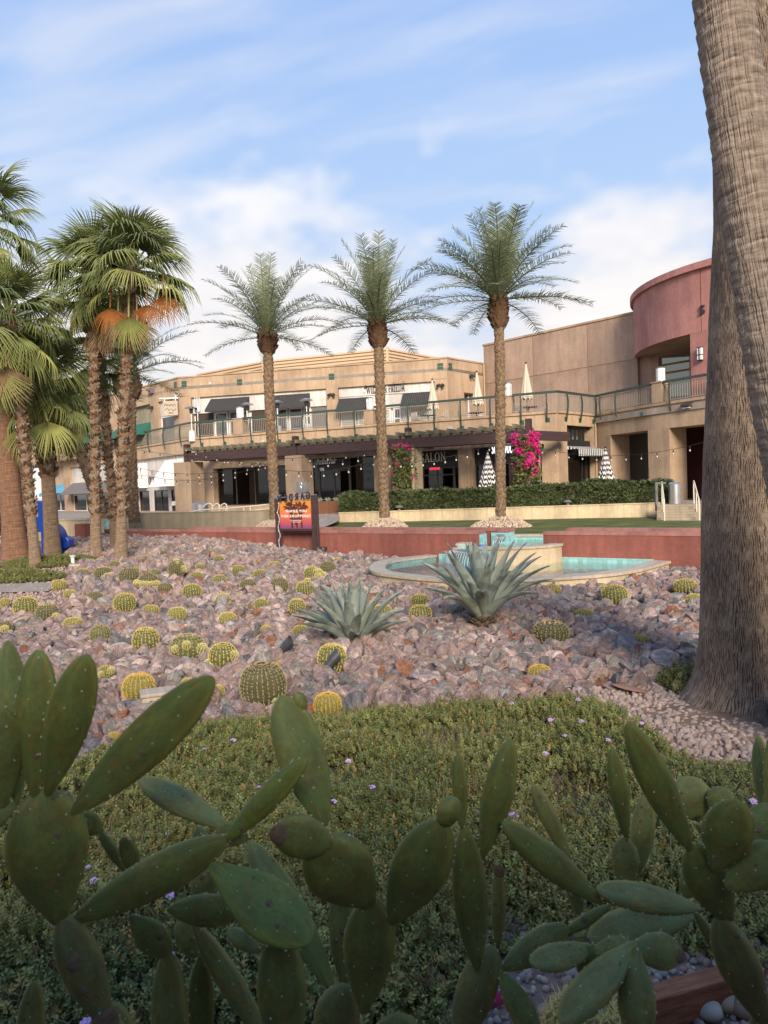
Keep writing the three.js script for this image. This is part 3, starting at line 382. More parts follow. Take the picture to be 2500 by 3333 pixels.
// -- balustrades with parapet piers
function balustrade(F, s0, s1, posts, m = 1.02) {
  const y0 = YC + 0.02, off = -0.02, yr = y0 + m, w = s1 - s0; if (w < 0.15) return;
  fbox(mall, 'hand_rail', F, s0, s1, yr - 0.09, yr + 0.03, off - 0.02, off + 0.1, M.greenMetal); fbox(mall, 'lower_rail', F, s0, s1, y0 + 0.06, y0 + 0.1, off, off + 0.04, M.bal); fbox(mall, 'upper_rail', F, s0, s1, yr - 0.19, yr - 0.155, off, off + 0.04, M.bal);
  const n = Math.floor(w / 0.135), parts = []; for (let i = 0; i <= n; i++) parts.push(box(i * w / n - 0.011, i * w / n + 0.011, 0.1, m - 0.19, 0.006, 0.03)); const b = fmesh(mall, 'balusters', F, merge(parts), M.bal, s0, y0, off); b.userData.kind = 'stuff';
  const fin = new THREE.Shape([[0, -0.5], [0.03, -0.5], [0.13, 0.05], [0.16, 0.5], [0.11, 0.86], [0.03, 1.0], [0, 1.0], [0.05, 0.8], [0.08, 0.45], [0.06, 0.05]].map(p => new THREE.Vector2(...p)));
  for (const s of posts) { const g = new THREE.ExtrudeGeometry(fin, { depth: 0.055, bevelEnabled: false }); g.rotateY(-PI / 2); g.translate(0.0275, 0, 0); fmesh(mall, 'rail_bracket', F, g, M.greenMetal, s, y0, 0.085); }
}
const piers = [];
function pier(F, u0, u1, vtop, lampLabel) { const s0 = F.px([u0, 1350])[0], s1 = F.px([u1, 1350])[0], yt = F.px([(u0 + u1) / 2, vtop])[1]; fbox(mall, 'parapet_pier', F, s0, s1, YC + 0.02, yt, -0.55, 0.1, M.tan); fbox(mall, 'pier_cap', F, s0 - 0.04, s1 + 0.04, yt + 0.001, yt + 0.06, -0.59, 0.14, M.tan); piers.push([F.world((s0 + s1) / 2, yt + 0.06, -0.22), F.ry, lampLabel]); return [s0, s1]; }
const sM = (u, v = 1370) => FM.px([u, v])[0];
const p1 = pier(FM, 760, 791, 1364, 'white lantern on the balcony pier nearest the giant fork'), p2 = pier(FM, 1186, 1217, 1337, 'white lantern on the balcony pier left of the middle date palm'), p3 = pier(FM, 1634, 1668, 1292, 'white lantern on the balcony pier right of the tallest date palm'), p4 = pier(FR2, 2127, 2160, 1246, 'white lantern on the balcony pier beside the rose building'), p0 = pier(FLW, 400, 424, 1410, 'white lantern on the left wing balcony beside the green awning');
const sl = (a, zf) => a.map(p => FM.px(p)[0]);
balustrade(FM, 0.02, p1[0] - 0.02, sl([z3(248, 700), z3(428, 690)])); balustrade(FM, p1[1] + 0.02, p2[0] - 0.02, sl([z3(640, 690), z3(845, 680), z3(1040, 660), z3(1230, 650), z3(1440, 640)])); balustrade(FM, p2[1] + 0.02, p3[0] - 0.02, sl([z4(668, 620), z4(868, 600), z4(1072, 590), z4(1300, 560)])); balustrade(FM, p3[1] + 0.02, FM.L - 0.02, sl([z4(1535, 540), z5(430, 1100)]));
balustrade(FE, 0.02, FE.L - 0.02, [z5(565, 1100), z5(675, 1110), z5(782, 1120)].map(p => FE.px(p)[0])); balustrade(FR1, 0.02, FR1.L - 0.02, [z5(857, 1110), z5(977, 1090)].map(p => FR1.px(p)[0])); balustrade(FR2, 0.02, p4[0] - 0.02, [z5(1165, 1050)].map(p => FR2.px(p)[0])); balustrade(FR2, p4[1] + 0.02, FR2.L - 0.02, [z5(1390, 1010)].map(p => FR2.px(p)[0])); balustrade(FR3, 0.02, FR3.L, [0.6, 2.4]);
balustrade(FLW, p0[1] + 0.02, FLW.L - 0.02, [z2(1040, 680), z2(1155, 650), z2(1275, 620), z2(1405, 600)].map(p => FLW.px(p)[0])); balustrade(FLW, p0[0] - 9, p0[0] - 0.02, [p0[0] - 1.5, p0[0] - 4]);

// =====================================================================================================
// THE ROSE BUILDING: a drum on the right
// =====================================================================================================
const rose = thing('rotunda_building', 'rose stucco building with curved upper drum at the right', 'building');
{ const T0 = plan(2064, 1100, 42), rr = 7.8, tx = T0.x, tz = T0.z, l = Math.hypot(tx, tz), C = v3(tx + rr * (-tz) / l, 0, tz + rr * tx / l), YD0 = 8.72, YD1 = 11.67;
  const ang = p => Math.atan2(p.z - C.z, p.x - C.x), a0 = ang(T0) - 0.25;
  const shell = (ra, rb, y0, y1, A0, A1, n = 48) => { const s = new THREE.Shape(); for (let i = 0; i <= n; i++) { const a = lerp(A0, A1, i / n); i ? s.lineTo(cos(a) * rb, -sin(a) * rb) : s.moveTo(cos(a) * rb, -sin(a) * rb); } for (let i = n; i >= 0; i--) { const a = lerp(A0, A1, i / n); s.lineTo(cos(a) * ra, -sin(a) * ra); } const g = new THREE.ExtrudeGeometry(s, { depth: y1 - y0, bevelEnabled: false }); g.rotateX(-PI / 2); g.translate(C.x, y0, C.z); return g; };
  // going from the left tangent round the front the angle falls towards the camera side
  let t0 = Math.atan2(T0.z - C.z, T0.x - C.x); if (t0 < 0) t0 += 2 * PI; const A0 = t0 + 0.9, A1 = 0.25 * PI; // from behind, through the left, to the front right
  const hitAng = u => { const r = ray(u, 1150), dx = r.x, dz = r.z, ox = EYE.x - C.x, oz = EYE.z - C.z, a = dx * dx + dz * dz, b = 2 * (ox * dx + oz * dz), c = ox * ox + oz * oz - rr * rr, D = max(0, b * b - 4 * a * c), t = (-b - Math.sqrt(D)) / (2 * a); let q = Math.atan2(oz + dz * t, ox + dx * t); if (q < 0) q += 2 * PI; return q; };
  const Aj = hitAng(2284), Aw = hitAng(2247);
  mesh('drum_wall', shell(rr - 0.35, rr, YD0, YD1, A0, Aj + 0.003), M.pink, rose); mesh('drum_wall', shell(rr - 0.35, rr, YD0, YD1, Aj - 0.003, A1), M.pink, rose); mesh('drum_cornice', shell(rr - 0.6, rr + 0.18, YD1 + 0.002, YD1 + 0.32, A0, A1), M.pink, rose);
  mesh('lower_wall', shell(rr - 0.35, rr - 0.004, TERR, YD0 - 0.003, Aw, A1), M.pink, rose); mesh('soffit', shell(0.6, rr - 0.36, YD0 + 0.02, YD0 + 0.1, A0, A1), M.tan, rose); mesh('drum_roof', shell(0.3, rr - 0.61, YD1 - 0.3, YD1 - 0.2, A0, A1), M.paving, rose);
  // glazed recess under the drum
  const a = plan(2060, 1200, 42.6), b = plan(2262, 1200, 39.6), F = frame(a, b), h = F.rect(z5(1290, 712), z5(1536, 960)); h.y0 = TERR + 0.02;
  fmesh(rose, 'recess_wall', F, wallGeo(0.1, F.L + 1, TERR, YD0 + 0.01, [h], 0.3), M.tanDeep);
  M.timber = mat('honey timber frame', 0.36, 0.22, 0.12, { map: rep(T.woodC, 2) });
  const ym = F.px(z5(1410, 785))[1], yk = F.px(z5(1410, 850))[1]; glazing(rose, F, h, -0.12, { n: 1, ys: [yk, ym], frame: M.timber, t: 0.1, glass: mat('bright shop glass', 0.22, 0.25, 0.24, { roughness: 0.05, metalness: 0.5 }) }); fbox(rose, 'back_panel', F, h.s0 - 0.3, h.s1 + 0.3, TERR, YD0, -3.2, -3.1, M.roomDark);
  // terrace parapet floor under it is part of the other building; wall light and letter on the flank
  const al = hitAng(2283), P = v3(C.x + cos(al) * (rr + 0.06), 0, C.z + sin(al) * (rr + 0.06)), yl = 1.8 + (pix(v3(P.x, 9, P.z)), 0);
  const yAt = (p, v) => { let y = 8; for (let i = 0; i < 8; i++) { const k = pix(v3(p.x, y, p.z)); y -= (v - k[1]) * k[2] / FPX; } return y; };
  const lt = thing('wall_lantern', 'upright white wall lantern with black bands on the rose wall', 'wall light', v3(P.x, yAt(P, 1152), P.z)); lt.rotation.y = PI / 2 - al;
  mesh('shade', box(-0.11, 0.11, -0.3, 0.3, -0.02, 0.12), M.lamp, lt); for (const y of [-0.31, -0.06, 0.29]) mesh('band', box(-0.13, 0.13, y, y + 0.03, -0.03, 0.14), M.darkMetal, lt); mesh('finial', box(-0.025, 0.025, -0.3, 0.3, 0.121, 0.135), M.darkMetal, lt);
  rose.userData.drum = null; var DRUM = { C, rr, hitAng, yAt };
}

// =====================================================================================================
// PERGOLA in front of the shops
// =====================================================================================================
const PG0 = plan(608, 1530, 46), PG1 = plan(1722, 1480, 36.2), FP = frame(PG0, PG1);
const pergola = thing('pergola', 'long plum painted pergola with olive rafters in front of the shops', 'pergola');
{ const yt = FP.px([1200, 1435])[1], bh = 0.52, by = yt - bh;
  fbox(pergola, 'front_beam', FP, 0, FP.L, by, yt, -0.12, 0.12, M.purple); fbox(pergola, 'back_beam', FP, 0.4, FP.L - 0.4, by + 0.1, yt - 0.02, -2.75, -2.6, M.purple);
  for (const u of [608, 962, 1330, 1722]) { const s = FP.px([u, 1440])[0]; fbox(pergola, 'post', FP, s - 0.13, s + 0.13, by - 0.35, yt + 0.55, -0.18, 0.18, M.purple); if (u !== 1722) fbox(pergola, 'cross_beam', FP, s - 0.1, s + 0.1, by + 0.06, yt - 0.06, -3.1, -0.19, M.purple); }
  const A = FP.B, B = A.clone().add(FE.dir.clone().multiplyScalar(3.2)).add(v3(0.3, 0, 0)), F2 = frame(A, B); fbox(pergola, 'end_beam', F2, 0.15, F2.L, by + 0.03, yt - 0.02, -0.1, 0.1, M.purple);
  const n = 37; for (let i = 0; i < n; i++) { const s = lerp(0.35, FP.L - 0.6, i / (n - 1)); if ([11.55, 24.05].some(k => abs(i - k) < 0.5)) continue; fbox(pergola, 'rafter', FP, s - 0.075, s + 0.075, yt + 0.12, yt + 0.32, -3.0, 0.42, M.rafter); fbox(pergola, 'rafter_seat', FP, s - 0.03, s + 0.03, yt + 0.002, yt + 0.12, -0.06, 0.06, M.darkMetal); }
  // stucco pillars that carry it
  for (const [u0, u1, m] of [[580, 634, M.tan], [941, 994, M.tan], [1322, 1356, M.cream], [1708, 1746, M.cream]]) { const s0 = FP.px([u0, 1560])[0], s1 = FP.px([u1, 1560])[0]; fbox(pergola, 'pillar', FP, s0, s1, PLAZA, by - 0.04, -0.85, 0.35, m); }
}

// =====================================================================================================
// SIGNS
// =====================================================================================================
const loader = new FontLoader();
const fontSans = await loader.loadAsync('fonts/droid/droid_sans_bold.typeface.json'), fontSerif = await loader.loadAsync('fonts/droid/droid_serif_regular.typeface.json'), fontSerifB = await loader.loadAsync('fonts/droid/droid_serif_bold.typeface.json');
// letters, each a part, along x from 0; returns width
function letters(g, text, font, size, depth, m, o = {}) {
  let x = 0; const sc = size / font.data.resolution;
  for (const ch of text) { const gl = font.data.glyphs[ch] || font.data.glyphs['?'], adv = gl.ha * sc * (o.wide || 1) * 1.0 + (o.track || 0) * size; if (ch !== ' ') { const t = new TextGeometry(ch, { font, size, depth, curveSegments: 5, bevelEnabled: false }); t.scale(o.wide || 1, 1, 1); if (o.slant) { const p = t.attributes.position; for (let i = 0; i < p.count; i++) p.setX(i, p.getX(i) + p.getY(i) * o.slant); } t.translate(x + (o.x || 0), o.y || 0, o.z || 0); mesh('letter', t, m, g); } x += adv; }
  return x;
}
const textWidth = (text, font, size, o = {}) => { let x = 0; for (const ch of text) x += (font.data.glyphs[ch] || font.data.glyphs['?']).ha * size / font.data.resolution * (o.wide || 1) + (o.track || 0) * size; return x; };
function sign(name, label, F, text, font, hPx, p0, p1, off, m, o = {}) { const [s0, y0] = F.px(p0, off), [s1, y1] = F.px(p1, off), g = thing(name, label, 'sign'); F.put(g, s0, y0, off); const size = hPx; const w = textWidth(text, font, size, o), k = (s1 - s0) / w; letters(g, text, font, size, 0.05, m, { ...o, wide: (o.wide || 1) * k, track: (o.track || 0) * k }); g.rotation.z = Math.atan2(y1 - y0, s1 - s0); return g; }
M.letterDark = mat('dark bronze letters', 0.035, 0.026, 0.03, { roughness: 0.5 }); M.letterWhite = mat('white letters', 0.82, 0.80, 0.77, { roughness: 0.5 }); M.letterGold = mat('champagne metal letters', 0.72, 0.62, 0.50, { roughness: 0.4, metalness: 0.4 }); M.letterLit = mat('lit white letters', 0.85, 0.85, 0.87, { emissive: RGB(0.62, 0.66, 0.72), emissiveIntensity: 1 });
M.letterMaroon = mat('maroon letters', 0.09, 0.03, 0.035);
sign('fascia_sign', 'dark serif letters on white upper fascia between two pinstriped awnings', FU, 'WILMA & FRIEDA', fontSerif, 0.48, z4(338, 432), z4(636, 409), -0.19, M.letterDark);
sign('salon_sign', 'champagne metal SALON letters over dark shop door', FM, 'SALON', fontSerif, 0.52, z4(758, 962), z4(955, 948), WOOF + 0.105, M.letterGold);
sign('salon_name_sign', 'champagne letter M above the word SALON on black panel', FM, 'M', fontSans, 0.42, z4(728, 916), z4(770, 913), WOOF + 0.105, M.letterGold);
sign('cafe_sign', 'lit white letters on black panel behind right date palm trunk', FM, 'SOTTOVOCE CO', fontSans, 0.52, z4(1306, 893), z4(1535, 884), WOOF + 0.105, M.letterLit);
{ const g = sign('shoe_shop_sign', 'white italic two line shop name on black panel over double door', FM, 'Perfect Pair', fontSerifB, 0.34, z3(1138, 978), z3(1288, 966), WOOF + 0.105, M.letterWhite, { slant: 0.22 }); letters(g, 'The', fontSerifB, 0.34, 0.05, M.letterWhite, { slant: 0.22, y: 0.42, x: 0.85 }); }
sign('number_sign', 'small white street number 1316 on dark shop door', FM, '1316', fontSans, 0.2, z3(1166, 1028), z3(1200, 1025), WOOF + 0.07, M.letterWhite);
sign('white_shop_sign', 'maroon serif letters on white shop front between two white awnings', FLW, "O' MY SOLE", fontSerif, 0.6, z2(1150, 1017), z2(1296, 1003), -0.24, M.letterMaroon);
sign('window_lettering', 'white lettering low on shop window beside tan pillar', FLW, 'O MY SOLE', fontSans, 0.3, z2(1310, 1176), z2(1384, 1170), -0.30, M.letterWhite);
{ // the S on the rose drum
  const a = DRUM.hitAng(2293), p = v3(DRUM.C.x + cos(a) * (DRUM.rr + 0.01), 0, DRUM.C.z + sin(a) * (DRUM.rr + 0.01)); p.y = DRUM.yAt(p, 1022); const g = thing('rose_building_sign', 'large dark letter S on the rose drum beside thick trunk', 'sign', p); g.rotation.y = PI / 2 - a; letters(g, 'S', fontSans, 0.42, 0.08, M.letterDark, { x: -0.2 }); }
{ // red exit sign behind the salon glass
  const s = FM.px(z4(868, 988), WOOF); const g = thing('exit_sign', 'small red EXIT sign inside the salon door', 'sign'); FM.put(g, s[0], s[1], WOOF + 0.05); M.redLit = mat('red exit panel', 0.5, 0.03, 0.03, { emissive: RGB(0.35, 0.02, 0.03) }); mesh('housing', box(-0.32, 0.32, -0.22, 0.2, 0, 0.03), M.redLit, g); letters(g, 'EXIT', fontSans, 0.17, 0.01, M.letterWhite, { x: -0.28, y: -0.09, z: 0.03, wide: 0.95 }); }
{ // hanging board sign on the left wing with a little metal agave above
  const F = FUL, [s, y] = F.px(z2(1320, 418), 0.5), g = thing('hanging_sign', 'cream hanging board sign with brown script on left wing corner', 'sign'); F.put(g, s, y, 0.55); g.rotation.y = 0.1;
  mesh('board', box(-0.5, 0.5, -0.55, 0.45, -0.03, 0.03), M.stoneCap, g); mesh('bracket', box(-0.75, 0.6, 0.62, 0.68, -0.03, 0.03), M.steel, g); mesh('hanger', box(-0.4, -0.36, 0.45, 0.62, -0.02, 0.02), M.steel, g); mesh('hanger', box(0.36, 0.4, 0.45, 0.62, -0.02, 0.02), M.steel, g);
  const ink = pts => mesh('script', tube(pts.map(p => v3(p[0], p[1], 0.035)), 0.016, 4), M.letterMaroon, g); ink([[-0.4, 0.1], [-0.32, 0.28], [-0.25, 0.1], [-0.15, 0.22], [-0.05, 0.08], [0.05, 0.25], [0.15, 0.08], [0.28, 0.22], [0.38, 0.1]]); ink([[-0.38, -0.2], [-0.2, -0.05], [-0.1, -0.24], [0.05, -0.08], [0.18, -0.25], [0.38, -0.1]]); mesh('script', box(-0.12, 0.15, -0.42, -0.36, 0.03, 0.04), M.letterMaroon, g);
  for (let i = 0; i < 5; i++) { const a = R(50 + i * 22); mesh('metal_leaf', rod(v3(0.4, 0.68, 0), v3(0.4 + cos(a) * 0.45, 0.68 + sin(a) * 0.45, 0), 0.045, 5, 0.008), M.steel, g); } }

// =====================================================================================================
// TERRACE THINGS: lanterns, umbrellas, heaters, tables, flood lights, fork sculpture
// =====================================================================================================
{ let proto; for (const [p, ry, label] of piers) { let g; if (!proto) { g = proto = thing('pier_lantern', label, 'lantern', p, 'lanterns on the balcony piers'); const h = 0.62, r = 0.215; mesh('shade', new THREE.CylinderGeometry(r, r, h, 18, 1).translate(0, h / 2 + 0.05, 0), M.lamp, g); mesh('cap', new THREE.CylinderGeometry(0.11, r + 0.02, 0.08, 18).translate(0, h + 0.1, 0), M.steel, g); mesh('base', new THREE.CylinderGeometry(r + 0.02, r + 0.02, 0.05, 18).translate(0, 0.025, 0), M.steel, g); for (let i = 0; i < 6; i++) mesh('rib', box(-0.012, 0.012, 0.05, h + 0.05, r, r + 0.012).rotateY(i * PI / 3), M.steel, g); } else { g = proto.clone(); g.name = numbered('pier_lantern'); g.position.copy(p); g.userData = { ...proto.userData, label }; scene.add(g); } g.rotation.y = ry; } }
function foldedUmbrella(name, label, p, h, r, m, group) {
  const g = thing(name, label, 'umbrella', p, group), n = 40, rows = 14, pos = [], uv = [], idx = [], y0 = h * 0.38;
  for (let j = 0; j <= rows; j++) for (let i = 0; i <= n; i++) { const t = j / rows, a = i / n * 2 * PI, fold = 1 + 0.22 * cos(a * 8 + t) * (1 - t), rr = (0.03 + r * Math.pow(1 - t, 0.9)) * fold; pos.push(cos(a) * rr, lerp(y0, h, t) + 0.05 * cos(a * 8) * (1 - t), sin(a) * rr); uv.push(i / n, t); }
  for (let j = 0; j < rows; j++) for (let i = 0; i < n; i++) { const a = j * (n + 1) + i, b = a + n + 1; idx.push(a, b, a + 1, a + 1, b, b + 1); }
  const q = new THREE.BufferGeometry(); q.setAttribute('position', new THREE.Float32BufferAttribute(pos, 3)); q.setAttribute('uv', new THREE.Float32BufferAttribute(uv, 2)); q.setIndex(idx); q.computeVertexNormals();
  mesh('folded_canopy', q, m, g); mesh('pole', new THREE.CylinderGeometry(0.025, 0.025, h, 8).translate(0, h / 2, 0), M.rafter, g); mesh('finial', new THREE.SphereGeometry(0.06, 10, 8).translate(0, h + 0.03, 0), M.darkMetal, g); mesh('base', new THREE.CylinderGeometry(0.28, 0.32, 0.08, 16).translate(0, 0.04, 0), M.darkMetal, g); return g;
}
const terr = (u, v, d) => { const p = at(u, v, d); p.y = TERR; return p; };
foldedUmbrella('folded_umbrella', 'folded beige umbrella in front of the right pinstriped awning', terr(1412, 1390, 44.4), 2.85, 0.27, M.fabricBeige, 'folded beige terrace umbrellas');
foldedUmbrella('folded_umbrella', 'folded beige umbrella beside the chamfered tan wall', terr(1556, 1350, 43.6), 3.1, 0.27, M.fabricBeige, 'folded beige terrace umbrellas');
foldedUmbrella('folded_umbrella', 'folded beige umbrella before the big blank tan wall', terr(1716, 1330, 42), 3.25, 0.28, M.fabricBeige, 'folded beige terrace umbrellas');
T.zig = tex(256, 256, (x, y, o) => { const k = ((y * 7 + 0.5 * abs(((x * 20) % 1) * 2 - 1)) % 1) < 0.5, v = k ? 0.93 : 0.14; o[0] = v; o[1] = v * 0.98; o[2] = v * 0.96; }); M.zig = mat('black and white zigzag canvas', 0.85, 0.85, 0.85, { map: T.zig });
{ const pl = (u, d) => { const p = at(u, 1600, d); p.y = PLAZA; return p; }; foldedUmbrella('zigzag_umbrella', 'folded black and white zigzag umbrella left of tallest date palm trunk', pl(1591, 36.8), 2.75, 0.40, M.zig, 'folded zigzag umbrellas on the plaza'); foldedUmbrella('zigzag_umbrella', 'folded black and white zigzag umbrella in front of the arcade', pl(1974, 36.5), 2.75, 0.36, M.zig, 'folded zigzag umbrellas on the plaza'); }
function heater(label, p) { const g = thing('patio_heater', label, 'patio heater', p, 'mushroom patio heaters on the terrace'); mesh('pole', new THREE.CylinderGeometry(0.035, 0.035, 1.9, 10).translate(0, 0.95, 0), M.whiteMetal, g); mesh('base', new THREE.CylinderGeometry(0.2, 0.23, 0.7, 14).translate(0, 0.35, 0), M.whiteMetal, g); mesh('burner', new THREE.CylinderGeometry(0.13, 0.1, 0.3, 14).translate(0, 2.0, 0), M.darkMetal, g); mesh('hood', new THREE.LatheGeometry([[0, 2.36], [0.08, 2.35], [0.42, 2.22], [0.43, 2.19], [0.1, 2.24], [0, 2.25]].map(q => new THREE.Vector2(...q)), 20), M.steel, g); }
heater('patio heater next to the giant fork', terr(625, 1400, 49)); heater('patio heater right of the first balcony pier', terr(806, 1390, 48.2)); heater('patio heater just right of the left date palm trunk', terr(905, 1380, 47.6)); heater('patio heater in front of the grey panel', terr(1000, 1380, 47));
{ const p = terr(646, 1400, 49.2), g = thing('giant_fork', 'giant upright silver fork sculpture on the left terrace', 'sculpture', p); mesh('handle', new THREE.CylinderGeometry(0.05, 0.07, 1.9, 8).translate(0, 0.95, 0), M.steel, g); mesh('neck', new THREE.SphereGeometry(0.2, 12, 8).scale(1, 1.1, 0.25).translate(0, 2.05, 0), M.steel, g); for (let i = 0; i < 4; i++) mesh('tine', box(-0.025, 0.025, 2.1, 2.95, -0.02, 0.02).translate((i - 1.5) * 0.105, 0, 0), M.steel, g); }
function tableSet(p, ry, labelT, labelsC, group) {
  const t = thing('terrace_table', labelT, 'table', p, 'terrace tables'); mesh('table_top', new THREE.CylinderGeometry(0.5, 0.5, 0.03, 20).translate(0, 0.73, 0), M.darkMetal, t); mesh('stem', new THREE.CylinderGeometry(0.035, 0.035, 0.7, 8).translate(0, 0.37, 0), M.darkMetal, t); mesh('foot', new THREE.CylinderGeometry(0.22, 0.26, 0.04, 12).translate(0, 0.02, 0), M.darkMetal, t);
  labelsC.forEach((l, i) => { const a = ry + i * 2.2, g = thing('terrace_chair', l, 'chair', v3(p.x + cos(a) * 0.85, p.y, p.z + sin(a) * 0.85), 'chairs on the terrace'); g.rotation.y = -a - PI / 2; mesh('seat', box(-0.24, 0.24, 0.42, 0.46, -0.24, 0.24), M.fabricBeige, g); mesh('backrest', box(-0.24, 0.24, 0.5, 0.88, -0.26, -0.22), M.fabricBeige, g); for (const x of [-0.22, 0.22]) { for (const z of [-0.22, 0.22]) mesh('leg', rod(v3(x, 0, z), v3(x, z < 0 ? 0.9 : 0.62, z), 0.018), M.bal, g); mesh('arm_rest', rod(v3(x, 0.62, -0.22), v3(x, 0.62, 0.24), 0.02), M.bal, g); } });
}
tableSet(terr(1395, 1400, 44.6), 0.3, 'round terrace table under umbrella by the right pinstriped awning', ['beige terrace chair at left of table by pinstriped awning', 'beige terrace chair at right of table by pinstriped awning']);
tableSet(terr(1552, 1390, 43.9), 2.9, 'round terrace table by the chamfered wall umbrella', ['beige terrace chair left of the chamfered wall umbrella', 'beige terrace chair right of the chamfered wall umbrella']);
tableSet(terr(1722, 1370, 41.7), 0.1, 'round terrace table under umbrella before the blank wall', ['beige terrace chair right of table before the blank wall', 'beige terrace chair left of table before the blank wall']);
function flood(label, F, p, tilt) { const [s, y] = F.px(p, 0.1), g = thing('flood_light', label, 'flood light'); F.put(g, s, y, 0.02); mesh('bracket', box(-0.08, 0.08, -0.08, 0.08, 0, 0.06), M.bronze, g); for (const x of [-0.14, 0.14]) { const h = new THREE.CylinderGeometry(0.1, 0.07, 0.3, 12); h.rotateX(PI / 2 + tilt); h.rotateY(x * 3); h.translate(x, 0.02, 0.2); mesh('lamp_head', h, M.bronze, g); } }
flood('twin bronze spotlights left of the white fascia lettering', FU, z3(1258, 440), 0.4); flood('twin bronze spotlights right of the white fascia lettering', FU, z4(912, 368), 0.4); flood('twin spotlights high on the chamfered wall', FC, z4(1146, 296), 0.4); flood('small spotlight on the left wing beside the board sign', FUL, z2(1170, 420), 0.4);
{ const [s, y] = FUL.px(z2(1170, 290), 0.1), g = thing('wall_box_light', 'grey box light high on the left wing parapet', 'wall light'); FUL.put(g, s, y, 0.02); mesh('housing', box(-0.2, 0.2, -0.18, 0.2, 0, 0.25), M.fabricGrey, g); mesh('hood', box(-0.22, 0.1, 0.0, 0.16, 0.251, 0.45), M.fabricGrey, g);
  const q = FR2.px(z5(1510, 1113), 0.1), h = thing('arcade_flood_light', 'wedge shaped flood light on the arcade beam', 'flood light'); FR2.put(h, q[0], q[1], 0.02); mesh('housing', prism([[0, -0.12], [0.28, -0.05], [0.28, 0.06], [0, 0.14]], 0.5).rotateY(-PI / 2).translate(0.25, 0, 0), M.bronze, h); mesh('lens', box(-0.2, 0.2, -0.13, -0.1, 0.03, 0.22), M.lamp, h); }
for (const [x, y, l] of [[337, 392, 'first from the left'], [408, 385, 'second from the left'], [556, 370, 'third from the left'], [632, 360, 'fourth from the left']]) { const [s, yy] = FU.px(z4(x, y), -0.15), g = thing('gooseneck_lamp', 'small black gooseneck lamp over the white fascia lettering, ' + l, 'lamp', null, 'gooseneck lamps on the white fascia'); FU.put(g, s, yy, -0.19); mesh('arm', tube([v3(0, 0.1, 0), v3(-0.02, 0.22, 0.2), v3(0, 0.14, 0.4), v3(0, 0.02, 0.45)], 0.014, 5), M.darkMetal, g); mesh('shade', new THREE.CylinderGeometry(0.03, 0.07, 0.1, 12).translate(0, -0.02, 0.45), M.darkMetal, g); mesh('rose', new THREE.CylinderGeometry(0.08, 0.08, 0.04, 10).rotateX(PI / 2).translate(0, 0.1, 0.02), M.darkMetal, g); }
// striped valance awning by the turned face
{ T.bar = tex(64, 8, (x, y, o) => { const v = x < 0.5 ? 0.92 : 0.06; o[0] = o[1] = o[2] = v; }); M.bars = mat('black and white striped canvas', 0.85, 0.85, 0.85, { map: rep(T.bar, 5, 1) }); const yt = FE.px([1890, 1458])[1]; awning(mall, FE, oE.s0 - 0.05, oE.s1 + 0.03, yt + 0.1, yt - 0.1, 0.9, M.bars, 0.38, -0.2, 'awning', 'small black and white striped awning'); }

// =====================================================================================================
// STRING LIGHTS
// =====================================================================================================
function stringLights(label, a, b, sag, n, skip = 0) {
  const g = thing('string_lights', label, 'string lights', null, 'bulb strings above the plaza'), pts = []; const f = t => a.clone().lerp(b, t).add(v3(0, -sag * 4 * t * (1 - t), 0));
  for (let i = 0; i <= 24; i++) pts.push(f(i / 24)); mesh('cable', tube(pts, 0.010, 5, 48), M.black, g);
  const bg = new THREE.SphereGeometry(0.036, 10, 8).scale(1, 1.25, 1).translate(0, -0.2, 0), sg = new THREE.CylinderGeometry(0.022, 0.026, 0.11, 8).translate(0, -0.08, 0); for (let i = 0; i < n; i++) { const p = f((i + 0.5) / n), s = mesh('socket', sg, M.black, g), o = mesh('bulb', bg, M.bulb, s); s.position.copy(p); }
}
stringLights('upper bulb string from the pergola post towards the tall fan palm', at(395, 1455, 40), at(1215, 1465, 36), 0.55, 15);
stringLights('lower bulb string across the white shop front', at(400, 1508, 40), at(905, 1483, 38), 0.75, 13);
stringLights('lowest bulb string across the pillar left of the wide shop window', at(405, 1528, 38), at(860, 1508, 37), 0.7, 12);
stringLights('bulb string from pergola beam down to the left date palm', at(590, 1450, 44), at(885, 1512, 36), 0.2, 8);
stringLights('bulb string between left and middle date palms', at(870, 1520, 30), at(1235, 1490, 30), 0.35, 9);
stringLights('bulb string across the salon to the tallest date palm', at(1250, 1502, 30), at(1610, 1442, 30), 0.25, 10);
stringLights('bulb string rising from middle date palm to the pergola', at(1245, 1462, 30), at(1000, 1505, 34), 0.15, 5);
stringLights('bulb string from bougainvillea pillar across the arcade', at(1744, 1455, 35.6), at(2330, 1428, 30), 0.55, 12);

// =====================================================================================================
// KERB WALLS, HEDGES, STAIRS, RAMP
// =====================================================================================================
const KW0 = plan(1103, 1680, 34), KW1 = plan(2148, 1660, 32.4), FK = frame(KW0, KW1);
{ const g = thing('kerb_wall', 'low cream retaining wall below the clipped hedge', 'wall'); const yt = FK.px([1600, 1656])[1]; fbox(g, 'wall_face', FK, 0, FK.L, -0.1, yt, -0.3, 0, M.cream); fbox(g, 'wall_cap', FK, -0.02, FK.L + 0.02, yt + 0.001, yt + 0.05, -0.33, 0.03, M.cream); struct('hedge_bed', (() => { const q = boxUV(FK.L + 1.2, 0.3, 2.6); q.translate(FK.L / 2, yt - 0.16, -1.62); q.rotateY(FK.ry); q.translate(KW0.x, 0, KW0.z); return q; })(), M.soil); }
M.hedgeLeaf = mat('dark glossy hedge leaf', 0.075, 0.105, 0.042, { roughness: 0.45, side: THREE.DoubleSide }); M.hedgeCore = mat('brown hedge twigs', 0.17, 0.12, 0.075);
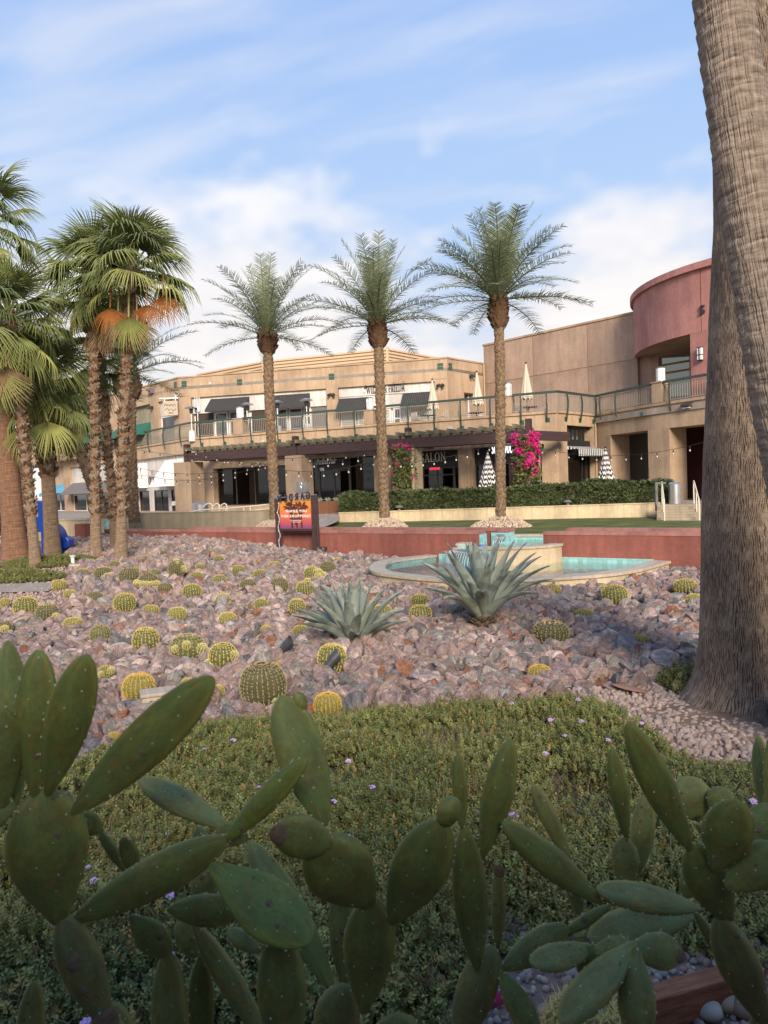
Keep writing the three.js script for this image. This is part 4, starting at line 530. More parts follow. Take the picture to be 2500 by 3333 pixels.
const leafGeo = (() => { const t = new Tri(), a = v3(0, 0, 0), b = v3(0.5, 0.12, 0.5), c = v3(0, 0.02, 1), d = v3(-0.5, 0.12, 0.5); t.t(a, b, c); t.t(a, c, d); return t.geo(); })();
const tuftGeo = (n, seed, spread = 0.5) => { const r = rng(seed), l = []; for (let i = 0; i < n; i++) { const g = leafGeo.clone(); g.scale(0.5, 0.5, 0.9 + 0.4 * r()); g.rotateX(-0.2 - 0.9 * r()); g.rotateZ((r() - 0.5) * 0.8); g.rotateY(r() * 2 * PI); g.translate((r() - 0.5) * spread, (r() - 0.5) * spread, (r() - 0.5) * spread); l.push(g); } return mergeGeometries(l); };
const tufts = [tuftGeo(7, 1), tuftGeo(7, 2), tuftGeo(7, 3)];
function hedge(label, F, s0, s1, y0, y1, off, depth, seed, seg = 'hedge') {
  const r = rng(seed), g = thing(seg, label, 'hedge'), w = s1 - s0, h = y1 - y0; F.put(g, s0, y0, off);
  const q = new THREE.BoxGeometry(w - 0.2, h - 0.2, depth - 0.2, 30, 6, 4); const p = q.attributes.position; for (let i = 0; i < p.count; i++) { const n = noise3(p.getX(i) * 2, p.getY(i) * 3, p.getZ(i) * 3, seed) - 0.5; p.setXYZ(i, p.getX(i) + n * 0.1, p.getY(i) + n * 0.12, p.getZ(i) + n * 0.12); } q.computeVertexNormals(); q.translate(w / 2, h / 2 - 0.04, -depth / 2); mesh('branches', q, M.hedgeCore, g);
  const N = Math.floor(w * 560), L = [[], [], []], C = [[], [], []];
  for (let i = 0; i < N; i++) { const face = r(), x = r() * w; let y, z; if (face < 0.62) { y = r() * h; z = -0.02 - 0.16 * r() * r(); } else { y = h - 0.14 * r() * r(); z = -r() * depth; } const b = 0.16 * (noise3(x * 1.6, y * 2, seed, 5) - 0.5); if (face < 0.62) z += b * 1.6; else y += b * 1.8; const k = i % 3; L[k].push(mtx(v3(x, y, z), new THREE.Euler((face < 0.62 ? 1.0 : 0) + (r() - 0.5), r() * 6, (r() - 0.5)), 0.09 + 0.07 * r())); const t = 0.55 + 0.9 * r() * r() + 0.25 * (noise3(x * 0.9, y, 3, 8) - 0.5); C[k].push(RGB(t * (0.95 + 0.3 * r()), t, t * 0.9)); }
  const fg = new THREE.Group(); fg.name = 'foliage'; g.add(fg); for (let k = 0; k < 3; k++) inst('leaves', tufts[k], M.hedgeLeaf, L[k], fg, C[k]); return g;
}
{ const s = u => FK.px([u, 1620], -0.6)[0], y = (u, v) => FK.px([u, v], -0.6)[1], y0 = FK.px([1600, 1656])[1] - 0.02;
  hedge('short clipped hedge left of the middle date palm', FK, s(1108), s(1262), y0, y(1185, 1610), -0.5, 1.3, 71); hedge('clipped dark hedge between the two bougainvillea columns', FK, s(1268), s(1690), y0, y(1480, 1595), -0.5, 1.3, 72); hedge('clipped dark hedge right of the pink bougainvillea by the stairs', FK, s(1700), s(2190), y0, y(1950, 1573), -0.5, 1.3, 73); }
// small bed lights in front of the hedge
for (const [u, v, l] of [[1298, 1652, 'left of the middle'], [1850, 1640, 'right of the pink bougainvillea']]) { const p = FK.world(FK.px([u, v])[0], FK.px([1600, 1656])[1] + 0.05, -0.2), g = thing('hedge_light', 'small grey mushroom light on the cream wall ' + l + ' hedge', 'garden light', p, 'mushroom lights on the cream wall'); mesh('stem', new THREE.CylinderGeometry(0.06, 0.08, 0.14, 10).translate(0, 0.07, 0), M.fabricGrey, g); mesh('hood', new THREE.CylinderGeometry(0.1, 0.2, 0.09, 14).translate(0, 0.18, 0), M.fabricGrey, g); }
// bougainvillea columns
M.bougLeaf = mat('bougainvillea leaf', 0.10, 0.135, 0.05, { roughness: 0.7, side: THREE.DoubleSide }); M.bougFlower = mat('magenta bract', 0.62, 0.018, 0.20, { roughness: 0.8, side: THREE.DoubleSide });
function bougain(label, F, uc, v0, v1, w, dep, nLeaf, flowers, seed, group) {
  const r = rng(seed), [s, y1] = F.px([uc, v1], -0.1), y0 = F.px([uc, v0], -0.1)[1], h = y1 - y0, g = thing('bougainvillea', label, 'climbing plant', null, group); F.put(g, s, y0, 0.1);
  for (let i = 0; i < 5; i++) mesh('stem', tube([v3((i - 2) * 0.12, 0, -0.1), v3((i - 2) * 0.2 + 0.1 * r(), h * 0.4, 0.1), v3((i - 2) * 0.16, h * 0.95, 0)], 0.025, 5), M.rafter, g);
  const pt = () => { const a = r() * 2 * PI, t = r(), k = 0.55 + 0.5 * Math.sqrt(r()), ww = w * (0.86 + 0.3 * noise3(t * 5, a, seed, 2)); return v3(cos(a) * ww / 2 * k, t * h, sin(a) * dep / 2 * k); };
  const L = [[], [], []], C = [[], [], []]; for (let i = 0; i < nLeaf; i++) { const p = pt(), k = i % 3; L[k].push(mtx(p, new THREE.Euler(r() * 3, r() * 6, r() * 3), 0.11 + 0.08 * r())); const t = 0.5 + 1.0 * r(); C[k].push(RGB(t * (1 + 0.4 * r()), t, t * 0.8)); }
  const fg = new THREE.Group(); fg.name = 'foliage'; g.add(fg); for (let k = 0; k < 3; k++) inst('leaves', tufts[k], M.bougLeaf, L[k], fg, C[k]);
  const FL = []; flowers(r, (x, y, sc) => { const an = x * 1.35, p = v3(sin(an) * w * 0.54, y * h, cos(an) * dep * (0.36 + 0.2 * r())); for (let i = 0; i < 9; i++) FL.push(mtx(p.clone().add(v3((r() - 0.5) * 0.2 * sc, (r() - 0.5) * 0.2 * sc, (r() - 0.5) * 0.14)), new THREE.Euler(r() * 6, r() * 6, r() * 6), 0.10 + 0.05 * r())); }); inst('blossom', tufts[0], M.bougFlower, FL, g, FL.map(() => { const t = 0.7 + 0.6 * r(); return RGB(t, t, t * (0.7 + 0.7 * r())); }));
}
bougain('green bougainvillea column with few pink blossoms beside the middle date palm', FP, 1322, 1612, 1455, 1.0, 1.3, 1500, (r, f) => { for (let i = 0; i < 8; i++) f((r() - 0.5) * 1.6, 0.95 + 0.07 * r(), 1); for (const [x, y] of [[-0.6, 0.8], [0.4, 0.75], [-0.2, 0.68], [0.1, 0.35], [-0.4, 0.12], [0.2, 0.1], [-0.8, 0.5], [0.9, 0.4]]) f(x, y, 0.8); }, 91, 'bougainvillea on the pergola pillars');
bougain('bougainvillea column covered in magenta blossom beside the tallest date palm', FP, 1716, 1630, 1418, 1.05, 1.4, 1500, (r, f) => { for (let i = 0; i < 130; i++) { const y = 1 - 0.62 * r(), x = (r() - 0.5) * 2; if (y > 0.88 ? r() < 0.9 : x > -0.2 + (1 - y) * 0.7 ? r() < 0.75 : r() < 0.14) f(x * 1.05, y, 1.0 + 0.6 * r()); } for (const [x, y] of [[-0.3, 0.12], [0.3, 0.3], [0.5, 0.07]]) f(x, y, 0.8); }, 92, 'bougainvillea on the pergola pillars');

// stairs at the right with two handrails
{ const A = plan(2138, 1700, 29.4), B = plan(2470, 1690, 28.2), F = frame(A, B), y0 = F.px([2200, 1702])[1], n = 7, yTop = PLAZA + 0.04, g = thing('stairs', 'flight of seven pale concrete steps up to the arcade', 'stairs'), rise = (yTop - y0) / n, run = 0.34;
  for (let i = 0; i < n; i++) { const nose = boxUV(F.L - 0.02 * i, rise + 0.002 + (i ? 0 : 0.3), run + 0.06); fmesh(g, 'step', F, nose, M.concrete, F.L / 2, y0 + rise * (i + 0.5) - (i ? 0 : 0.15), -run * i - run / 2 - (i ? 0.03 : 0)); fmesh(g, 'step_core', F, boxUV(F.L - 0.2, rise * 0.9, n * run - run * i), M.concrete, F.L / 2 + 0.03, y0 + rise * (i + 0.42), -run * i - (n * run - run * i) / 2 - 0.12); }
  for (let i = 0; i < 0; i++) fmesh(g, 'cheek_block', F, boxUV(0.42, rise * 1.6, 0.55), M.concrete, -0.05 + i * 0.12, y0 + rise * (0.6 + 1.6 * i), -0.3 - 0.5 * i, null);
  struct('landing', (() => { const q = boxUV(F.L + 12, 0.3, 8); q.translate(F.L / 2 + 6.35, yTop - 0.155, -n * run - 4.0); q.rotateY(F.ry); q.translate(A.x, 0, A.z); return q; })(), M.paving);
  const rail = (u, label) => { const s = F.px([u, 1690])[0], q = thing('stair_handrail', label, 'handrail', null, 'cream handrails on the stairs'), W = (o, y) => F.world(s, y, o), T = n * run; mesh('rail', tube([W(0.02, y0), W(0.02, y0 + 0.8), W(-0.05, y0 + 0.92), W(-0.25, y0 + 0.98), W(-T, yTop + 0.92), W(-T - 0.25, yTop + 0.96), W(-T - 0.33, yTop + 0.85), W(-T - 0.33, yTop)], 0.028, 8, 60), M.railCream, q); mesh('post', rod(W(-T * 0.55, lerp(y0, yTop, 0.55)), W(-T * 0.55, lerp(y0, yTop, 0.55) + 0.92), 0.025), M.railCream, q); };
  rail(2163, 'cream tube handrail on the left side of the stairs'); rail(2276, 'cream tube handrail on the right of the stairs beside thick trunk');
  { const p = F.world(F.px([2150, 1650])[0] - 0.1, PLAZA, -2.2), q = thing('path_light_post', 'dark post light with flat head left of the stairs', 'garden light', p.clone().setY(0.4)); mesh('post', box(-0.05, 0.05, 0, 1.15, -0.05, 0.05), M.fabricGrey, q); mesh('head', box(-0.06, 0.4, 1.15, 1.22, -0.07, 0.07), M.fabricGrey, q); }
  { const p = F.world(F.px([2200, 1620])[0] + 0.1, yTop - 0.005, -3.2), q = thing('litter_bin', 'round steel litter bin at the top of the stairs', 'litter bin', p); mesh('bin_body', new THREE.CylinderGeometry(0.26, 0.26, 0.85, 20).translate(0, 0.43, 0), M.steel, q); mesh('lid', new THREE.CylinderGeometry(0.2, 0.27, 0.08, 20).translate(0, 0.9, 0), M.steel, q); } }

// ramp wall on the left with its rails, bin and planter
{ const A = plan(386, 1700, 32.4), B = plan(940, 1690, 29.4), F = frame(A, B), g = thing('ramp_wall', 'stained pale concrete ramp wall behind the red wall', 'wall'), yt0 = F.px([400, 1674])[1], yt1 = F.px([930, 1661])[1];
  const sh = prism([[0, -0.2], [F.L, -0.2], [F.L, yt1], [0, yt0]], 0.25); fmesh(g, 'wall_face', F, sh, M.concrete, 0, 0, -0.25); fbox(g, 'wall_cap', F, 0, F.L, max(yt0, yt1) - 0.001, max(yt0, yt1) + 0.03, -0.27, 0.02, M.concrete);
  const C = plan(935, 1690, 29.5), D = plan(1010, 1650, 34.5), F2 = frame(C, D); fbox(g, 'return_wall', F2, 0, F2.L, -0.1, yt1 - 0.05, -0.25, 0, M.concrete);
  struct('ramp', (() => { const q = boxUV(F.L, 0.5, 3.2); q.translate(F.L / 2, 0.35, -1.86); q.rotateY(F.ry); q.translate(A.x, 0, A.z); return q; })(), M.paving);
  struct('path', (() => { const a = plan(990, 1722, 29), p = [at(1050, 1716, 27.5), at(1105, 1692, 31.5), at(1105, 1676, 35), at(1045, 1676, 35.2), at(1000, 1716, 27.5)]; const q = new Tri(); const y = 0.40; const P = p.map((k, i) => v3(k.x, [0.36, 0.44, PLAZA + 0.004, PLAZA + 0.004, 0.36][i] + 0.02, k.z)); q.t(P[0], P[1], P[4]); q.t(P[1], P[3], P[4]); q.t(P[1], P[2], P[3]); return q.geo(); })(), M.paving);
  const rl = thing('ramp_handrail', 'long cream handrail along the ramp wall', 'handrail'); const W = (u, v, o) => { const [s, y] = F.px([u, v], o); return F.world(s, y, o); };
  mesh('rail', tube([W(590, 1675, -0.3), W(640, 1662, -0.3), W(740, 1655, -0.3), W(880, 1641, -0.3), W(935, 1634, -0.3)], 0.028, 8), M.railCream, rl); mesh('rail', tube([W(600, 1681, -0.3), W(740, 1669, -0.3), W(935, 1650, -0.3)], 0.022, 8), M.railCream, rl); for (const u of [690, 735, 793, 814, 878, 925]) { const a = W(u, 1640, -0.3); mesh('post', rod(v3(a.x, 0.9, a.z), v3(a.x, W(u, 1660 - (u - 690) * 0.1, -0.3).y, a.z), 0.024), M.railCream, rl); }
  for (const [x0, x1, l] of [[260, 333, 'left cream hoop rail at the ramp top'], [330, 388, 'middle cream hoop rail at the ramp top'], [385, 445, 'right cream hoop rail at the ramp top']]) { const q = thing('hoop_rail', l, 'handrail', null, 'hoop rails at the ramp'); const P = (x, y) => { const [u, v] = z3(x, y); return W(u, v, -2.2); }; mesh('rail', tube([P(x1, 1350), P(x1, 1290), P(x1 - 15, 1278), P(x0 + 25, 1285), P(x0, 1310)], 0.03, 7), M.railCream, q); }
  { const p = W(652, 1672, -2.4); p.y = 0.62; const q = thing('litter_bin', 'squat round steel litter bin at the ramp left of hoop rails', 'litter bin', p); mesh('bin_body', new THREE.CylinderGeometry(0.36, 0.36, 0.72, 20).translate(0, 0.36, 0), M.steel, q); mesh('lid', new THREE.CylinderGeometry(0.3, 0.37, 0.06, 20).translate(0, 0.75, 0), M.steel, q); }
  { const p = at(1095, 1672, 36.5); p.y = PLAZA; const q = thing('planter_trough', 'terracotta planter trough with small succulents left of the hedge', 'planter', p); M.terra = mat('terracotta', 0.24, 0.10, 0.05, { map: rep(T.concC, 1) }); mesh('trough', prism([[-0.95, 0], [0.95, 0], [1.1, 0.62], [-1.1, 0.62]], 0.7).translate(0, 0, -0.35), M.terra, q); M.succ = mat('grey green succulent', 0.30, 0.33, 0.25); for (let i = 0; i < 5; i++) { const l = []; for (let k = 0; k < 14; k++) l.push(rod(v3(0, 0, 0), v3(cos(k * 2.4) * 0.2 * (0.4 + k / 20), 0.22 - 0.008 * k, sin(k * 2.4) * 0.2 * (0.4 + k / 20)), 0.03, 4, 0.006)); mesh('succulent', merge(l).translate(-0.8 + i * 0.4, 0.6, 0), M.succ, q); } } }

// =====================================================================================================
// RED GARDEN WALLS AND THE FOUNTAIN
// =====================================================================================================
const FG = frame(RW0, RW1.clone().addScaledVector(wallDir, 9)), gs = u => FG.px([u, 1780])[0];
const WT = FG.px([1500, 1729])[1];
T.tileC = tex(256, 256, (x, y, o) => { const gx = (x * 8) % 1, gy = (y * 8) % 1, j = gx < 0.07 || gy < 0.07, n = 0.9 + 0.16 * (hash(Math.floor(x * 8), Math.floor(y * 8), 77) - 0.5); o[0] = j ? 0.80 : 0.98 * n; o[1] = j ? 0.84 : n; o[2] = j ? 0.84 : n; });
M.aqua = mat('pale aqua mosaic', 0.36, 0.62, 0.60, { map: rep(T.tileC, 1.25), roughness: 0.3 }); M.aquaDeep = mat('turquoise pool plaster', 0.27, 0.68, 0.70, { map: rep(T.tileC, 1.25), roughness: 0.5 });
M.water = mat('pool water', 0.80, 0.93, 0.93, { physical: true, transmission: 1, roughness: 0.04, ior: 1.33, bumpMap: grey(256, 256, (x, y) => fbm(x * 14, y * 14, 4, 14, 14, 120)), bumpScale: 0.02, side: THREE.DoubleSide });
M.stream = mat('falling water', 0.92, 0.96, 0.97, { physical: true, transmission: 0.55, roughness: 0.25, ior: 1.33 });
{ const seg = (label, s0, s1, off, h, name = 'garden_wall') => { const g = thing(name, label, 'wall', null, 'red garden walls'); fbox(g, 'wall_face', FG, s0, s1, -0.5, h - 0.07, off - 0.3, off, M.red); fbox(g, 'coping', FG, s0 - 0.004, s1 + 0.004, h - 0.068, h, off - 0.31, off + 0.012, M.redCap); return g; };
  seg('long brick red stucco wall left of the fountain behind the sign', 0, gs(1561), 0, WT); seg('brick red stucco wall right of the fountain', gs(1769), FG.L, 0, WT);
  const bl = seg('thin second red wall just behind the long left wall', gs(560), gs(1577) + 0.02, -0.62, WT + 0.03); seg('thin second red wall just behind the right wall', gs(1812), FG.L, -0.62, WT + 0.03);
  fbox(bl, 'tiled_end', FG, gs(1577) + 0.025, gs(1618), -0.2, WT - 0.06, -0.92, -0.6, M.aqua); fbox(bl, 'coping', FG, gs(1577) + 0.025, gs(1618) + 0.01, WT - 0.058, WT + 0.03, -0.94, -0.58, M.redCap);
  fbox(bl, 'tiled_end', FG, gs(1561) + 0.002, gs(1561) + 0.03, -0.2, WT - 0.07, -0.31, 0.002, M.aqua); fbox(bl, 'tiled_end', FG, gs(1561) + 0.002, gs(1577) + 0.024, -0.2, WT - 0.07, -0.6, -0.58, M.aqua);
  fbox(bl, 'spout_plate', FG, gs(1577) + 0.05, gs(1606), WT - 0.24, WT - 0.1, -0.598, -0.56, M.steel);
  // low stucco patch on the far left where the wall meets the cream wall
}
const fountain = thing('fountain', 'tiered garden fountain with turquoise pools and cream rims', 'fountain');
{ const YR = 0.215, YWt = 0.14;
  const toL = p => [p.clone().sub(RW0).dot(FG.dir), p.clone().sub(RW0).dot(FG.n)];
  const outer = [[1343, 1813], [1242, 1824], [1206, 1845], [1225, 1862], [1327, 1876], [1428, 1884], [1560, 1887], [1664, 1885], [1800, 1880], [1970, 1868], [2060, 1856], [2132, 1845]].map(([u, v]) => toL(on(u, v, YR)));
  outer[0][1] = 0.01; outer[outer.length - 1][1] = 0.01;
  const crv = new THREE.CatmullRomCurve3(outer.map(p => v3(p[0], p[1], 0)), false, 'centripetal'), O = crv.getSpacedPoints(90), off = (k, w) => { const t = O[min(90, k + 1)].clone().sub(O[max(0, k - 1)]).normalize(); return v3(O[k].x - t.y * w, max(0.006, O[k].y + t.x * w), 0); };
  const ring = (w0, w1, y0, y1) => { const s = new THREE.Shape(), a = O.map((_, k) => off(k, w0)), b = O.map((_, k) => off(k, w1)); a.forEach((p, k) => k ? s.lineTo(p.x, -p.y) : s.moveTo(p.x, -p.y)); b.reverse().forEach(p => s.lineTo(p.x, -p.y)); const g = new THREE.ExtrudeGeometry(s, { depth: y1 - y0, bevelEnabled: false }); g.rotateX(-PI / 2); g.translate(0, y0, 0); return g; };
  const area = (w, y) => { const s = new THREE.Shape(); O.forEach((_, k) => { const p = off(k, w); k ? s.lineTo(p.x, -p.y) : s.moveTo(p.x, -p.y); }); const g = new THREE.ShapeGeometry(s); g.rotateX(-PI / 2); g.translate(0, y, 0); return g; };
  const flip = crv.getPoint(0.5).y > 0 && off(45, 0.2).y < O[45].y ? 1 : -1, W = w => w * flip;
  fmesh(fountain, 'lower_rim', FG, ring(W(-0.02), W(0.3), YR - 0.05, YR), M.stoneCap); fmesh(fountain, 'lower_basin_wall', FG, ring(W(0.02), W(0.24), -0.4, YR - 0.051), M.cream); fmesh(fountain, 'lower_basin_lining', FG, ring(W(0.241), W(0.27), -0.22, YR - 0.052), M.aqua);
  fmesh(fountain, 'lower_basin_floor', FG, area(W(0.2), -0.1), M.aquaDeep); fmesh(fountain, 'lower_pool_water', FG, area(W(0.255), YWt), M.water);
  fbox(fountain, 'lower_basin_back', FG, O[0].x + 0.3, O[90].x - 0.3, -0.1, YR + 0.02, 0.003, 0.02, M.aqua);
  // middle basin: a drum through the gap in the wall
  const uc = 1663, cs = gs(uc), rr = (gs(1827) - gs(1499)) / 2 * 0.98, YM = 0.52, YMw = 0.45;
  const arcRing = (ra, rb, y0, y1, a0, a1) => { const s = new THREE.Shape(), n = 40; for (let i = 0; i <= n; i++) { const a = lerp(a0, a1, i / n), x = cs + cos(a) * rb, y = sin(a) * rb; i ? s.lineTo(x, -y) : s.moveTo(x, -y); } for (let i = n; i >= 0; i--) { const a = lerp(a0, a1, i / n); s.lineTo(cs + cos(a) * ra, -sin(a) * ra); } const g = new THREE.ExtrudeGeometry(s, { depth: y1 - y0, bevelEnabled: false }); g.rotateX(-PI / 2); g.translate(0, y0, 0); return g; };
  const aw0 = 1.76, aw1 = 2.72; // the weir lies left of centre at the front
  const e = 0.03;
  fmesh(fountain, 'middle_rim', FG, arcRing(rr - 0.24, rr + 0.03, YM - 0.05, YM, e, aw0), M.stoneCap); fmesh(fountain, 'middle_rim', FG, arcRing(rr - 0.24, rr + 0.03, YM - 0.05, YM, aw1, PI - e), M.stoneCap);
  fmesh(fountain, 'middle_basin_wall', FG, arcRing(rr - 0.2, rr, -0.25, YM - 0.051, e, aw0 - 0.32), M.cream); fmesh(fountain, 'middle_basin_wall', FG, arcRing(rr - 0.2, rr, -0.25, YM - 0.051, aw1 + 0.18, PI - e), M.cream);
  fmesh(fountain, 'weir_wall', FG, arcRing(rr - 0.2, rr - 0.003, -0.25, YM - 0.051, aw0 - 0.318, aw0), M.aqua); fmesh(fountain, 'weir_wall', FG, arcRing(rr - 0.2, rr - 0.003, -0.25, YM - 0.12, aw0 + 0.001, aw1), M.aqua); fmesh(fountain, 'weir_wall', FG, arcRing(rr - 0.2, rr - 0.003, -0.25, YM - 0.051, aw1 + 0.001, aw1 + 0.178), M.aqua);
  for (let i = 0; i < 15; i++) { const a = lerp(aw0 + 0.03, aw1 - 0.03, i / 14), g = box(-0.007, 0.007, -0.02, 0.012, -0.05, 0.09); g.rotateY(PI / 2 - a); fmesh(fountain, 'weir_tooth', FG, g, M.steel, cs + cos(a) * rr, YM - 0.09, sin(a) * rr); }
  fmesh(fountain, 'weir_lip', FG, arcRing(rr - 0.1, rr + 0.06, YM - 0.118, YM - 0.1, aw0 + 0.01, aw1 - 0.01), M.steel);
  for (let i = 0; i < 14; i++) { const a = lerp(aw0 + 0.06, aw1 - 0.06, i / 13), P = (r, y) => v3(cs + cos(a) * r, y, sin(a) * r); const r0 = rng(i + 5)() * 0.03; fmesh(fountain, 'water_stream', FG, tube([P(rr + 0.04, YM - 0.11), P(rr + 0.13 + r0, YM - 0.14), P(rr + 0.19 + r0, YM - 0.26), P(rr + 0.22 + r0, YWt)], 0.0065, 6, 14), M.stream); }
  fmesh(fountain, 'middle_basin_floor', FG, arcRing(0, rr - 0.19, 0.1, 0.14, 0, PI), M.aquaDeep); fmesh(fountain, 'middle_pool_water', FG, arcRing(0, rr - 0.2, YMw - 0.004, YMw, 0.0, PI), M.water);
  // upper pool behind the wall line
  const YB = FG.px([1700, 1741], -1.6)[1];
  fmesh(fountain, 'upper_rim', FG, arcRing(rr * 1.5, rr * 1.5 + 0.26, YB - 0.05, YB, PI + 0.45, 2 * PI - 0.3), M.stoneCap); fmesh(fountain, 'upper_basin_wall', FG, arcRing(rr * 1.5 + 0.02, rr * 1.5 + 0.24, -0.2, YB - 0.051, PI + 0.45, 2 * PI - 0.3), M.aqua);
  fmesh(fountain, 'upper_basin_floor', FG, arcRing(0, rr * 1.5 + 0.02, 0.06, 0.1, PI, 2 * PI), M.aquaDeep); fmesh(fountain, 'upper_pool_water', FG, arcRing(0, rr * 1.5 + 0.02, YMw - 0.004, YMw, PI + 0.001, 2 * PI - 0.001), M.water);
  for (let i = 0; i < 5; i++) { const s = lerp(gs(1577) + 0.05, gs(1612) - 0.02, i / 4), y = WT - 0.17; fmesh(fountain, 'spout', FG, new THREE.CylinderGeometry(0.022, 0.022, 0.07, 8).rotateX(PI / 2), M.steel, s, y, -0.53); fmesh(fountain, 'water_stream', FG, tube([v3(s, y, -0.5), v3(s, y - 0.04, -0.4), v3(s, y - 0.14, -0.31), v3(s, YMw, -0.26)], 0.007, 6, 12), M.stream); }
  // blue float ring lying on the rim, and slab stones in the gravel
  { const p = at(1624, 1782, 14.9), q = thing('blue_disc', 'small round blue disc floating behind the weir', 'float', FG.world(gs(1624), YMw + 0.005, rr - 0.35)); M.blueF = mat('blue plastic', 0.02, 0.12, 0.5, { roughness: 0.4 }); mesh('disc', new THREE.CylinderGeometry(0.1, 0.11, 0.05, 20).translate(0, 0.025, 0), M.blueF, q); mesh('knob', new THREE.CylinderGeometry(0.05, 0.06, 0.03, 14).translate(0, 0.065, 0), M.blueF, q); }
  var FOUNT = { O, toL };
}

// =====================================================================================================
// SHOPPING SIGN on two plum posts
// =====================================================================================================
{ const P = u => wallAt(u).addScaledVector(wallN, 0.32), A = P(936), B = P(1052), F = frame(A, B), g = thing('shopping_sign', 'orange sunset poster sign between two plum posts before the red wall', 'sign');
  const ya = F.px([936, 1622])[1], yb = F.px([1052, 1612])[1], w = 0.11;
  fbox(g, 'post', F, -w / 2 - 0.02, w / 2 - 0.02, 0, ya, -0.06, 0.06, M.purple); fbox(g, 'post', F, F.L - w / 2 + 0.02, F.L + w / 2 + 0.02, 0, yb, -0.08, 0.08, M.purple); fbox(g, 'post_cap', F, -0.09, 0.05, ya, ya + 0.1, -0.075, 0.075, M.steel);
  const cv = document.createElement('canvas'); cv.width = 512; cv.height = 480; const c = cv.getContext('2d');
  for (let y = 0; y < 480; y++) { const t = y / 480, a = [222, 150, 60], b = [226, 120, 66], d = [188, 84, 96], e = [120, 72, 116]; const k = t < 0.45 ? [a, b, t / 0.45] : t < 0.8 ? [b, d, (t - 0.45) / 0.35] : [d, e, (t - 0.8) / 0.2]; c.fillStyle = `rgb(${k[0].map((q, i) => Math.round(lerp(q, k[1][i], k[2]))).join(',')})`; c.fillRect(0, y, 512, 1); }
  const palm = (x, top, base, s, dim) => { c.fillStyle = dim; c.strokeStyle = dim; c.lineWidth = 26 * s; c.beginPath(); c.moveTo(x + 12 * s, base); c.lineTo(x, top + 60 * s); c.stroke(); const r = rng(Math.round(x)); for (let i = 0; i < 34; i++) { const an = r() * 2 * PI, l = (50 + 55 * r()) * s; c.beginPath(); c.moveTo(x, top + 50 * s); c.lineTo(x + cos(an - 0.16) * l, top + 50 * s + sin(an - 0.16) * l * 0.95); c.lineTo(x + cos(an) * l * 1.25, top + 50 * s + sin(an) * l * 1.15); c.lineTo(x + cos(an + 0.16) * l, top + 50 * s + sin(an + 0.16) * l * 0.95); c.fill(); } c.beginPath(); c.moveTo(x - 42 * s, top + 60 * s); c.lineTo(x + 42 * s, top + 60 * s); c.lineTo(x + 24 * s, top + 190 * s); c.lineTo(x - 20 * s, top + 190 * s); c.fill(); };
  palm(185, 60, 470, 1.05, 'rgb(74,40,30)'); palm(335, 60, 470, 1.05, 'rgb(96,46,34)'); palm(262, 250, 470, 0.9, 'rgb(98,38,32)');
  c.fillStyle = '#fbeee6'; c.textAlign = 'center'; c.font = 'bold 62px sans-serif'; c.fillText('THANK YOU', 262, 196); c.fillText('FOR SHOPPING!', 256, 282); c.font = 'bold 34px serif'; c.fillText('GARDENS', 262, 352); c.font = 'bold 18px serif'; c.fillText('ON EL PASEO', 262, 374);
  const tx = new THREE.CanvasTexture(cv); tx.colorSpace = THREE.SRGBColorSpace; M.poster = mat('printed sunset poster', 0.95, 0.95, 0.95, { map: tx, roughness: 0.6 });
  const h = F.rect([941, 1630], [1041, 1721]); h.s0 = 0.06; h.s1 = F.L - 0.06; const pw = h.s1 - h.s0, ph = h.y1 - h.y0; const pl = new THREE.PlaneGeometry(pw, ph); fbox(g, 'board', F, h.s0, h.s1, h.y0, h.y1, -0.03, 0.018, M.purple); fmesh(g, 'poster', F, pl, M.poster, (h.s0 + h.s1) / 2, (h.y0 + h.y1) / 2, 0.022, 'orange sunset poster with palm silhouettes reading THANK YOU FOR SHOPPING'); fbox(g, 'lower_rail', F, 0.06, F.L - 0.06, h.y0 - 0.05, h.y0 - 0.015, -0.02, 0.02, M.purple);
  // top bar, the letters seen from behind, and the metal agave
  const yt = F.px([990, 1617])[1] - 0.02; fmesh(g, 'top_bar', F, rod(v3(-0.2, 0, 0), v3(F.L + 0.12, yb - yt + 0.02, 0), 0.016), M.steel, 0, yt, 0.05);
  let gx = 0; const word = 'GARDEN', W = F.L + 0.04; [...word].reverse().forEach((ch, i) => { const t = new TextGeometry(ch, { font: fontSans, size: 0.185, depth: 0.025, curveSegments: 4, bevelEnabled: false }); t.scale(-0.8, 1, 1); const ix = t.index; const pp = t.attributes.position.array; const nn = t.attributes.normal; for (let k = 0; k < pp.length; k += 9) for (let q = 0; q < 3; q++) { const m0 = pp[k + 3 + q]; pp[k + 3 + q] = pp[k + 6 + q]; pp[k + 6 + q] = m0; } t.computeVertexNormals(); fmesh(g, 'letter', F, t, M.letterDark, 0.2 + i * (W - 0.1) / 6, yt - 0.1 + 0.012 * i, 0.06); });
  const cx = F.px([990, 1600])[0], cy = F.px([990, 1604])[1]; for (let i = 0; i < 13; i++) { const a = R(8 + i * 13.6), l = 0.30 + 0.1 * sin(i / 12 * PI), q = new THREE.Shape([[0, -0.012], [l * 0.45, -0.042], [l, 0], [l * 0.45, 0.042], [0, 0.012]].map(p => new THREE.Vector2(...p))), e = new THREE.ExtrudeGeometry(q, { depth: 0.012, bevelEnabled: false }); e.rotateZ(a); e.translate(0, 0, (i % 3) * 0.016); fmesh(g, 'metal_leaf', F, e, M.steel, cx, cy, 0.05); }
  fbox(g, 'stem', F, cx - 0.03, cx + 0.03, yt, cy + 0.02, 0.03, 0.05, M.whiteMetal);
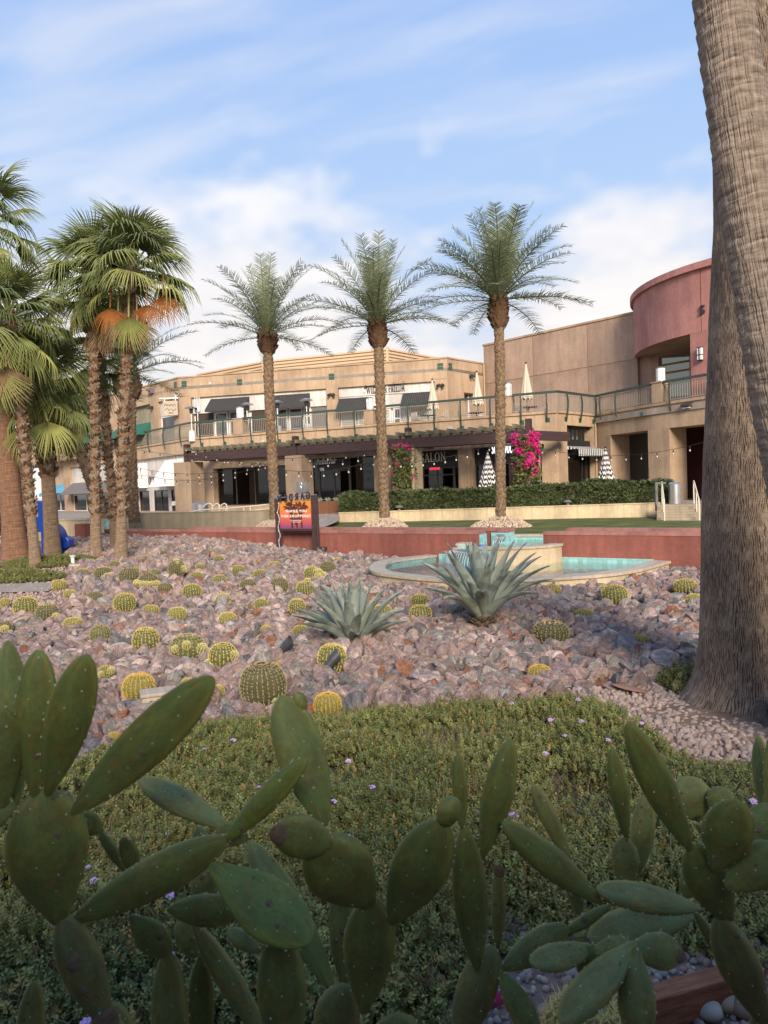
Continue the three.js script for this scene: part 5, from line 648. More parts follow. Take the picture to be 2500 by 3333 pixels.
  // conduit and outlet boxes on the right post, cable with small lights on the left post
  const bx = F.L + 0.17; for (const x of [bx - 0.04, bx + 0.12]) { const q = fbox(g, 'outlet_box', F, x - 0.07, x + 0.07, F.px([1065, 1793])[1], F.px([1065, 1780])[1], -0.02, 0.06, M.purple); fbox(g, 'outlet_cover', F, x - 0.035, x + 0.035, F.px([1065, 1792])[1], F.px([1065, 1782])[1], 0.061, 0.07, M.steel); } fmesh(g, 'conduit', F, rod(v3(0, 0, 0), v3(0, 0.32, 0), 0.014), M.steel, bx + 0.12, F.px([1065, 1793])[1] - 0.32, 0.02); fmesh(g, 'conduit', F, rod(v3(0, 0, 0), v3(0, 0.62, 0), 0.016), M.purple, F.L + 0.1, F.px([1065, 1793])[1], 0.03);
  { const pts = []; for (let i = 0; i <= 12; i++) pts.push(v3(0.06 + 0.03 * sin(i * 1.9), lerp(0.15, ya, i / 12), 0.07)); fmesh(g, 'cable', F, tube(pts, 0.008, 4), M.whiteMetal); for (let i = 1; i < 12; i += 2) fmesh(g, 'small_bulb', F, new THREE.SphereGeometry(0.02, 8, 6), M.bulb, pts[i].x, pts[i].y, 0.085); }
}

// =====================================================================================================
// FAR LEFT: cream wall with its own cascade, planter, blue sculpture, path light
// =====================================================================================================
{ const A = plan(110, 1740, 24.5), B = plan(300, 1740, 23.2), C = plan(352, 1740, 24.3), g = thing('cream_garden_wall', 'cream stucco wall behind the blue sculpture', 'wall'), F = frame(A, B), F2 = frame(B, C); const yt = F.px([240, 1688])[1];
  fbox(g, 'wall_face', F, 0, F.L, 0, yt - 0.06, -0.3, 0, M.cream); fbox(g, 'wall_cap', F, -0.02, F.L + 0.02, yt - 0.059, yt, -0.33, 0.03, M.stoneCap);
  fbox(g, 'red_end_block', F, F.px([270, 1740])[0], F.L + 0.02, 0, F.px([285, 1704])[1], 0.002, 0.3, M.red);
  const D = plan(300, 1740, 25.6), E = plan(420, 1740, 26.6), F3 = frame(D, E); const t = thing('cascade_wall', 'small aqua tiled cascade wall between the two fan palm trunks', 'fountain'); fbox(t, 'wall_face', F3, 0, F3.L, 0, F3.px([340, 1690])[1], -0.25, 0, M.cream); const s0 = F3.px([338, 1710])[0], s1 = F3.px([366, 1710])[0]; fbox(t, 'aqua_tiles', F3, s0, s1, 0, F3.px([350, 1690])[1] - 0.02, 0.001, 0.12, M.aqua); fbox(t, 'red_block', F3, s1 + 0.02, s1 + 0.35, 0, F3.px([380, 1700])[1], 0.002, 0.3, M.red); for (let i = 0; i < 4; i++) fmesh(t, 'water_stream', F3, tube([v3(0, 0, 0.13), v3(0, -0.1, 0.2), v3(0, -0.5, 0.23)], 0.015, 5), M.stream, lerp(s0, s1, (i + 0.5) / 4), F3.px([350, 1692])[1] - 0.05, 0);
  const pl = thing('planter_wall', 'tan planter box with dark shrub at the left edge', 'planter'); const G = frame(plan(-120, 1750, 22.5), plan(92, 1750, 24.5)); fbox(pl, 'planter_box', G, 0, G.L, 0, G.px([30, 1748])[1], -1.6, 0, M.tan); fbox(pl, 'planter_cap', G, -0.02, G.L + 0.02, G.px([30, 1748])[1] + 0.001, G.px([30, 1748])[1] + 0.06, -1.65, 0.05, M.stoneCap);
  hedge('dark rounded shrub in the planter at the left edge', G, 0.2, G.L - 0.1, G.px([30, 1748])[1], G.px([40, 1712])[1] + 0.1, -0.15, 1.3, 77, 'shrub');
  struct('pavement', (() => { const q = sheet(-30, -6.2, -13.4, -14.3, 20, 2, (x, z) => gardenY(x, z) + 0.03); return q; })(), M.paving);
}
{ // blue animal sculpture: flat steel shapes with thickness
  const p = onGarden(196, 1800), d = -p.z; const g = thing('blue_sculpture', 'cobalt blue cut-out animal sculpture half hidden behind fan palm trunks', 'sculpture', p); M.cobalt = mat('cobalt blue enamel', 0.006, 0.045, 0.30, { roughness: 0.35 });
  const sc = 1.12 * d / FPX, E = (pts, dep, z) => { const s = new THREE.Shape(pts.map(q => new THREE.Vector2(q[0] * sc, q[1] * sc))), e = new THREE.ExtrudeGeometry(s, { depth: dep, bevelEnabled: true, bevelSize: 0.02, bevelThickness: 0.02, bevelSegments: 2, curveSegments: 24 }); e.translate(0, 0, z); return e; };
  const ell = (cx, cy, rx, ry, a0 = 0, a1 = 2 * PI) => { const o = []; for (let i = 0; i <= 36; i++) { const a = lerp(a0, a1, i / 36); o.push([cx + cos(a) * rx, cy + sin(a) * ry]); } return o; };
  mesh('body', E([[-40, 0], [14, 0], [14, 30], ...ell(-28, 34, 42, 54, 0, PI * 0.62), [-40, 60]], 0.4, -0.2), M.cobalt, g); mesh('tail', E(ell(22, 30, 11, 15), 0.3, -0.15), M.cobalt, g); mesh('head', E(ell(-48, 118, 30, 34, -PI * 0.5, PI * 0.5).concat([[-46, 152], [-46, 84]]), 0.36, -0.18), M.cobalt, g); mesh('neck', E(ell(-52, 86, 18, 20), 0.3, -0.16), M.cobalt, g); mesh('ear', E([[-36, 118], [-16, 118], [-16, 152], [-40, 152]], 0.3, -0.16), M.cobalt, g);
}
{ const p = onGarden(238, 1836), g = thing('path_light', 'short white garden bollard light beside the green shrub', 'garden light', p); mesh('post', new THREE.CylinderGeometry(0.035, 0.045, 0.2, 10).translate(0, 0.1, 0), M.whiteMetal, g); mesh('cap', new THREE.CylinderGeometry(0.075, 0.05, 0.05, 14).translate(0, 0.225, 0), M.whiteMetal, g); }

// =====================================================================================================
// BEHIND THE PHOTOGRAPHER: the building and the roofed walk whose shade lies over the garden
// =====================================================================================================
{ const g = thing('arcade_building', 'tan building with roofed walk behind the viewpoint', 'building'); mesh('wall', box(-26, 26, -0.3, 2.9, 4.2, 9), M.tan, g); mesh('walk_roof', box(-26, 26, 2.42, 2.6, 0.9, 4.19), M.tan, g); for (const x of [-9, 9]) mesh('column', box(x - 0.4, x + 0.4, -0.3, 2.419, 1.1, 1.7), M.tan, g); struct('walk_pavement', box(-26, 26, -0.3, 0.02, 0.2, 4.2), M.paving); }

// =====================================================================================================
// PALMS
// =====================================================================================================
const leafMat = (name, r, g, b, tr = 0.25) => mat(name, r, g, b, { physical: true, transmission: tr, roughness: 0.75, side: THREE.DoubleSide, ior: 1.3 });
M.fan = [leafMat('fan frond green', 0.235, 0.265, 0.085), leafMat('fan frond deep green', 0.155, 0.195, 0.065), leafMat('fan frond yellow green', 0.38, 0.39, 0.13)];
M.fanDead = leafMat('dead fan frond', 0.33, 0.22, 0.12, 0.1); M.fanOrange = leafMat('orange dying frond', 0.48, 0.20, 0.055, 0.2);
M.date = [leafMat('date frond grey green', 0.25, 0.285, 0.17), leafMat('date frond olive', 0.20, 0.225, 0.11), leafMat('date frond pale', 0.32, 0.345, 0.21)];
M.boot = mat('fibrous leaf base', 0.36, 0.20, 0.11, { map: rep(T.noiseC, 1), roughness: 1 }); M.bootGrey = mat('weathered leaf base', 0.40, 0.31, 0.22, { map: rep(T.noiseC, 1), roughness: 1 }); M.bootDark = mat('rust brown leaf base', 0.17, 0.085, 0.045, { map: rep(T.noiseC, 1), roughness: 1 });
M.fanTrunk = mat('ringed fan palm bark', 0.36, 0.26, 0.18, { map: rep(T.ringC, 2, 1.25), bumpMap: rep(T.ringB, 2, 1.25), bumpScale: 0.018, roughness: 1 }); M.redTrunk = mat('red brown fan palm bark', 0.30, 0.17, 0.11, { map: rep(T.ringC, 2, 1.25), bumpMap: rep(T.ringB, 2, 1.25), bumpScale: 0.016, roughness: 1 });
M.dateTrunk = mat('date palm core', 0.19, 0.13, 0.085, { map: rep(T.ringC, 2, 1.25), roughness: 1 });

// fan frond: petiole along +z, then a pleated blade whose split tips hang
function fanGeo(seed, o = {}) {
  const r = rng(seed), t = new Tri(), pet = o.pet ?? 0.75, Rb = o.R ?? 0.85, n = o.n ?? 30, half = R(o.half ?? 105), droop = o.droop ?? 0.5, cup = o.cup ?? 0.2;
  const pw = 0.022; t.q(v3(-pw, 0, 0), v3(pw, 0, 0), v3(pw * 0.6, 0.02, pet), v3(-pw * 0.6, 0.02, pet)); t.q(v3(-pw, 0, 0), v3(-pw * 0.6, 0.02, pet), v3(0, -0.02, pet), v3(0, -0.035, 0)); t.q(v3(pw, 0, 0), v3(0, -0.035, 0), v3(0, -0.02, pet), v3(pw * 0.6, 0.02, pet));
  const rs = [0.04, 0.42, 0.68, 0.86, 1], ws = [1, 0.92, 0.5, 0.26, 0.02];
  for (let k = 0; k < n; k++) {
    const a = lerp(-half, half, (k + 0.5) / n), da = half / n, L = Rb * (1 - 0.22 * Math.pow(abs(a) / half, 2)) * (0.9 + 0.2 * r()), dr = droop * (0.7 + 0.6 * r()), tw = (r() - 0.5) * 0.12, rows = [];
    for (let j = 0; j < 5; j++) { const q = rs[j], rad = L * q, w = da * ws[j] * 0.98, drop = -dr * L * Math.pow(max(0, q - 0.38) / 0.62, 2) * 0.9 + cup * L * q * (1 - q) - 0.25 * cup * abs(a) * q * L, aa = a + tw * q * q, P = (x, y) => { const s = rad * (1 - 0.28 * max(0, q - 0.6) * dr); return v3(sin(x) * s, drop + y, pet + cos(x) * s); }; rows.push([P(aa - w, -0.012 * (1 - q)), P(aa, 0.02 * (1 - q * 0.7)), P(aa + w, -0.012 * (1 - q))]); }
    for (let j = 0; j < 4; j++) { t.q(rows[j][0], rows[j][1], rows[j + 1][1], rows[j + 1][0]); t.q(rows[j][1], rows[j][2], rows[j + 1][2], rows[j + 1][1]); }
  }
  return t.geo();
}
const fans = { young: [fanGeo(1, { droop: 0.15, cup: 0.25, half: 88 }), fanGeo(2, { droop: 0.25, half: 95 })], mid: [fanGeo(3, { droop: 0.6, half: 95 }), fanGeo(4, { droop: 0.8, half: 100 }), fanGeo(5, { droop: 0.42, half: 90 })], old: [fanGeo(6, { droop: 0.55, half: 80, cup: 0.1 }), fanGeo(7, { droop: 0.35, half: 66, cup: 0.1 })], dead: [fanGeo(8, { droop: 0.2, half: 38, n: 22, cup: 0.05 }), fanGeo(9, { droop: 0.15, half: 28, n: 20, cup: 0.0 })] };
function place(o, p, az, el, roll, s) { o.position.copy(p); o.quaternion.setFromEuler(new THREE.Euler(-el, az, roll, 'YXZ')); o.scale.setScalar(s); }
// wedge-shaped leaf base, pointing up and out (+z out, +y up)
const bootGeo = (() => { const t = new Tri(), a = v3(-0.5, -0.1, 0), b = v3(0.5, -0.1, 0), c = v3(0.34, 0.75, 0.34), d = v3(-0.34, 0.75, 0.34), e = v3(0, 0.95, 0.22), m = v3(0, 0.2, 0.34); t.t(a, b, m); t.t(b, c, m); t.t(c, d, m); t.t(d, a, m); t.t(c, e, d); t.t(b, v3(0.2, 0.8, 0), c); t.t(a, d, v3(-0.2, 0.8, 0)); return t.geo(); })();
const splitGeo = (() => { const t = new Tri(), a = v3(-0.55, -0.15, 0), b = v3(0.55, -0.15, 0), m = v3(0, 0.25, 0.3), l0 = v3(-0.75, 0.85, 0.52), l1 = v3(-0.3, 1.0, 0.40), r0 = v3(0.3, 1.0, 0.42), r1 = v3(0.75, 0.9, 0.55), n = v3(0, 0.42, 0.2); t.t(a, m, l0); t.t(m, l1, l0); t.t(m, n, l1); t.t(a, b, m); t.t(b, r1, m); t.t(m, r1, r0); t.t(m, r0, n); return t.geo(); })();
function bootsOn(tg, radius, y0, y1, spacing, size, geo, seed, jitter = 0.25, per = 9, flare = 1) { // phyllotaxis along the trunk
  const r = rng(seed), c = tg.userData.curve, L = tg.userData.L, out = [], n = Math.floor((y1 - y0) / spacing * per); let k = 0;
  for (let i = 0; i < n; i++) { const y = y0 + (i + 0.5) / n * (y1 - y0), t = clamp(y / L, 0, 1), p = c.getPointAt(t), tg2 = c.getTangentAt(t), az = i * 2.39996 + (r() - 0.5) * jitter, s = size * (0.8 + 0.4 * r()), g = geo.clone(); g.scale(s, s * (0.85 + 0.4 * r()), s * flare * (0.7 + 0.6 * r())); g.rotateX((r() - 0.5) * jitter); g.rotateZ((r() - 0.5) * jitter * 1.6); g.translate(0, 0, radius(t, y) - s * 0.05); g.rotateY(az); g.applyQuaternion(new THREE.Quaternion().setFromUnitVectors(v3(0, 1, 0), tg2)); g.translate(p.x, p.y, p.z); out.push(g); }
  return out;
}
const yOver = (p, v) => { let y = p.y + 3; for (let i = 0; i < 10; i++) { const k = pix(v3(p.x, y, p.z)); y -= (v - k[1]) * k[2] / FPX; } return y; };

// ---- fan palms (left cluster)
function fanPalm(o) {
  const base = o.base, r = rng(o.seed), d = pix(base)[2], g = thing('fan_palm', o.label, 'palm tree', base, o.group), top = at(o.top[0], o.top[1], d + (o.dd || 0)).sub(base), midx = o.bend || 0;
  const pts = [v3(0, -0.15, 0), v3(top.x * 0.22 + midx, top.y * 0.3, top.z * 0.3), v3(top.x * 0.6 + midx, top.y * 0.65, top.z * 0.65), top.clone()], r0 = o.r0, r1 = o.r1 ?? r0 * 0.75, fl = o.flare ?? 0.5;
  const rad = (t, y) => lerp(r0, r1, t) + r0 * fl * Math.exp(-max(0, y) / 0.55);
  const tg = trunkGeo(pts, rad, 28, 80, (a, y) => 0.012 * (noise3(cos(a) * 2 + 9, y * 3, sin(a) * 2 + 9, o.seed) - 0.5)); mesh('trunk', tg, o.trunkMat || M.fanTrunk, g);
  if (o.boots) { const [b0, b1] = o.boots, list = bootsOn(tg, (t, y) => rad(t, y) * 0.98, b0, min(b1, tg.userData.L - 0.05), 0.10, o.bootSize || 0.08, splitGeo, o.seed + 3, 0.9, 8, 1.0); const half = [[], [], []]; list.forEach((q, i) => half[i % 3].push(q)); mesh('leaf_bases', merge(half[0]), M.boot, g).userData.kind = 'stuff'; mesh('leaf_bases', merge(half[1]), M.bootGrey, g).userData.kind = 'stuff'; mesh('leaf_bases', merge(half[2]), M.bootDark, g).userData.kind = 'stuff'; }
  const c = top, S = o.scale || 1;
  for (let i = 0; i < o.n; i++) { const t = (i + 0.5) / o.n, el = R(lerp(86, o.low ?? -55, Math.pow(t, 1.05))) + (r() - 0.5) * 0.25, az = i * 2.39996 + (r() - 0.5) * 0.5, set = t < 0.25 ? fans.young : t < 0.72 ? fans.mid : fans.old, k = Math.floor(r() * set.length), m = t > 0.8 && r() < 0.5 ? M.fan[2] : r() < 0.45 ? M.fan[1] : M.fan[0]; const f = mesh('frond', set[k], m, g); place(f, c.clone().add(v3(0, -0.35 * t, 0)), az, el, (r() - 0.5) * 0.7, S * (0.85 + 0.3 * r()) * (t < 0.15 ? 0.8 : 1)); }
  for (let i = 0; i < (o.dead || 0); i++) { const f = mesh('dead_frond', fans.dead[i % 2], i % 3 === 0 ? M.bootDark2 || (M.bootDark2 = leafMat('brown dead frond', 0.21, 0.13, 0.075, 0.1)) : M.fanDead, g); place(f, c.clone().add(v3(0, -0.3 - 0.35 * r(), 0)), i * 2.39996 + r(), R(-78 - 10 * r()), (r() - 0.5) * 0.5, S * (0.8 + 0.35 * r())); }
  for (const [az, el, s, m] of o.extra || []) { const f = mesh('frond', fans.old[1], m, g); place(f, c.clone().add(v3(sin(az) * 0.3, -0.62, 0.3 + cos(az) * 0.3)), az, R(el), 0, s); }
  for (const [dx, dy, s, m] of o.hang || []) { const f = mesh('hanging_frond', fans.old[1], m, g); place(f, c.clone().add(v3(dx, dy, 0.38 - 0.1 * abs(dx))), dx * 0.5, R(-83), dx * 0.3, s); }
  return g;
}
// az 0 points to the photographer (+z); positive turns towards +x
const grp = 'fan palms at the left';
fanPalm({ seed: 11, base: onGarden(392, 1822), top: [428, 850], r0: 0.10, r1: 0.10, flare: 1.0, boots: [1.15, 7.6], n: 50, dead: 14, scale: 0.9, low: -28, group: grp, label: 'tallest fan palm with orange hanging fronds, nearest the red wall', extra: [], hang: [[-0.36, -0.5, 0.85, M.fanOrange], [0.04, -0.62, 1.0, M.fan[2]], [0.42, -0.55, 0.72, M.fanOrange], [0.78, -0.3, 0.8, M.fanOrange], [-0.2, -0.75, 0.85, M.fanDead], [0.2, -0.85, 0.8, M.fanDead]] });
fanPalm({ seed: 12, base: onGarden(312, 1812), top: [305, 880], dd: 0.2, r0: 0.10, r1: 0.10, flare: 1.0, boots: [1.1, 7.6], n: 50, dead: 18, scale: 0.9, low: -60, group: grp, label: 'fan palm with shaggy rust trunk just left of the tallest one' });
fanPalm({ seed: 13, base: onGarden(348, 1795).add(v3(0, 0, -0.6)), top: [322, 1120], r0: 0.09, r1: 0.09, flare: 0.7, boots: [0.9, 6], n: 26, dead: 6, scale: 0.85, low: -60, group: grp, label: 'slim fan palm trunk squeezed behind the two shaggy ones' });
fanPalm({ seed: 14, base: onGarden(172, 1808), top: [132, 1215], r0: 0.165, r1: 0.15, flare: 0.4, boots: [2.05, 5.2], n: 44, dead: 10, scale: 0.92, low: -66, group: grp, bootSize: 0.14, label: 'fan palm with smooth lower trunk and bark collar by the blue sculpture', extra: [[0.7, -52, 1.15, M.fan[2]], [0.1, -66, 1.1, M.fan[2]], [1.3, -30, 1.1, M.fan[1]]] });
fanPalm({ seed: 15, base: onGarden(116, 1838), top: [30, 1010], r0: 0.09, r1: 0.09, flare: 0.8, boots: [1.3, 7.0], n: 48, dead: 20, scale: 0.88, low: -68, group: grp, label: 'slender leaning fan palm between thick red trunk and smooth trunk', extra: [[0.15, -82, 1.1, M.fan[2]], [0.5, -80, 1.0, M.fanDead]] });
fanPalm({ seed: 16, base: onGarden(52, 1815), top: [-60, 690], r0: 0.25, r1: 0.19, flare: 0.5, n: 32, dead: 10, scale: 1.0, low: -60, trunkMat: M.redTrunk, group: grp, label: 'thick red brown fan palm trunk at the left edge' });
fanPalm({ seed: 17, base: onGarden(190, 1770).add(v3(0, 0, -4)), top: [205, 1330], r0: 0.2, r1: 0.2, boots: [0.8, 4], n: 40, dead: 4, scale: 1.0, low: -50, group: grp, label: 'short dark fan palm in the shade behind the cluster' });
fanPalm({ seed: 18, base: onGarden(-70, 1800), top: [-80, 1180], r0: 0.2, r1: 0.2, boots: [0.8, 5], n: 28, dead: 6, scale: 1.0, low: -60, group: grp, label: 'fan palm crown spilling in at the left edge above the planter' });

// ---- date palms
function dateFrond(seed, o) { // rachis in the y-z plane starting along elevation e, curving down
  const r = rng(seed), t = new Tri(), L = o.L, n = 42, P = [], e0 = R(o.e), bend = R(o.bend); let p = v3(0, 0, 0); const N = 60, tang = [];
  for (let i = 0; i <= N; i++) { const q = i / N, e = e0 - bend * Math.pow(q, 1.5); P.push(p.clone()); tang.push(v3(0, sin(e), cos(e))); p.add(v3(0, sin(e) * L / N, cos(e) * L / N)); }
  for (let i = 0; i < N; i += 4) { const w = 0.03 * (1 - i / N) + 0.006, w2 = 0.03 * (1 - (i + 4) / N) + 0.006, a = P[i], b = P[i + 4], u = v3(0, 0.6 * w, 0), u2 = v3(0, 0.6 * w2, 0); t.q(v3(-w, a.y, a.z), v3(0, a.y + w, a.z), v3(0, b.y + w2, b.z), v3(-w2, b.y, b.z)); t.q(v3(0, a.y + w, a.z), v3(w, a.y, a.z), v3(w2, b.y, b.z), v3(0, b.y + w2, b.z)); t.q(v3(w, a.y, a.z), v3(-w, a.y, a.z), v3(-w2, b.y, b.z), v3(w2, b.y, b.z)); }
  for (let k = 0; k < n; k++) for (const s of [-1, 1]) { const q = 0.13 + 0.86 * (k + 0.4 * r()) / n, i = Math.floor(q * N), a = P[i], T0 = tang[i], up = v3(0, T0.z, -T0.y), len = o.leaf * (0.35 + 0.65 * sin(PI * clamp(0.12 + q * 0.84, 0, 1))) * (0.9 + 0.2 * r()), fw = 0.42 + 0.4 * q + (r() - 0.5) * 0.14, dir = v3(s, 0, 0).addScaledVector(T0, fw).addScaledVector(up, 0.22 + (r() - 0.5) * 0.4).normalize(), tip = a.clone().addScaledVector(dir, len).add(v3(0, -0.12 * len, 0)), m = a.clone().addScaledVector(dir, len * 0.45), w = T0.clone().multiplyScalar(0.014); t.t(a.clone().sub(w), m.clone().add(w), m.clone().sub(w)); t.t(a.clone().sub(w), a.clone().add(w), m.clone().add(w)); t.t(m.clone().sub(w), m.clone().add(w), tip); }
  return t.geo();
}
const dateFronds = [[85, 14], [77, 24], [68, 34], [57, 40], [45, 44], [33, 44], [20, 38], [6, 28]].map(([e, b], i) => [e, dateFrond(30 + i, { e, bend: b, L: 2.95 - (i === 0 ? 0.35 : 0), leaf: 0.56 }), dateFrond(50 + i, { e: e - 4, bend: b + 8, L: 2.8, leaf: 0.52 })]);
function datePalm(o) {
  const base = o.base, r = rng(o.seed), d = pix(base)[2], g = thing('date_palm', o.label, 'palm tree', base, o.group), S = o.S || 1;
  const pine0 = at(o.pine0[0], o.pine0[1], d).sub(base), pine1 = at(o.pine1[0], o.pine1[1], d).sub(base), pts = [v3(0, -0.2, 0), v3(pine0.x * 0.3, pine0.y * 0.33, 0), v3(pine0.x * 0.7, pine0.y * 0.68, 0), pine0, pine1], tl = pine0.y / pine1.y;
  const rad = (t, y) => (o.r * (1 + 0.25 * Math.exp(-max(0, y) / 0.35)) * (t < 0.75 ? 1 : 1 - 0.12 * (t - 0.75) * 4) + (t > tl - 0.012 ? o.r * 0.85 * sin(PI * clamp((t - tl + 0.012) / (1 - tl + 0.05), 0, 1) ** 0.62) : 0));
  const tg = trunkGeo(pts, (t, y) => rad(t, y) * 0.9, 24, 90); mesh('trunk', tg, M.dateTrunk, g);
  const L = tg.userData.L, yl = tl * L, A = bootsOn(tg, (t, y) => rad(t, y) * 0.88, 0.05, yl, 0.082, 0.125, bootGeo, o.seed, 0.45, 8, 0.75), B = bootsOn(tg, (t, y) => rad(t, y) * 0.9, yl - 0.02, L - 0.03, 0.11, 0.22, splitGeo, o.seed + 1, 0.4, 10, 0.7);
  const gr = [[], []]; A.forEach((q, i) => gr[i % 3 ? 1 : 0].push(q)); mesh('leaf_bases', merge(gr[0]), M.boot2 || (M.boot2 = mat('tan leaf scar', 0.175, 0.105, 0.06, { roughness: 1 })), g).userData.kind = 'stuff'; mesh('leaf_bases', merge(gr[1]), M.bootGrey2 || (M.bootGrey2 = mat('grey leaf scar', 0.225, 0.155, 0.095, { roughness: 1 })), g).userData.kind = 'stuff'; mesh('pineapple_bulb', merge(B), M.bulbBrown || (M.bulbBrown = mat('brown cut frond stubs', 0.20, 0.105, 0.055, { map: rep(T.noiseC, 1), roughness: 1 })), g);
  for (let i = 0; i < o.n; i++) { const t = (i + 0.5) / o.n, q = clamp(Math.floor(Math.pow(t, 0.95) * 8), 0, 7), fr = dateFronds[q], f = mesh('frond', fr[1 + (r() < 0.5 ? 0 : 1)], M.date[r() < 0.5 ? 0 : r() < 0.55 ? 1 : 2], g); f.position.copy(pine1).add(v3(0, -0.05 - 0.12 * t, 0)); f.rotation.set(0, i * 2.39996 + (r() - 0.5) * 0.6 + (o.turn || 0), 0, 'YXZ'); f.rotation.z = (r() - 0.5) * 0.3; f.scale.setScalar(S * (0.88 + 0.22 * r())); }
  return g;
}
const MOUNDS = [];
const lawnPt = (u, v, d) => { const p = at(u, v, d); return p; };
const dg = 'date palms on the lawn';
const DP = [[896, 1698, 28.6, [872, 1145], [868, 1085], 'left date palm on the lawn, the shortest of the three', 0.19, 1.04, 61], [1252, 1692, 28.2, [1232, 1125], [1228, 1048], 'middle date palm on the lawn behind the sign', 0.19, 1.1, 62], [1630, 1688, 27.6, [1624, 1062], [1622, 966], 'tallest date palm on the lawn behind the fountain', 0.185, 1.22, 63]];
for (const [u, v, d, a, b, label, r, S, seed] of DP) { const p = at(u, v, d); datePalm({ base: p, pine0: a, pine1: b, label, r, S, seed, n: [36, 42, 52][seed - 61], turn: seed, group: dg });
  const n = 24, rim = [], q = new Tri(), RX = seed === 63 ? 1.15 : 0.92, RZ = 0.85; // stone ring mound
  const ringY = (x, z) => max(lawnY(x, z) + 0.012, p.y + 0.04 - (p.y - lawnY(x, z)) * 0);
  const grp2 = thing('gravel_mound', 'mound of pale pebbles around the ' + label.split(' ').slice(0, 3).join(' ') + ' on the lawn', 'gravel', v3(p.x, 0, p.z)); for (let i = 0; i < n; i++) for (let j = 0; j < 4; j++) { const P = (ii, jj) => { const an = ii / n * 2 * PI, k = jj / 4, x = cos(an) * RX * k, z = sin(an) * RZ * k, yy = lerp(p.y + 0.06, lawnY(p.x + x, p.z + z) - 0.03, k * k); return v3(x, yy, z); }; q.q(P(i, j), P(i, j + 1), P(i + 1, j + 1), P(i + 1, j)); } mesh('mound', q.geo(), M.soil, grp2);
  const rr = rng(seed + 200), Ls = [], Cs = []; for (let i = 0; i < 900; i++) { const an = rr() * 2 * PI, k = Math.sqrt(rr()) * (0.98 + 0.06 * rr()), x = cos(an) * RX * k, z = sin(an) * RZ * k, yy = lerp(p.y + 0.06, lawnY(p.x + x, p.z + z) - 0.03, k * k); Ls.push(mtx(v3(x, yy + 0.01, z), new THREE.Euler(rr() * 6, rr() * 6, rr() * 6), v3(0.05 + 0.03 * rr(), 0.035, 0.045))); const c = 0.75 + 0.5 * rr(); Cs.push(RGB(c, c * 0.93, c * 0.86)); } grp2.userData.pending = null; MOUNDS.push([grp2, Ls, Cs]); }
datePalm({ base: at(428, 1686, 31), pine0: [418, 1290], pine1: [410, 1215], label: 'date palm partly hidden behind the tallest fan palm', r: 0.33, S: 1.15, seed: 64, n: 40, group: 'date palms beyond the fan palms' });
datePalm({ base: at(86, 1790, 26), pine0: [76, 1240], pine1: [74, 1165], label: 'date palm trunk seen between the leftmost fan palm trunks', r: 0.2, S: 0.9, seed: 65, n: 20, group: 'date palms beyond the fan palms' });
datePalm({ base: at(10, 1775, 27), pine0: [2, 1240], pine1: [0, 1165], label: 'date palm trunk at the very left edge behind the red trunk', r: 0.22, S: 0.9, seed: 66, n: 20, group: 'date palms beyond the fan palms' });

// ---- two thick old trunks at the right, close by
M.bark = mat('furrowed grey brown palm bark', 0.345, 0.275, 0.225, { map: rep(T.barkC, 3, 1 / 0.75), bumpMap: rep(T.barkB, 3, 1 / 0.75), bumpScale: 0.02, roughness: 1 });
M.bark2 = mat('ringed pale palm bark', 0.345, 0.285, 0.24, { map: rep(T.ringC, 2, 0.9), bumpMap: rep(T.ringB, 2, 0.9), bumpScale: 0.03, roughness: 1 });
{ const b = on(2475, 2285, 0), d = pix(b)[2], g = thing('old_palm_trunk', 'thick furrowed palm trunk with flared base at the right edge', 'palm tree', b), top = at(2462, -500, d).sub(b);
  const flare = (a, y) => 0.17 * Math.exp(-max(0, y) / 0.2) * (0.75 + 0.5 * noise3(cos(a) * 1.6 + 5, y, sin(a) * 1.6 + 5, 4));
  const tg = trunkGeo([v3(0, -0.25, 0), v3(top.x * 0.3, top.y * 0.3, 0), v3(top.x * 0.65, top.y * 0.65, 0), top], (t, y) => 0.415 + 0.03 * sin(y * 1.1), 180, 420, (a, y) => { const yy = y - 0.25, k = 46 * 2, wob = 6 * (noise3(cos(a) * 3 + 9, yy * 1.6, sin(a) * 3 + 9, 2) - 0.5); return flare(a, yy) + 0.022 * (noise3(cos(a) * 3 + 20, yy * 1.6, sin(a) * 3 + 20, 3) - 0.5) + 0.008 * (noise3(cos(a) * 14 + 20, yy * 9, sin(a) * 14 + 20, 6) - 0.5) + 0.05 * smooth(0.5, 0, yy) * (noise3(cos(a) * 9 + 30, yy * 2, sin(a) * 9 + 30, 7) - 0.5); });
  mesh('trunk', tg, M.bark, g); const r = rng(5); for (let i = 0; i < 14; i++) { const a = -0.6 + i * 0.33 + 0.2 * r(), R0 = 0.6; mesh('root', tube([v3(sin(a) * 0.48, 0.12, cos(a) * 0.48), v3(sin(a) * R0, 0.05, cos(a) * R0), v3(sin(a + 0.1) * (R0 + 0.16), -0.02, cos(a + 0.1) * (R0 + 0.16))], 0.03 + 0.02 * r(), 7), M.bark, g); } }
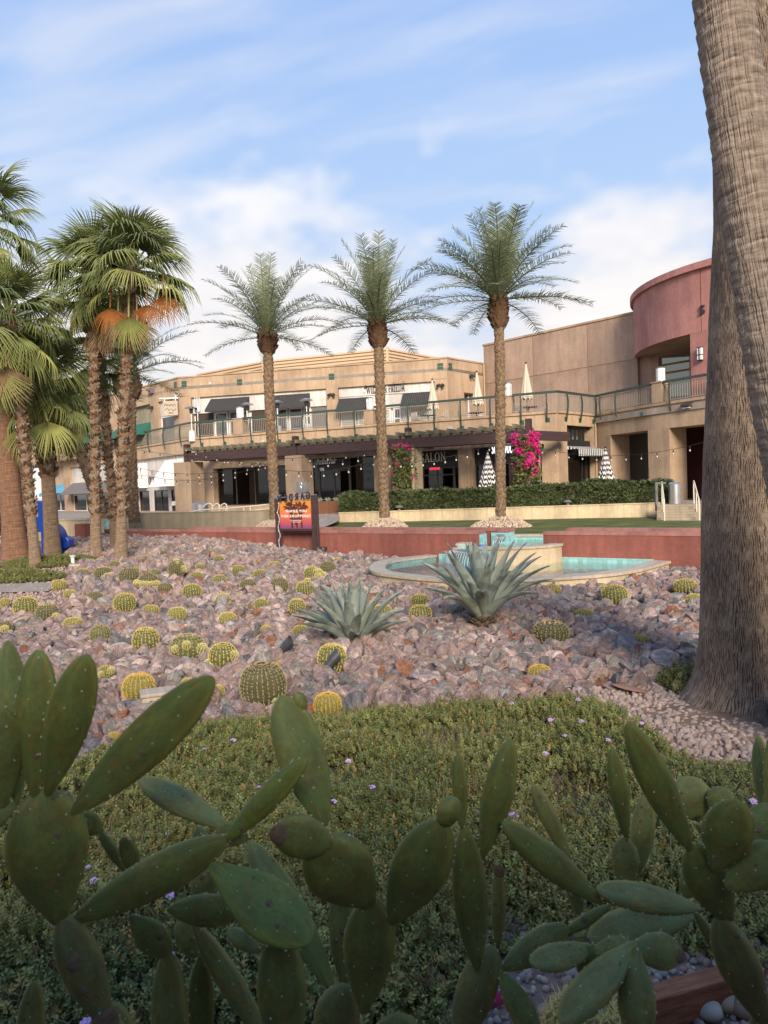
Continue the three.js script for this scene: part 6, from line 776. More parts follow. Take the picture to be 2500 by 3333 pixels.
{ const b = at(2560, 2750, 4.5); b.y = 0; const g = thing('leaning_palm_trunk', 'pale leaning palm trunk with ring scars crossing the thick one at upper right', 'palm tree', b); const P = (u, v, d = 4.6) => at(u, v, d).sub(b); const pts = [v3(0.5, -0.2, 0), P(2640, 1750), P(2516, 1085), P(2426, 540), P(2352, 0), P(2290, -500)]; const tg = trunkGeo(pts, (t, y) => lerp(0.21, 0.152, t), 110, 300, (a, y) => { const q = y * 9 + 0.9 * noise3(cos(a) * 2, y * 3, sin(a) * 2, 3); return 0.012 * (q - Math.floor(q)) + 0.008 * (noise3(cos(a) * 5 + 9, y * 4, sin(a) * 5 + 9, 8) - 0.5); }); mesh('trunk', tg, M.bark2, g); }

// =====================================================================================================
// ROCKS
// =====================================================================================================
function rockGeo(seed, detail = 3) { // ball cut by random planes: flat faces, sharp edges
  const r = rng(seed), g = new THREE.IcosahedronGeometry(1, detail), p = g.attributes.position, pl = []; for (let i = 0; i < 10; i++) { const n = v3(r() - 0.5, (r() - 0.5) * 0.9, r() - 0.5).normalize(); pl.push([n, 0.42 + 0.32 * r()]); }
  const q = v3(0, 0, 0); for (let i = 0; i < p.count; i++) { q.fromBufferAttribute(p, i); const d0 = q.clone(); for (const [n, d] of pl) { const k = q.dot(n); if (k > d) q.addScaledVector(n, d - k); } q.addScaledVector(d0, 0.06 * (noise3(d0.x * 2.2 + 5, d0.y * 2.2 + 5, d0.z * 2.2 + 5, seed) - 0.5)); p.setXYZ(i, q.x, q.y, q.z); }
  g.scale(1.3, 0.82, 1.05); g.deleteAttribute('normal'); g.deleteAttribute('uv'); const w = toCreasedNormals(mergeVertices(g, 1e-3), R(16)); const P = w.attributes.position, uv = []; for (let i = 0; i < P.count; i++) uv.push(P.getX(i) * 0.35 + 0.2 * P.getZ(i) + seed * 0.17, P.getY(i) * 0.35 + 0.25 * P.getZ(i)); w.setAttribute('uv', new THREE.Float32BufferAttribute(uv, 2)); return w;
}
const rocks = [1, 2, 3, 4, 5, 6, 7, 8].map(s => rockGeo(s * 7 + 1)), pebbles = [1, 2, 3].map(s => { const g = new THREE.IcosahedronGeometry(1, 1), p = g.attributes.position; for (let i = 0; i < p.count; i++) { const x = p.getX(i), y = p.getY(i), z = p.getZ(i), k = 1 + 0.45 * (noise3(x * 1.5 + 9, y * 1.5 + 9, z * 1.5 + 9, s) - 0.5); p.setXYZ(i, x * k, y * k * 0.7, z * k * 0.85); } const w = mergeVertices((g.deleteAttribute('normal'), g.deleteAttribute('uv'), g), 1e-3); w.computeVertexNormals(); return w; });
const rockTones = [['mauve', 0.47, 0.355, 0.33, 29], ['rose brown', 0.54, 0.405, 0.355, 26], ['pale pink', 0.68, 0.56, 0.505, 18], ['grey green', 0.42, 0.41, 0.375, 11], ['slate grey', 0.27, 0.265, 0.27, 8], ['rust orange', 0.48, 0.235, 0.145, 3], ['cream', 0.60, 0.52, 0.42, 4]];
M.rock = mat('garden rock', 1, 1, 1, { map: rep(T.rockC, 2), bumpMap: rep(T.rockB, 3), bumpScale: 0.03, roughness: 1 });
const toneMats = rockTones.map(([n, r, g, b]) => mat(n + ' rock', r, g, b, { map: rep(T.rockC, 2), bumpMap: rep(T.rockB, 3), bumpScale: 0.03, roughness: 1 }));
const pickTone = r => { let k = r() * 100; for (let i = 0; i < rockTones.length; i++) { k -= rockTones[i][4]; if (k < 0) return i; } return 0; };
const pebbleM = mat('pebble', 1, 1, 1, { roughness: 0.9 }); for (const [g, L, C] of MOUNDS) { const f = [[], [], []], c = [[], [], []]; L.forEach((m, i) => { f[i % 3].push(m); c[i % 3].push(C[i].multiply(RGB(0.46, 0.38, 0.30))); }); for (let k = 0; k < 3; k++) inst('pebbles', pebbles[k], pebbleM, f[k], g, c[k]); }

// where things are, in the garden plan
const inBasin = (x, z) => { const l = v3(x, 0, z).sub(RW0), s = l.dot(FG.dir), o = l.dot(FG.n); const a = FOUNT.O[0].x - 0.02, b = FOUNT.O[90].x; if (s < a - 0.9 || s > b || o > 3.6) return o < 0.06; let ins = o < 0.06; if (!ins) { const P = FOUNT.O; let c = false; for (let i = 0, j = 90; i <= 90; j = i++) { if ((P[i].y > o) !== (P[j].y > o) && s < (P[j].x - P[i].x) * (o - P[i].y) / (P[j].y - P[i].y) + P[i].x) c = !c; } ins = c; } return ins; };
// near border of the rocks, as points of the photograph on level ground: beyond it rocks, before it lantana
const border = [[-400, 2600], [0, 2590], [230, 2550], [330, 2500], [480, 2400], [700, 2374], [1000, 2354], [1250, 2322], [1500, 2304], [1700, 2288], [1830, 2282], [1960, 2302], [2060, 2400], [2150, 2470], [2300, 2500], [2600, 2515], [3000, 2520]].map(([u, v]) => { const p = on(u, v, 0); return [p.x, -p.z]; });
const borderD = x => { for (let i = 1; i < border.length; i++) if (x < border[i][0]) return lerp(border[i - 1][1], border[i][1], clamp((x - border[i - 1][0]) / (border[i][0] - border[i - 1][0]), 0, 1)); return border[border.length - 1][1]; };
const trunkC = on(2475, 2285, 0);
const gravelZone = (x, z) => Math.hypot((x - trunkC.x + 0.35) / 1.6, (z - trunkC.z - 0.45) / 1.0) < 1;
const greens = [[at(165, 1832, 15.5), 1.15, 0.55], [at(15, 1885, 12.8), 1.25, 0.5]].map(([p, a, b]) => [onGarden(...pix(p).slice(0, 2)), a, b]);
const inGreen = (x, z) => greens.some(([p, a, b]) => Math.hypot((x - p.x) / a, (z - p.z) / b) < 1);
const leftPath = (x, z) => x < -5.2 - 0.42 * (-z - 12) && -z > 11.5;

// =====================================================================================================
// GOLDEN BARREL CACTI (placed from the photograph: tile, centre x, top, bottom, width, then what is on them)
// =====================================================================================================
M.barrelGreen = mat('barrel cactus skin', 0.15, 0.165, 0.045, { map: rep(T.noiseC, 3), roughness: 0.7 }); M.barrelYellow = mat('yellow green cactus skin', 0.28, 0.255, 0.06, { map: rep(T.noiseC, 3), roughness: 0.7 }); M.barrelDull = mat('dull old cactus skin', 0.13, 0.12, 0.045, { map: rep(T.noiseC, 3), roughness: 0.8 });
M.spine = mat('straw yellow spines', 0.66, 0.53, 0.19, { roughness: 0.6 }); M.spineGold = mat('golden spines', 0.72, 0.50, 0.12, { roughness: 0.6 }); M.spineDull = mat('grey straw spines', 0.46, 0.38, 0.21, { roughness: 0.7 }); M.spinePale = mat('pale yellow spines', 0.78, 0.69, 0.34, { roughness: 0.6 }); M.fruit = mat('dried cactus fruit', 0.16, 0.085, 0.04, { roughness: 0.9 }); M.wool = mat('straw coloured crown wool', 0.60, 0.44, 0.17, { roughness: 1 });
const lat = (t, h) => { const a = min(t, 1) * PI; return [Math.pow(max(0, sin(a)), 0.72), -cos(a)]; };
function barrelGeo(ribs, h, seed) { // unit radius, squashed globe with ribs; y from 0 to 2h
  const nu = ribs * 4, nv = 18, pos = [], idx = []; for (let j = 0; j <= nv; j++) for (let i = 0; i <= nu; i++) { const t = j / nv, [rr, yy] = lat(t * 0.96 + 0.04, h), a = i / nu * 2 * PI, k = ((i % 4) / 4), rib = 1 - 0.11 * (1 - abs(cos(k * PI))) * Math.pow(rr, 0.5), R0 = rr * rib * (1 + 0.03 * (noise3(cos(a) * 2 + 4, yy * 2, sin(a) * 2 + 4, seed) - 0.5)); pos.push(cos(a) * R0, h * (yy + 1) - (t > 0.9 ? 0.05 * (t - 0.9) * 10 : 0), sin(a) * R0); }
  for (let j = 0; j < nv; j++) for (let i = 0; i < nu; i++) { const a = j * (nu + 1) + i, b = a + nu + 1; idx.push(a, b, a + 1, a + 1, b, b + 1); }
  const g = new THREE.BufferGeometry(); g.setAttribute('position', new THREE.Float32BufferAttribute(pos, 3)); g.setIndex(idx); g.computeVertexNormals(); const uv = []; for (let j = 0; j <= nv; j++) for (let i = 0; i <= nu; i++) uv.push(i / nu, j / nv); g.setAttribute('uv', new THREE.Float32BufferAttribute(uv, 2)); return g;
}
function spineGeo(ribs, h, seed, per = 11, len = 0.15, wide = 0.016) {
  const r = rng(seed), t = new Tri(); for (let k = 0; k < ribs; k++) for (let j = 0; j < per; j++) { const q = 0.2 + 0.78 * (j + r() * 0.6) / per, [rr, yy] = lat(q, h), a = k / ribs * 2 * PI, o = v3(cos(a) * rr, h * (yy + 1), sin(a) * rr), n = v3(cos(a) * rr, yy * 0.9 + 0.15, sin(a) * rr).normalize(), e1 = v3(-sin(a), 0, cos(a)), e2 = new V3().crossVectors(n, e1); const m = 6; for (let s = 0; s < m; s++) { const b = s / m * 2 * PI + r(), d = n.clone().multiplyScalar(s ? 0.55 + 0.3 * r() : 1).addScaledVector(e1, cos(b) * (s ? 1 : 0.1)).addScaledVector(e2, sin(b) * (s ? 1 : 0.1)).normalize(), tip = o.clone().addScaledVector(d, len * (0.7 + 0.5 * r())).addScaledVector(v3(0, -1, 0), 0.03), w = new V3().crossVectors(d, n).add(v3(0.001, 0, 0)).normalize().multiplyScalar(wide), w2 = new V3().crossVectors(d, w).normalize().multiplyScalar(wide); t.t(o.clone().add(w), o.clone().sub(w), tip); t.t(o.clone().add(w2), o.clone().sub(w2), tip); } }
  return t.geo();
}
const ruff = (seed, n, rad, y, len) => { const r = rng(seed), l = []; for (let i = 0; i < n; i++) { const a = i / n * 2 * PI + r() * 0.3, q = rad * (0.75 + 0.4 * r()); l.push(rod(v3(cos(a) * q, y - 0.06, sin(a) * q), v3(cos(a) * (q + 0.03), y + len * (0.6 + 0.7 * r()), sin(a) * (q + 0.03)), 0.035, 5, 0.022)); } return merge(l); };
const BK = [ // kinds: middling, flat and old, tall and big, young and yellow
  { g: barrelGeo(22, 0.74, 1), s: spineGeo(22, 0.74, 1), f: ruff(1, 18, 0.42, 1.42, 0.10), sk: M.barrelGreen, sp: M.spine, h: 1.48, ff: true }, { g: barrelGeo(24, 0.70, 2), s: spineGeo(24, 0.70, 2, 10, 0.12), f: ruff(2, 22, 0.5, 1.33, 0.13), sk: M.barrelDull, sp: M.spineDull, h: 1.4, ff: true },
  { g: barrelGeo(27, 0.88, 3), s: spineGeo(27, 0.88, 3, 15, 0.12, 0.010), f: ruff(3, 34, 0.42, 1.68, 0.10), sk: M.barrelDull, sp: M.spineDull, h: 1.76, ff: true }, { g: barrelGeo(18, 0.72, 4), s: spineGeo(18, 0.72, 4, 10, 0.2, 0.015), f: null, sk: M.barrelYellow, sp: M.spine, h: 1.44 }, { g: barrelGeo(20, 0.72, 5), s: spineGeo(20, 0.72, 5, 12, 0.22, 0.012), f: null, sk: M.barrelYellow, sp: M.spineGold, h: 1.44 } ];
const pupS = spineGeo(11, 0.9, 9, 8, 0.42, 0.03), pupG = barrelGeo(11, 0.9, 9);
const A1 = (x, y) => [x / 2.37, 1750 + y / 2.37], A2 = (x, y) => [600 + x / 2.37, 1750 + y / 2.37], A3 = (x, y) => [1200 + x / 2.37, 1600 + y / 2.37], A4 = (x, y) => [1800 + x / 2.37, 1700 + y / 2.37];
const BARR = [
  [A1, 640, 62, 85, 45, 3, 'tiny golden barrel cactus left of the fan palm trunks by red block'], [A1, 865, 28, 75, 44, 3, 'small golden barrel cactus peeping between the two shaggy palm trunks and red wall'], [A1, 1053, 75, 108, 65, 1, 'flat brownish barrel cactus right of the tallest fan palm base'], [A1, 1163, 62, 92, 50, 3, 'small low golden barrel cactus just under the red wall near the fan palm'], [A1, 1102, 125, 168, 68, 0, 'round barrel cactus right of the tallest fan palm foot'], [A1, 823, 98, 128, 50, 3, 'low golden barrel cactus at the foot between shaggy fan palms'], [A1, 872, 160, 217, 82, 0, 'round barrel cactus in front of the fan palm pair'], [A1, 1270, 68, 102, 60, 3, 'yellowish low barrel cactus near the red wall, third right of fan palm'], [A1, 1258, 105, 140, 55, 1, 'half buried barrel cactus in front of the yellowish one by the red wall'],
  [A1, 1030, 200, 258, 80, 0, 'round barrel cactus behind the dark old barrel at left'], [A1, 1187, 220, 274, 78, 0, 'low barrel cactus left of the large one with pups on its crown'], [A1, 1355, 175, 302, 132, 2, 'large dark barrel cactus with yellow pups on crown and side', [[0.05, 1.62, 0.1, 0.42], [0.75, 0.95, 0.35, 0.36], [0.95, 0.75, 0.4, 0.3], [0.25, 1.5, 0.5, 0.26]]], [A1, 1535, 190, 242, 62, 0, 'small round barrel cactus right of the dark one with pups'], [A1, 1510, 278, 340, 95, 0, 'barrel cactus in front of the dark one with pups'],
  [A1, 620, 218, 277, 105, 0, 'barrel cactus right of the white bollard light'], [A1, 778, 220, 307, 130, 1, 'barrel cactus with yellow pups at its right foot, left field', [[0.75, 0.3, 0.85, 0.4], [1.15, 0.35, 0.6, 0.42], [0.45, 0.2, 1.0, 0.3]]], [A1, 975, 250, 364, 160, 1, 'dark old barrel cactus beside the ring of pups'], [A1, 1128, 292, 402, 150, 1, 'dark barrel cactus ringed by a collar of yellow pups', [[-0.95, 0.55, 0.5, 0.34], [-0.6, 0.5, 0.85, 0.36], [-0.2, 0.5, 1.0, 0.36], [0.2, 0.48, 1.0, 0.38], [0.6, 0.5, 0.85, 0.36], [0.95, 0.5, 0.5, 0.38], [-1.2, 0.4, 0.1, 0.26]]], [A1, 1262, 370, 442, 120, 1, 'flat barrel cactus right of the ring of pups'], [A1, 1475, 378, 492, 150, 0, 'big round barrel cactus in the left middle of the rocks, above the yellow one'],
  [A1, 440, 342, 414, 110, 3, 'golden barrel cactus at left near the green patch'], [A1, 527, 420, 477, 90, 3, 'half buried golden barrel cactus among orange stones at left'], [A1, 715, 440, 527, 135, 1, 'flat topped barrel cactus left of the large round one'], [A1, 945, 455, 587, 170, 0, 'large round barrel cactus in the middle of the left field'], [A1, 1147, 540, 612, 125, 3, 'golden yellow low barrel cactus right of the large round one'], [A1, 1360, 560, 657, 140, 3, 'bright yellow green barrel cactus below the big round one'], [A1, 30, 475, 547, 75, 3, 'small golden barrel cactus at the left edge'], [A1, 172, 480, 622, 178, 0, 'large barrel cactus near the left edge, left of a pair'], [A1, 340, 530, 682, 175, 1, 'brown topped barrel cactus with one pup at its right foot', [[0.95, 0.55, 0.55, 0.42]]], [A1, 545, 640, 742, 150, 3, 'round yellow green barrel cactus right of the brown topped pair'],
  [A1, 757, 700, 837, 155, 0, 'round barrel cactus above the three tall pads'], [A1, 1105, 728, 912, 205, 0, 'large green barrel cactus between two pads of prickly pear and agave'], [A1, 1425, 785, 977, 270, 0, 'wide barrel cactus with three yellow pups on its face', [[0.18, 1.05, 0.82, 0.27], [-0.42, 0.85, 0.85, 0.24], [0.9, 0.75, 0.5, 0.34]]], [A1, 10, 600, 780, 130, 1, 'barrel cactus cluster with pups cut by the left edge', [[0.5, 0.75, 0.8, 0.5], [0.2, 0.2, 1.0, 0.45], [0.9, 0.3, 0.5, 0.42]]], [A1, 810, 985, 1120, 120, 0, 'barrel cactus with pups behind the tall prickly pear pads', [[0.8, 1.0, 0.5, 0.5], [-0.2, 0.85, 0.9, 0.4]]], [A1, 1045, 1100, 1292, 245, 4, 'golden brown barrel cactus beside the white box'], [A1, 1440, 1085, 1200, 100, 3, 'golden barrel cactus tip behind the long slanting pad'], [A1, 870, 1535, 1620, 100, 4, 'golden barrel cactus mostly hidden by slanting pad'],
  [A2, 220, 95, 132, 60, 3, 'small golden barrel cactus just under the red wall left of the sign'], [A2, 260, 135, 187, 75, 0, 'round barrel cactus left of sign, in front of a smaller golden one'], [A2, 410, 228, 294, 100, 0, 'barrel cactus in the middle distance left of the sign post'], [A2, 695, 195, 244, 85, 3, 'golden barrel cactus below the left sign post'], [A2, 820, 160, 184, 42, 3, 'tiny golden barrel cactus under the poster'], [A2, 580, 262, 322, 105, 0, 'barrel cactus with a yellow tip two rows below the left sign post'], [A2, 268, 303, 380, 105, 0, 'round barrel cactus right of the large one with pups'], [A2, 487, 340, 417, 130, 1, 'flat dark topped barrel cactus in mid field'], [A2, 730, 330, 444, 148, 1, 'large upright barrel cactus left of agave in mid field'], [A2, 985, 240, 347, 120, 0, 'barrel cactus with a big cluster of pale pups near the sign', [[0.6, 0.95, 0.7, 0.42], [1.0, 0.95, 0.5, 0.4], [0.8, 0.5, 0.9, 0.46], [1.3, 0.6, 0.5, 0.42], [1.2, 0.2, 0.8, 0.4], [0.55, 0.3, 1.0, 0.36]]], [A2, 1105, 200, 302, 130, 1, 'barrel cactus behind the cluster of pale pups'], [A2, 1185, 168, 214, 78, 3, 'small golden barrel cactus near the red wall right of the sign'], [A2, 935, 355, 467, 145, 0, 'barrel cactus with a pup on top, left of the agave tips', [[0.25, 1.5, -0.1, 0.36]]],
  [A2, 293, 450, 537, 112, 3, 'golden green barrel cactus in open rocks left of centre'], [A2, 585, 488, 572, 105, 0, 'round barrel cactus in open rocks near centre'], [A2, 867, 480, 607, 130, 0, 'tall golden barrel cactus left of the near agave'], [A2, 325, 600, 707, 140, 3, 'bright green barrel cactus left of a small golden ball'], [A2, 623, 697, 767, 88, 3, 'small golden ball cactus alone in the rocks'], [A2, 893, 700, 782, 120, 3, 'golden barrel cactus under the left agave leaves'], [A2, 1530, 540, 652, 160, 0, 'barrel cactus behind the right leaves of the near agave'], [A2, 285, 825, 1047, 220, 0, 'large barrel cactus with pups low left and at right', [[-0.7, 0.3, 0.8, 0.32], [-0.3, 0.15, 1.0, 0.3], [0.85, 0.95, 0.5, 0.34], [-0.95, 0.5, 0.4, 0.26]]], [A2, 765, 970, 1032, 130, 4, 'low golden cushion of a cactus below the left spotlight'], [A2, 1135, 835, 1062, 225, 0, 'large yellow crowned barrel cactus behind the front spotlight'], [A2, 600, 1020, 1352, 368, 2, 'biggest barrel cactus with brown crown in the foreground rocks', [[0.62, 0.45, 0.85, 0.14]]], [A2, 1105, 1245, 1402, 215, 4, 'orange golden barrel cactus at the lantana edge'], [A2, 265, 1105, 1247, 90, 3, 'small stack of pups behind the slanting pad tip', [[0.1, 1.3, 0.2, 0.5]]],
  [A3, 398, 810, 897, 145, 0, 'barrel cactus behind another, left of the right agave'], [A3, 405, 900, 1032, 175, 0, 'round barrel cactus left of the right agave, front of two'], [A3, 1425, 735, 812, 140, 3, 'golden barrel cactus right of the agave below the fountain rim'], [A3, 1425, 1035, 1197, 280, 1, 'wide dull green barrel cactus right of the right agave'], [A3, 1335, 1375, 1477, 180, 4, 'bright yellow spiny cushion cactus at the lantana edge'],
  [A4, 505, 508, 657, 200, 0, 'dark green ribbed barrel cactus right, beside a small golden one'], [A4, 400, 505, 562, 85, 3, 'small golden barrel cactus tucked behind a dark ribbed one'], [A4, 1050, 460, 572, 180, 0, 'barrel cactus with red dried crown near the thick trunk'], [A4, 1120, 575, 674, 145, 3, 'golden barrel cactus against the thick trunk'], [A4, 255, 695, 787, 165, 3, 'bright golden barrel cactus beside the orange rock'], [A4, 690, 895, 977, 170, 4, 'sprawling yellow spiny cactus in the right rocks'] ];
const cactusSpots = [];
BARR.forEach(([Af, x, y0, y1, w, kind, label, pups], i) => {
  const [u, v] = Af(x, y1), p = onGarden(u, v - 1), d = pix(p)[2], rad = w / 2.37 * d / FPX / 2 * 0.97, K = BK[kind], r = rng(i + 300), hW = (y1 - y0) / 2.37 * d / FPX * 1.04; p.z -= rad * 0.7; p.y = gardenY(p.x, p.z) + 0.012;
  const g = thing('barrel_cactus', label, 'cactus', p, 'golden barrel cacti in the rock garden'); const sy = clamp(hW / K.h, rad * 0.62, rad * 1.3) / rad; const sc = v3(rad, rad * sy, rad), ry = r() * 6;
  const add = (n, geo, m) => { const o = mesh(n, geo, m, g); o.scale.copy(sc); o.rotation.y = ry; return o; };
  const tilt = (r() - 0.5) * 0.18; g.rotation.set((r() - 0.5) * 0.14, 0, tilt);
  add('body', K.g, K.sk); add('spines', K.s, (u < 900 && kind === 0 && r() < 0.4) ? M.spineDull : K.sp).userData.kind = 'stuff'; if (K.f) add('dried_fruit', K.f, r() < 0.4 ? M.wool : M.fruit).userData.kind = 'stuff';
  for (const [px, py, pz, ps] of pups || []) { const q = mesh('pup', pupG, M.barrelYellow, g); q.position.set(px * rad, py * rad * sy * 0.95, pz * rad); q.scale.setScalar(ps * rad * 0.85); q.position.y -= ps * rad * 0.5; const s = mesh('spines', pupS, M.spinePale, q); s.userData.kind = 'stuff'; q.rotation.z = -px * 0.5; q.rotation.x = pz * 0.5; }
  cactusSpots.push([p.x, p.z, rad]);
});

// ---- scatter: 260 largest stones one by one, the rest as rubble and grit
{ const r = rng(4242), big = [], free = (x, z, s) => !cactusSpots.some(([cx, cz, cr]) => Math.hypot(x - cx, z - cz) < cr + s * 0.55);
  const ok = (x, z) => !inBasin(x, z) && -z > borderD(x) && !gravelZone(x, z) && !inGreen(x, z) && !leftPath(x, z) && Math.hypot(x - trunkC.x, z - trunkC.z) > 0.75;
  const marks = [[on(850, 2300, 0), 'the biggest barrel cactus'], [on(1150, 2105, 0), 'the near agave'], [on(1575, 2060, 0), 'the right agave'], [on(1800, 2105, 0), 'the wide dull barrel cactus'], [on(1970, 2000, 0), 'the dark ribbed barrel cactus'], [on(2290, 2260, 0), 'the thick trunk'], [on(440, 2290, 0), 'the golden brown barrel cactus'], [on(600, 2160, 0), 'the wide barrel with three pups'], [on(1760, 2220, 0), 'the yellow spiny cushion'], [on(1080, 2330, 0), 'the orange golden barrel'], [on(1450, 2250, 0), 'the lantana edge'], [on(466, 2130, 0), 'the large green barrel cactus'], [on(2090, 2110, 0), 'the sprawling yellow cactus'], [on(1330, 2090, 0), 'the gap between the agaves']];
  for (let i = 0; i < 9000 && big.length < 290; i++) { const d = lerp(5, 12.5, Math.pow(r(), 1.2)), u = r() * 2600 - 50, p = at(u, 1600, d), s = 0.075 + 0.085 * r() * r() + 0.015 * r(); if (!ok(p.x, p.z) || !free(p.x, p.z, s) || big.some(b => Math.hypot(b[0] - p.x, b[1] - p.z) < (b[2] + s) * 0.8)) continue; big.push([p.x, p.z, s, pickTone(r)]); }
  for (const [u, v, s, t] of [[1232, 2200, 0.10, 5], [1205, 2215, 0.085, 5], [1870, 2050, 0.075, 5], [1390, 2170, 0.12, 3], [2050, 2130, 0.14, 4], [1900, 2190, 0.13, 1], [1800, 2235, 0.15, 1], [2110, 2110, 0.11, 3], [1110, 2125, 0.14, 3], [1180, 2110, 0.13, 0], [680, 2260, 0.14, 1], [1290, 2240, 0.14, 1]]) { const p = on(u, v, 0); big.push([p.x, p.z, s, t]); }
  const size = s => s > 0.12 ? 'big' : s > 0.09 ? 'middling' : 'small', seen = new Map();
  big.forEach(([x, z, s, t], i) => { let best = marks[0], bd = 1e9; for (const m of marks) { const q = Math.hypot(m[0].x - x, m[0].z - z); if (q < bd) { bd = q; best = m; } } const dx = x - best[0].x, dz = z - best[0].z, side = abs(dx) > abs(dz) ? (dx > 0 ? 'right of' : 'left of') : (dz > 0 ? 'in front of' : 'behind'); const q1 = 1 + 0.4 * r(), q2 = 0.62 + 0.6 * r(), q3 = 0.9 + 0.3 * r(), shp = q2 < 0.78 ? 'flat ' : q2 > 1.06 ? 'upright ' : q1 > 1.28 ? 'long ' : q1 < 1.1 ? 'blocky ' : '', label = `${size(s)} ${shp}${rockTones[t][0]} rock ${bd > 2.2 ? 'far ' : bd > 1.1 ? 'farther ' : bd < 0.55 ? 'close ' : ''}${side} ${best[1]}`;
    const o = single('rock', rocks[i % 8], toneMats[t], label, 'rock', 'loose rocks: ' + label); o.scale.set(s * q1, s * q2, s * q3); o.rotation.set((r() - 0.5) * 0.9, r() * 6.3, (r() - 0.5) * 0.9); o.position.set(x, gardenY(x, z) + s * 0.30, z); });
  const L = rocks.map(() => []), C = rocks.map(() => []), put = (x, z, s, y) => { const k = Math.floor(r() * 8), t = rockTones[pickTone(r)], v = 0.82 + 0.36 * r(); L[k].push(mtx(v3(x, gardenY(x, z) + y, z), new THREE.Euler(r() * 6.3, r() * 6.3, r() * 6.3), v3(s * (0.9 + 0.4 * r()), s * (0.7 + 0.4 * r()), s))); C[k].push(RGB(t[1] * v, t[2] * v, t[3] * v)); };
  let n = 0; for (let i = 0; i < 120000 && n < 27000; i++) { const x = lerp(-14, 9.5, r()), d = i % 3 ? lerp(4.8, 25, Math.sqrt(r())) : lerp(4.8, 10, r()), z = -d; if (abs(x) > d * 0.56 + 1.8 || !ok(x, z)) continue; const near = d < 9; const s = 0.034 + 0.075 * Math.pow(r(), 1.4) + (near ? 0 : 0.012); if (!free(x, z, s * 1.5)) continue; put(x, z, s, s * (0.05 + 0.55 * r())); n++; }
  const g = new THREE.Group(); g.name = 'rock_rubble'; tag(g, 'bed of broken mauve and grey rock covering the garden', 'rocks', null, 'stuff'); scene.add(g); for (let k = 0; k < 8; k++) inst('rubble', rocks[k], M.rock, L[k], g, C[k]);
  // pea gravel round the thick trunk and at the left path
  const GL = [[], [], []], GC = [[], [], []]; for (let i = 0; i < 32000; i++) { let x, z; if (i >= 15000) { z = -lerp(4.9, 12, Math.pow(r(), 1.3)); x = (r() * 2 - 1) * (-z * 0.56 + 0.5); if (!ok(x, z)) continue; } else if (i < 9000) { x = trunkC.x - 0.35 + (r() * 2 - 1) * 2.1; z = trunkC.z + 0.4 + (r() * 2 - 1) * 1.25; if (Math.hypot((x - trunkC.x + 0.35) / 2.1, (z - trunkC.z - 0.4) / 1.25) > 1 || Math.hypot(x - trunkC.x, z - trunkC.z) < 0.6) continue; } else { const p = at(-150 + 620 * r(), 1700, lerp(9.5, 17, r())); x = p.x; z = p.z; if (inGreen(x, z)) continue; } const s = 0.012 + 0.018 * r(), k = i % 3, v = 0.8 + 0.5 * r(); GL[k].push(mtx(v3(x, gardenY(x, z) + s * 0.4, z), new THREE.Euler(r() * 6, r() * 6, r() * 6), v3(s * 1.2, s, s))); GC[k].push(RGB(0.33 * v, 0.245 * v, 0.20 * v)); }
  const h = new THREE.Group(); h.name = 'pea_gravel'; tag(h, 'fine pinkish gravel round the thick trunk and along the left', 'gravel', null, 'stuff'); scene.add(h); for (let k = 0; k < 3; k++) inst('gravel', pebbles[k], pebbleM, GL[k], h, GC[k]);
  M.dirt = mat('bare tan soil', 0.36, 0.25, 0.17, { map: rep(T.rockC, 0.8), bumpMap: rep(T.rockB, 2), bumpScale: 0.03, roughness: 1 }); const q = new THREE.CircleGeometry(1, 40); q.rotateX(-PI / 2); const P = q.attributes.position; for (let i = 0; i < P.count; i++) { const x = P.getX(i) * 1.55, z = P.getZ(i) * 0.85, k = Math.hypot(P.getX(i), P.getZ(i)); P.setXYZ(i, x, 0.045 * (1 - k * k) + 0.03 * (fbm(x * 3 + 9, z * 3 + 9, 3) - 0.5) * (1 - k), z); } q.computeVertexNormals(); q.translate(trunkC.x + 0.1, gardenY(trunkC.x, trunkC.z) + 0.0, trunkC.z + 0.35); struct('bare_soil', q, M.dirt);
}
for (const [u, v, w, l] of [[1225, 1937, 0.42, 'flat pale stone slab left of the near fountain rim'], [262, 1836, 0.45, 'flat pale stone slab beside the white bollard light']]) { const p = onGarden(u, v), o = single('stone_slab', new RoundedBoxGeometry(w, 0.05, w * 0.7, 2, 0.012), M.stoneCap, l, 'stone slab'); o.position.set(p.x, p.y + 0.055, p.z); o.rotation.y = 0.3; }
{ const p = onGarden(520, 2318), g = thing('utility_box', 'low pale utility box lid behind the slanting prickly pear pad', 'utility box', p); g.rotation.y = 0.35; mesh('box_body', new RoundedBoxGeometry(0.28, 0.16, 0.2, 2, 0.02).translate(0, 0.08, 0), M.stoneCap, g); mesh('lid', new RoundedBoxGeometry(0.3, 0.03, 0.22, 2, 0.012).translate(0, 0.17, 0), M.stoneCap, g); }
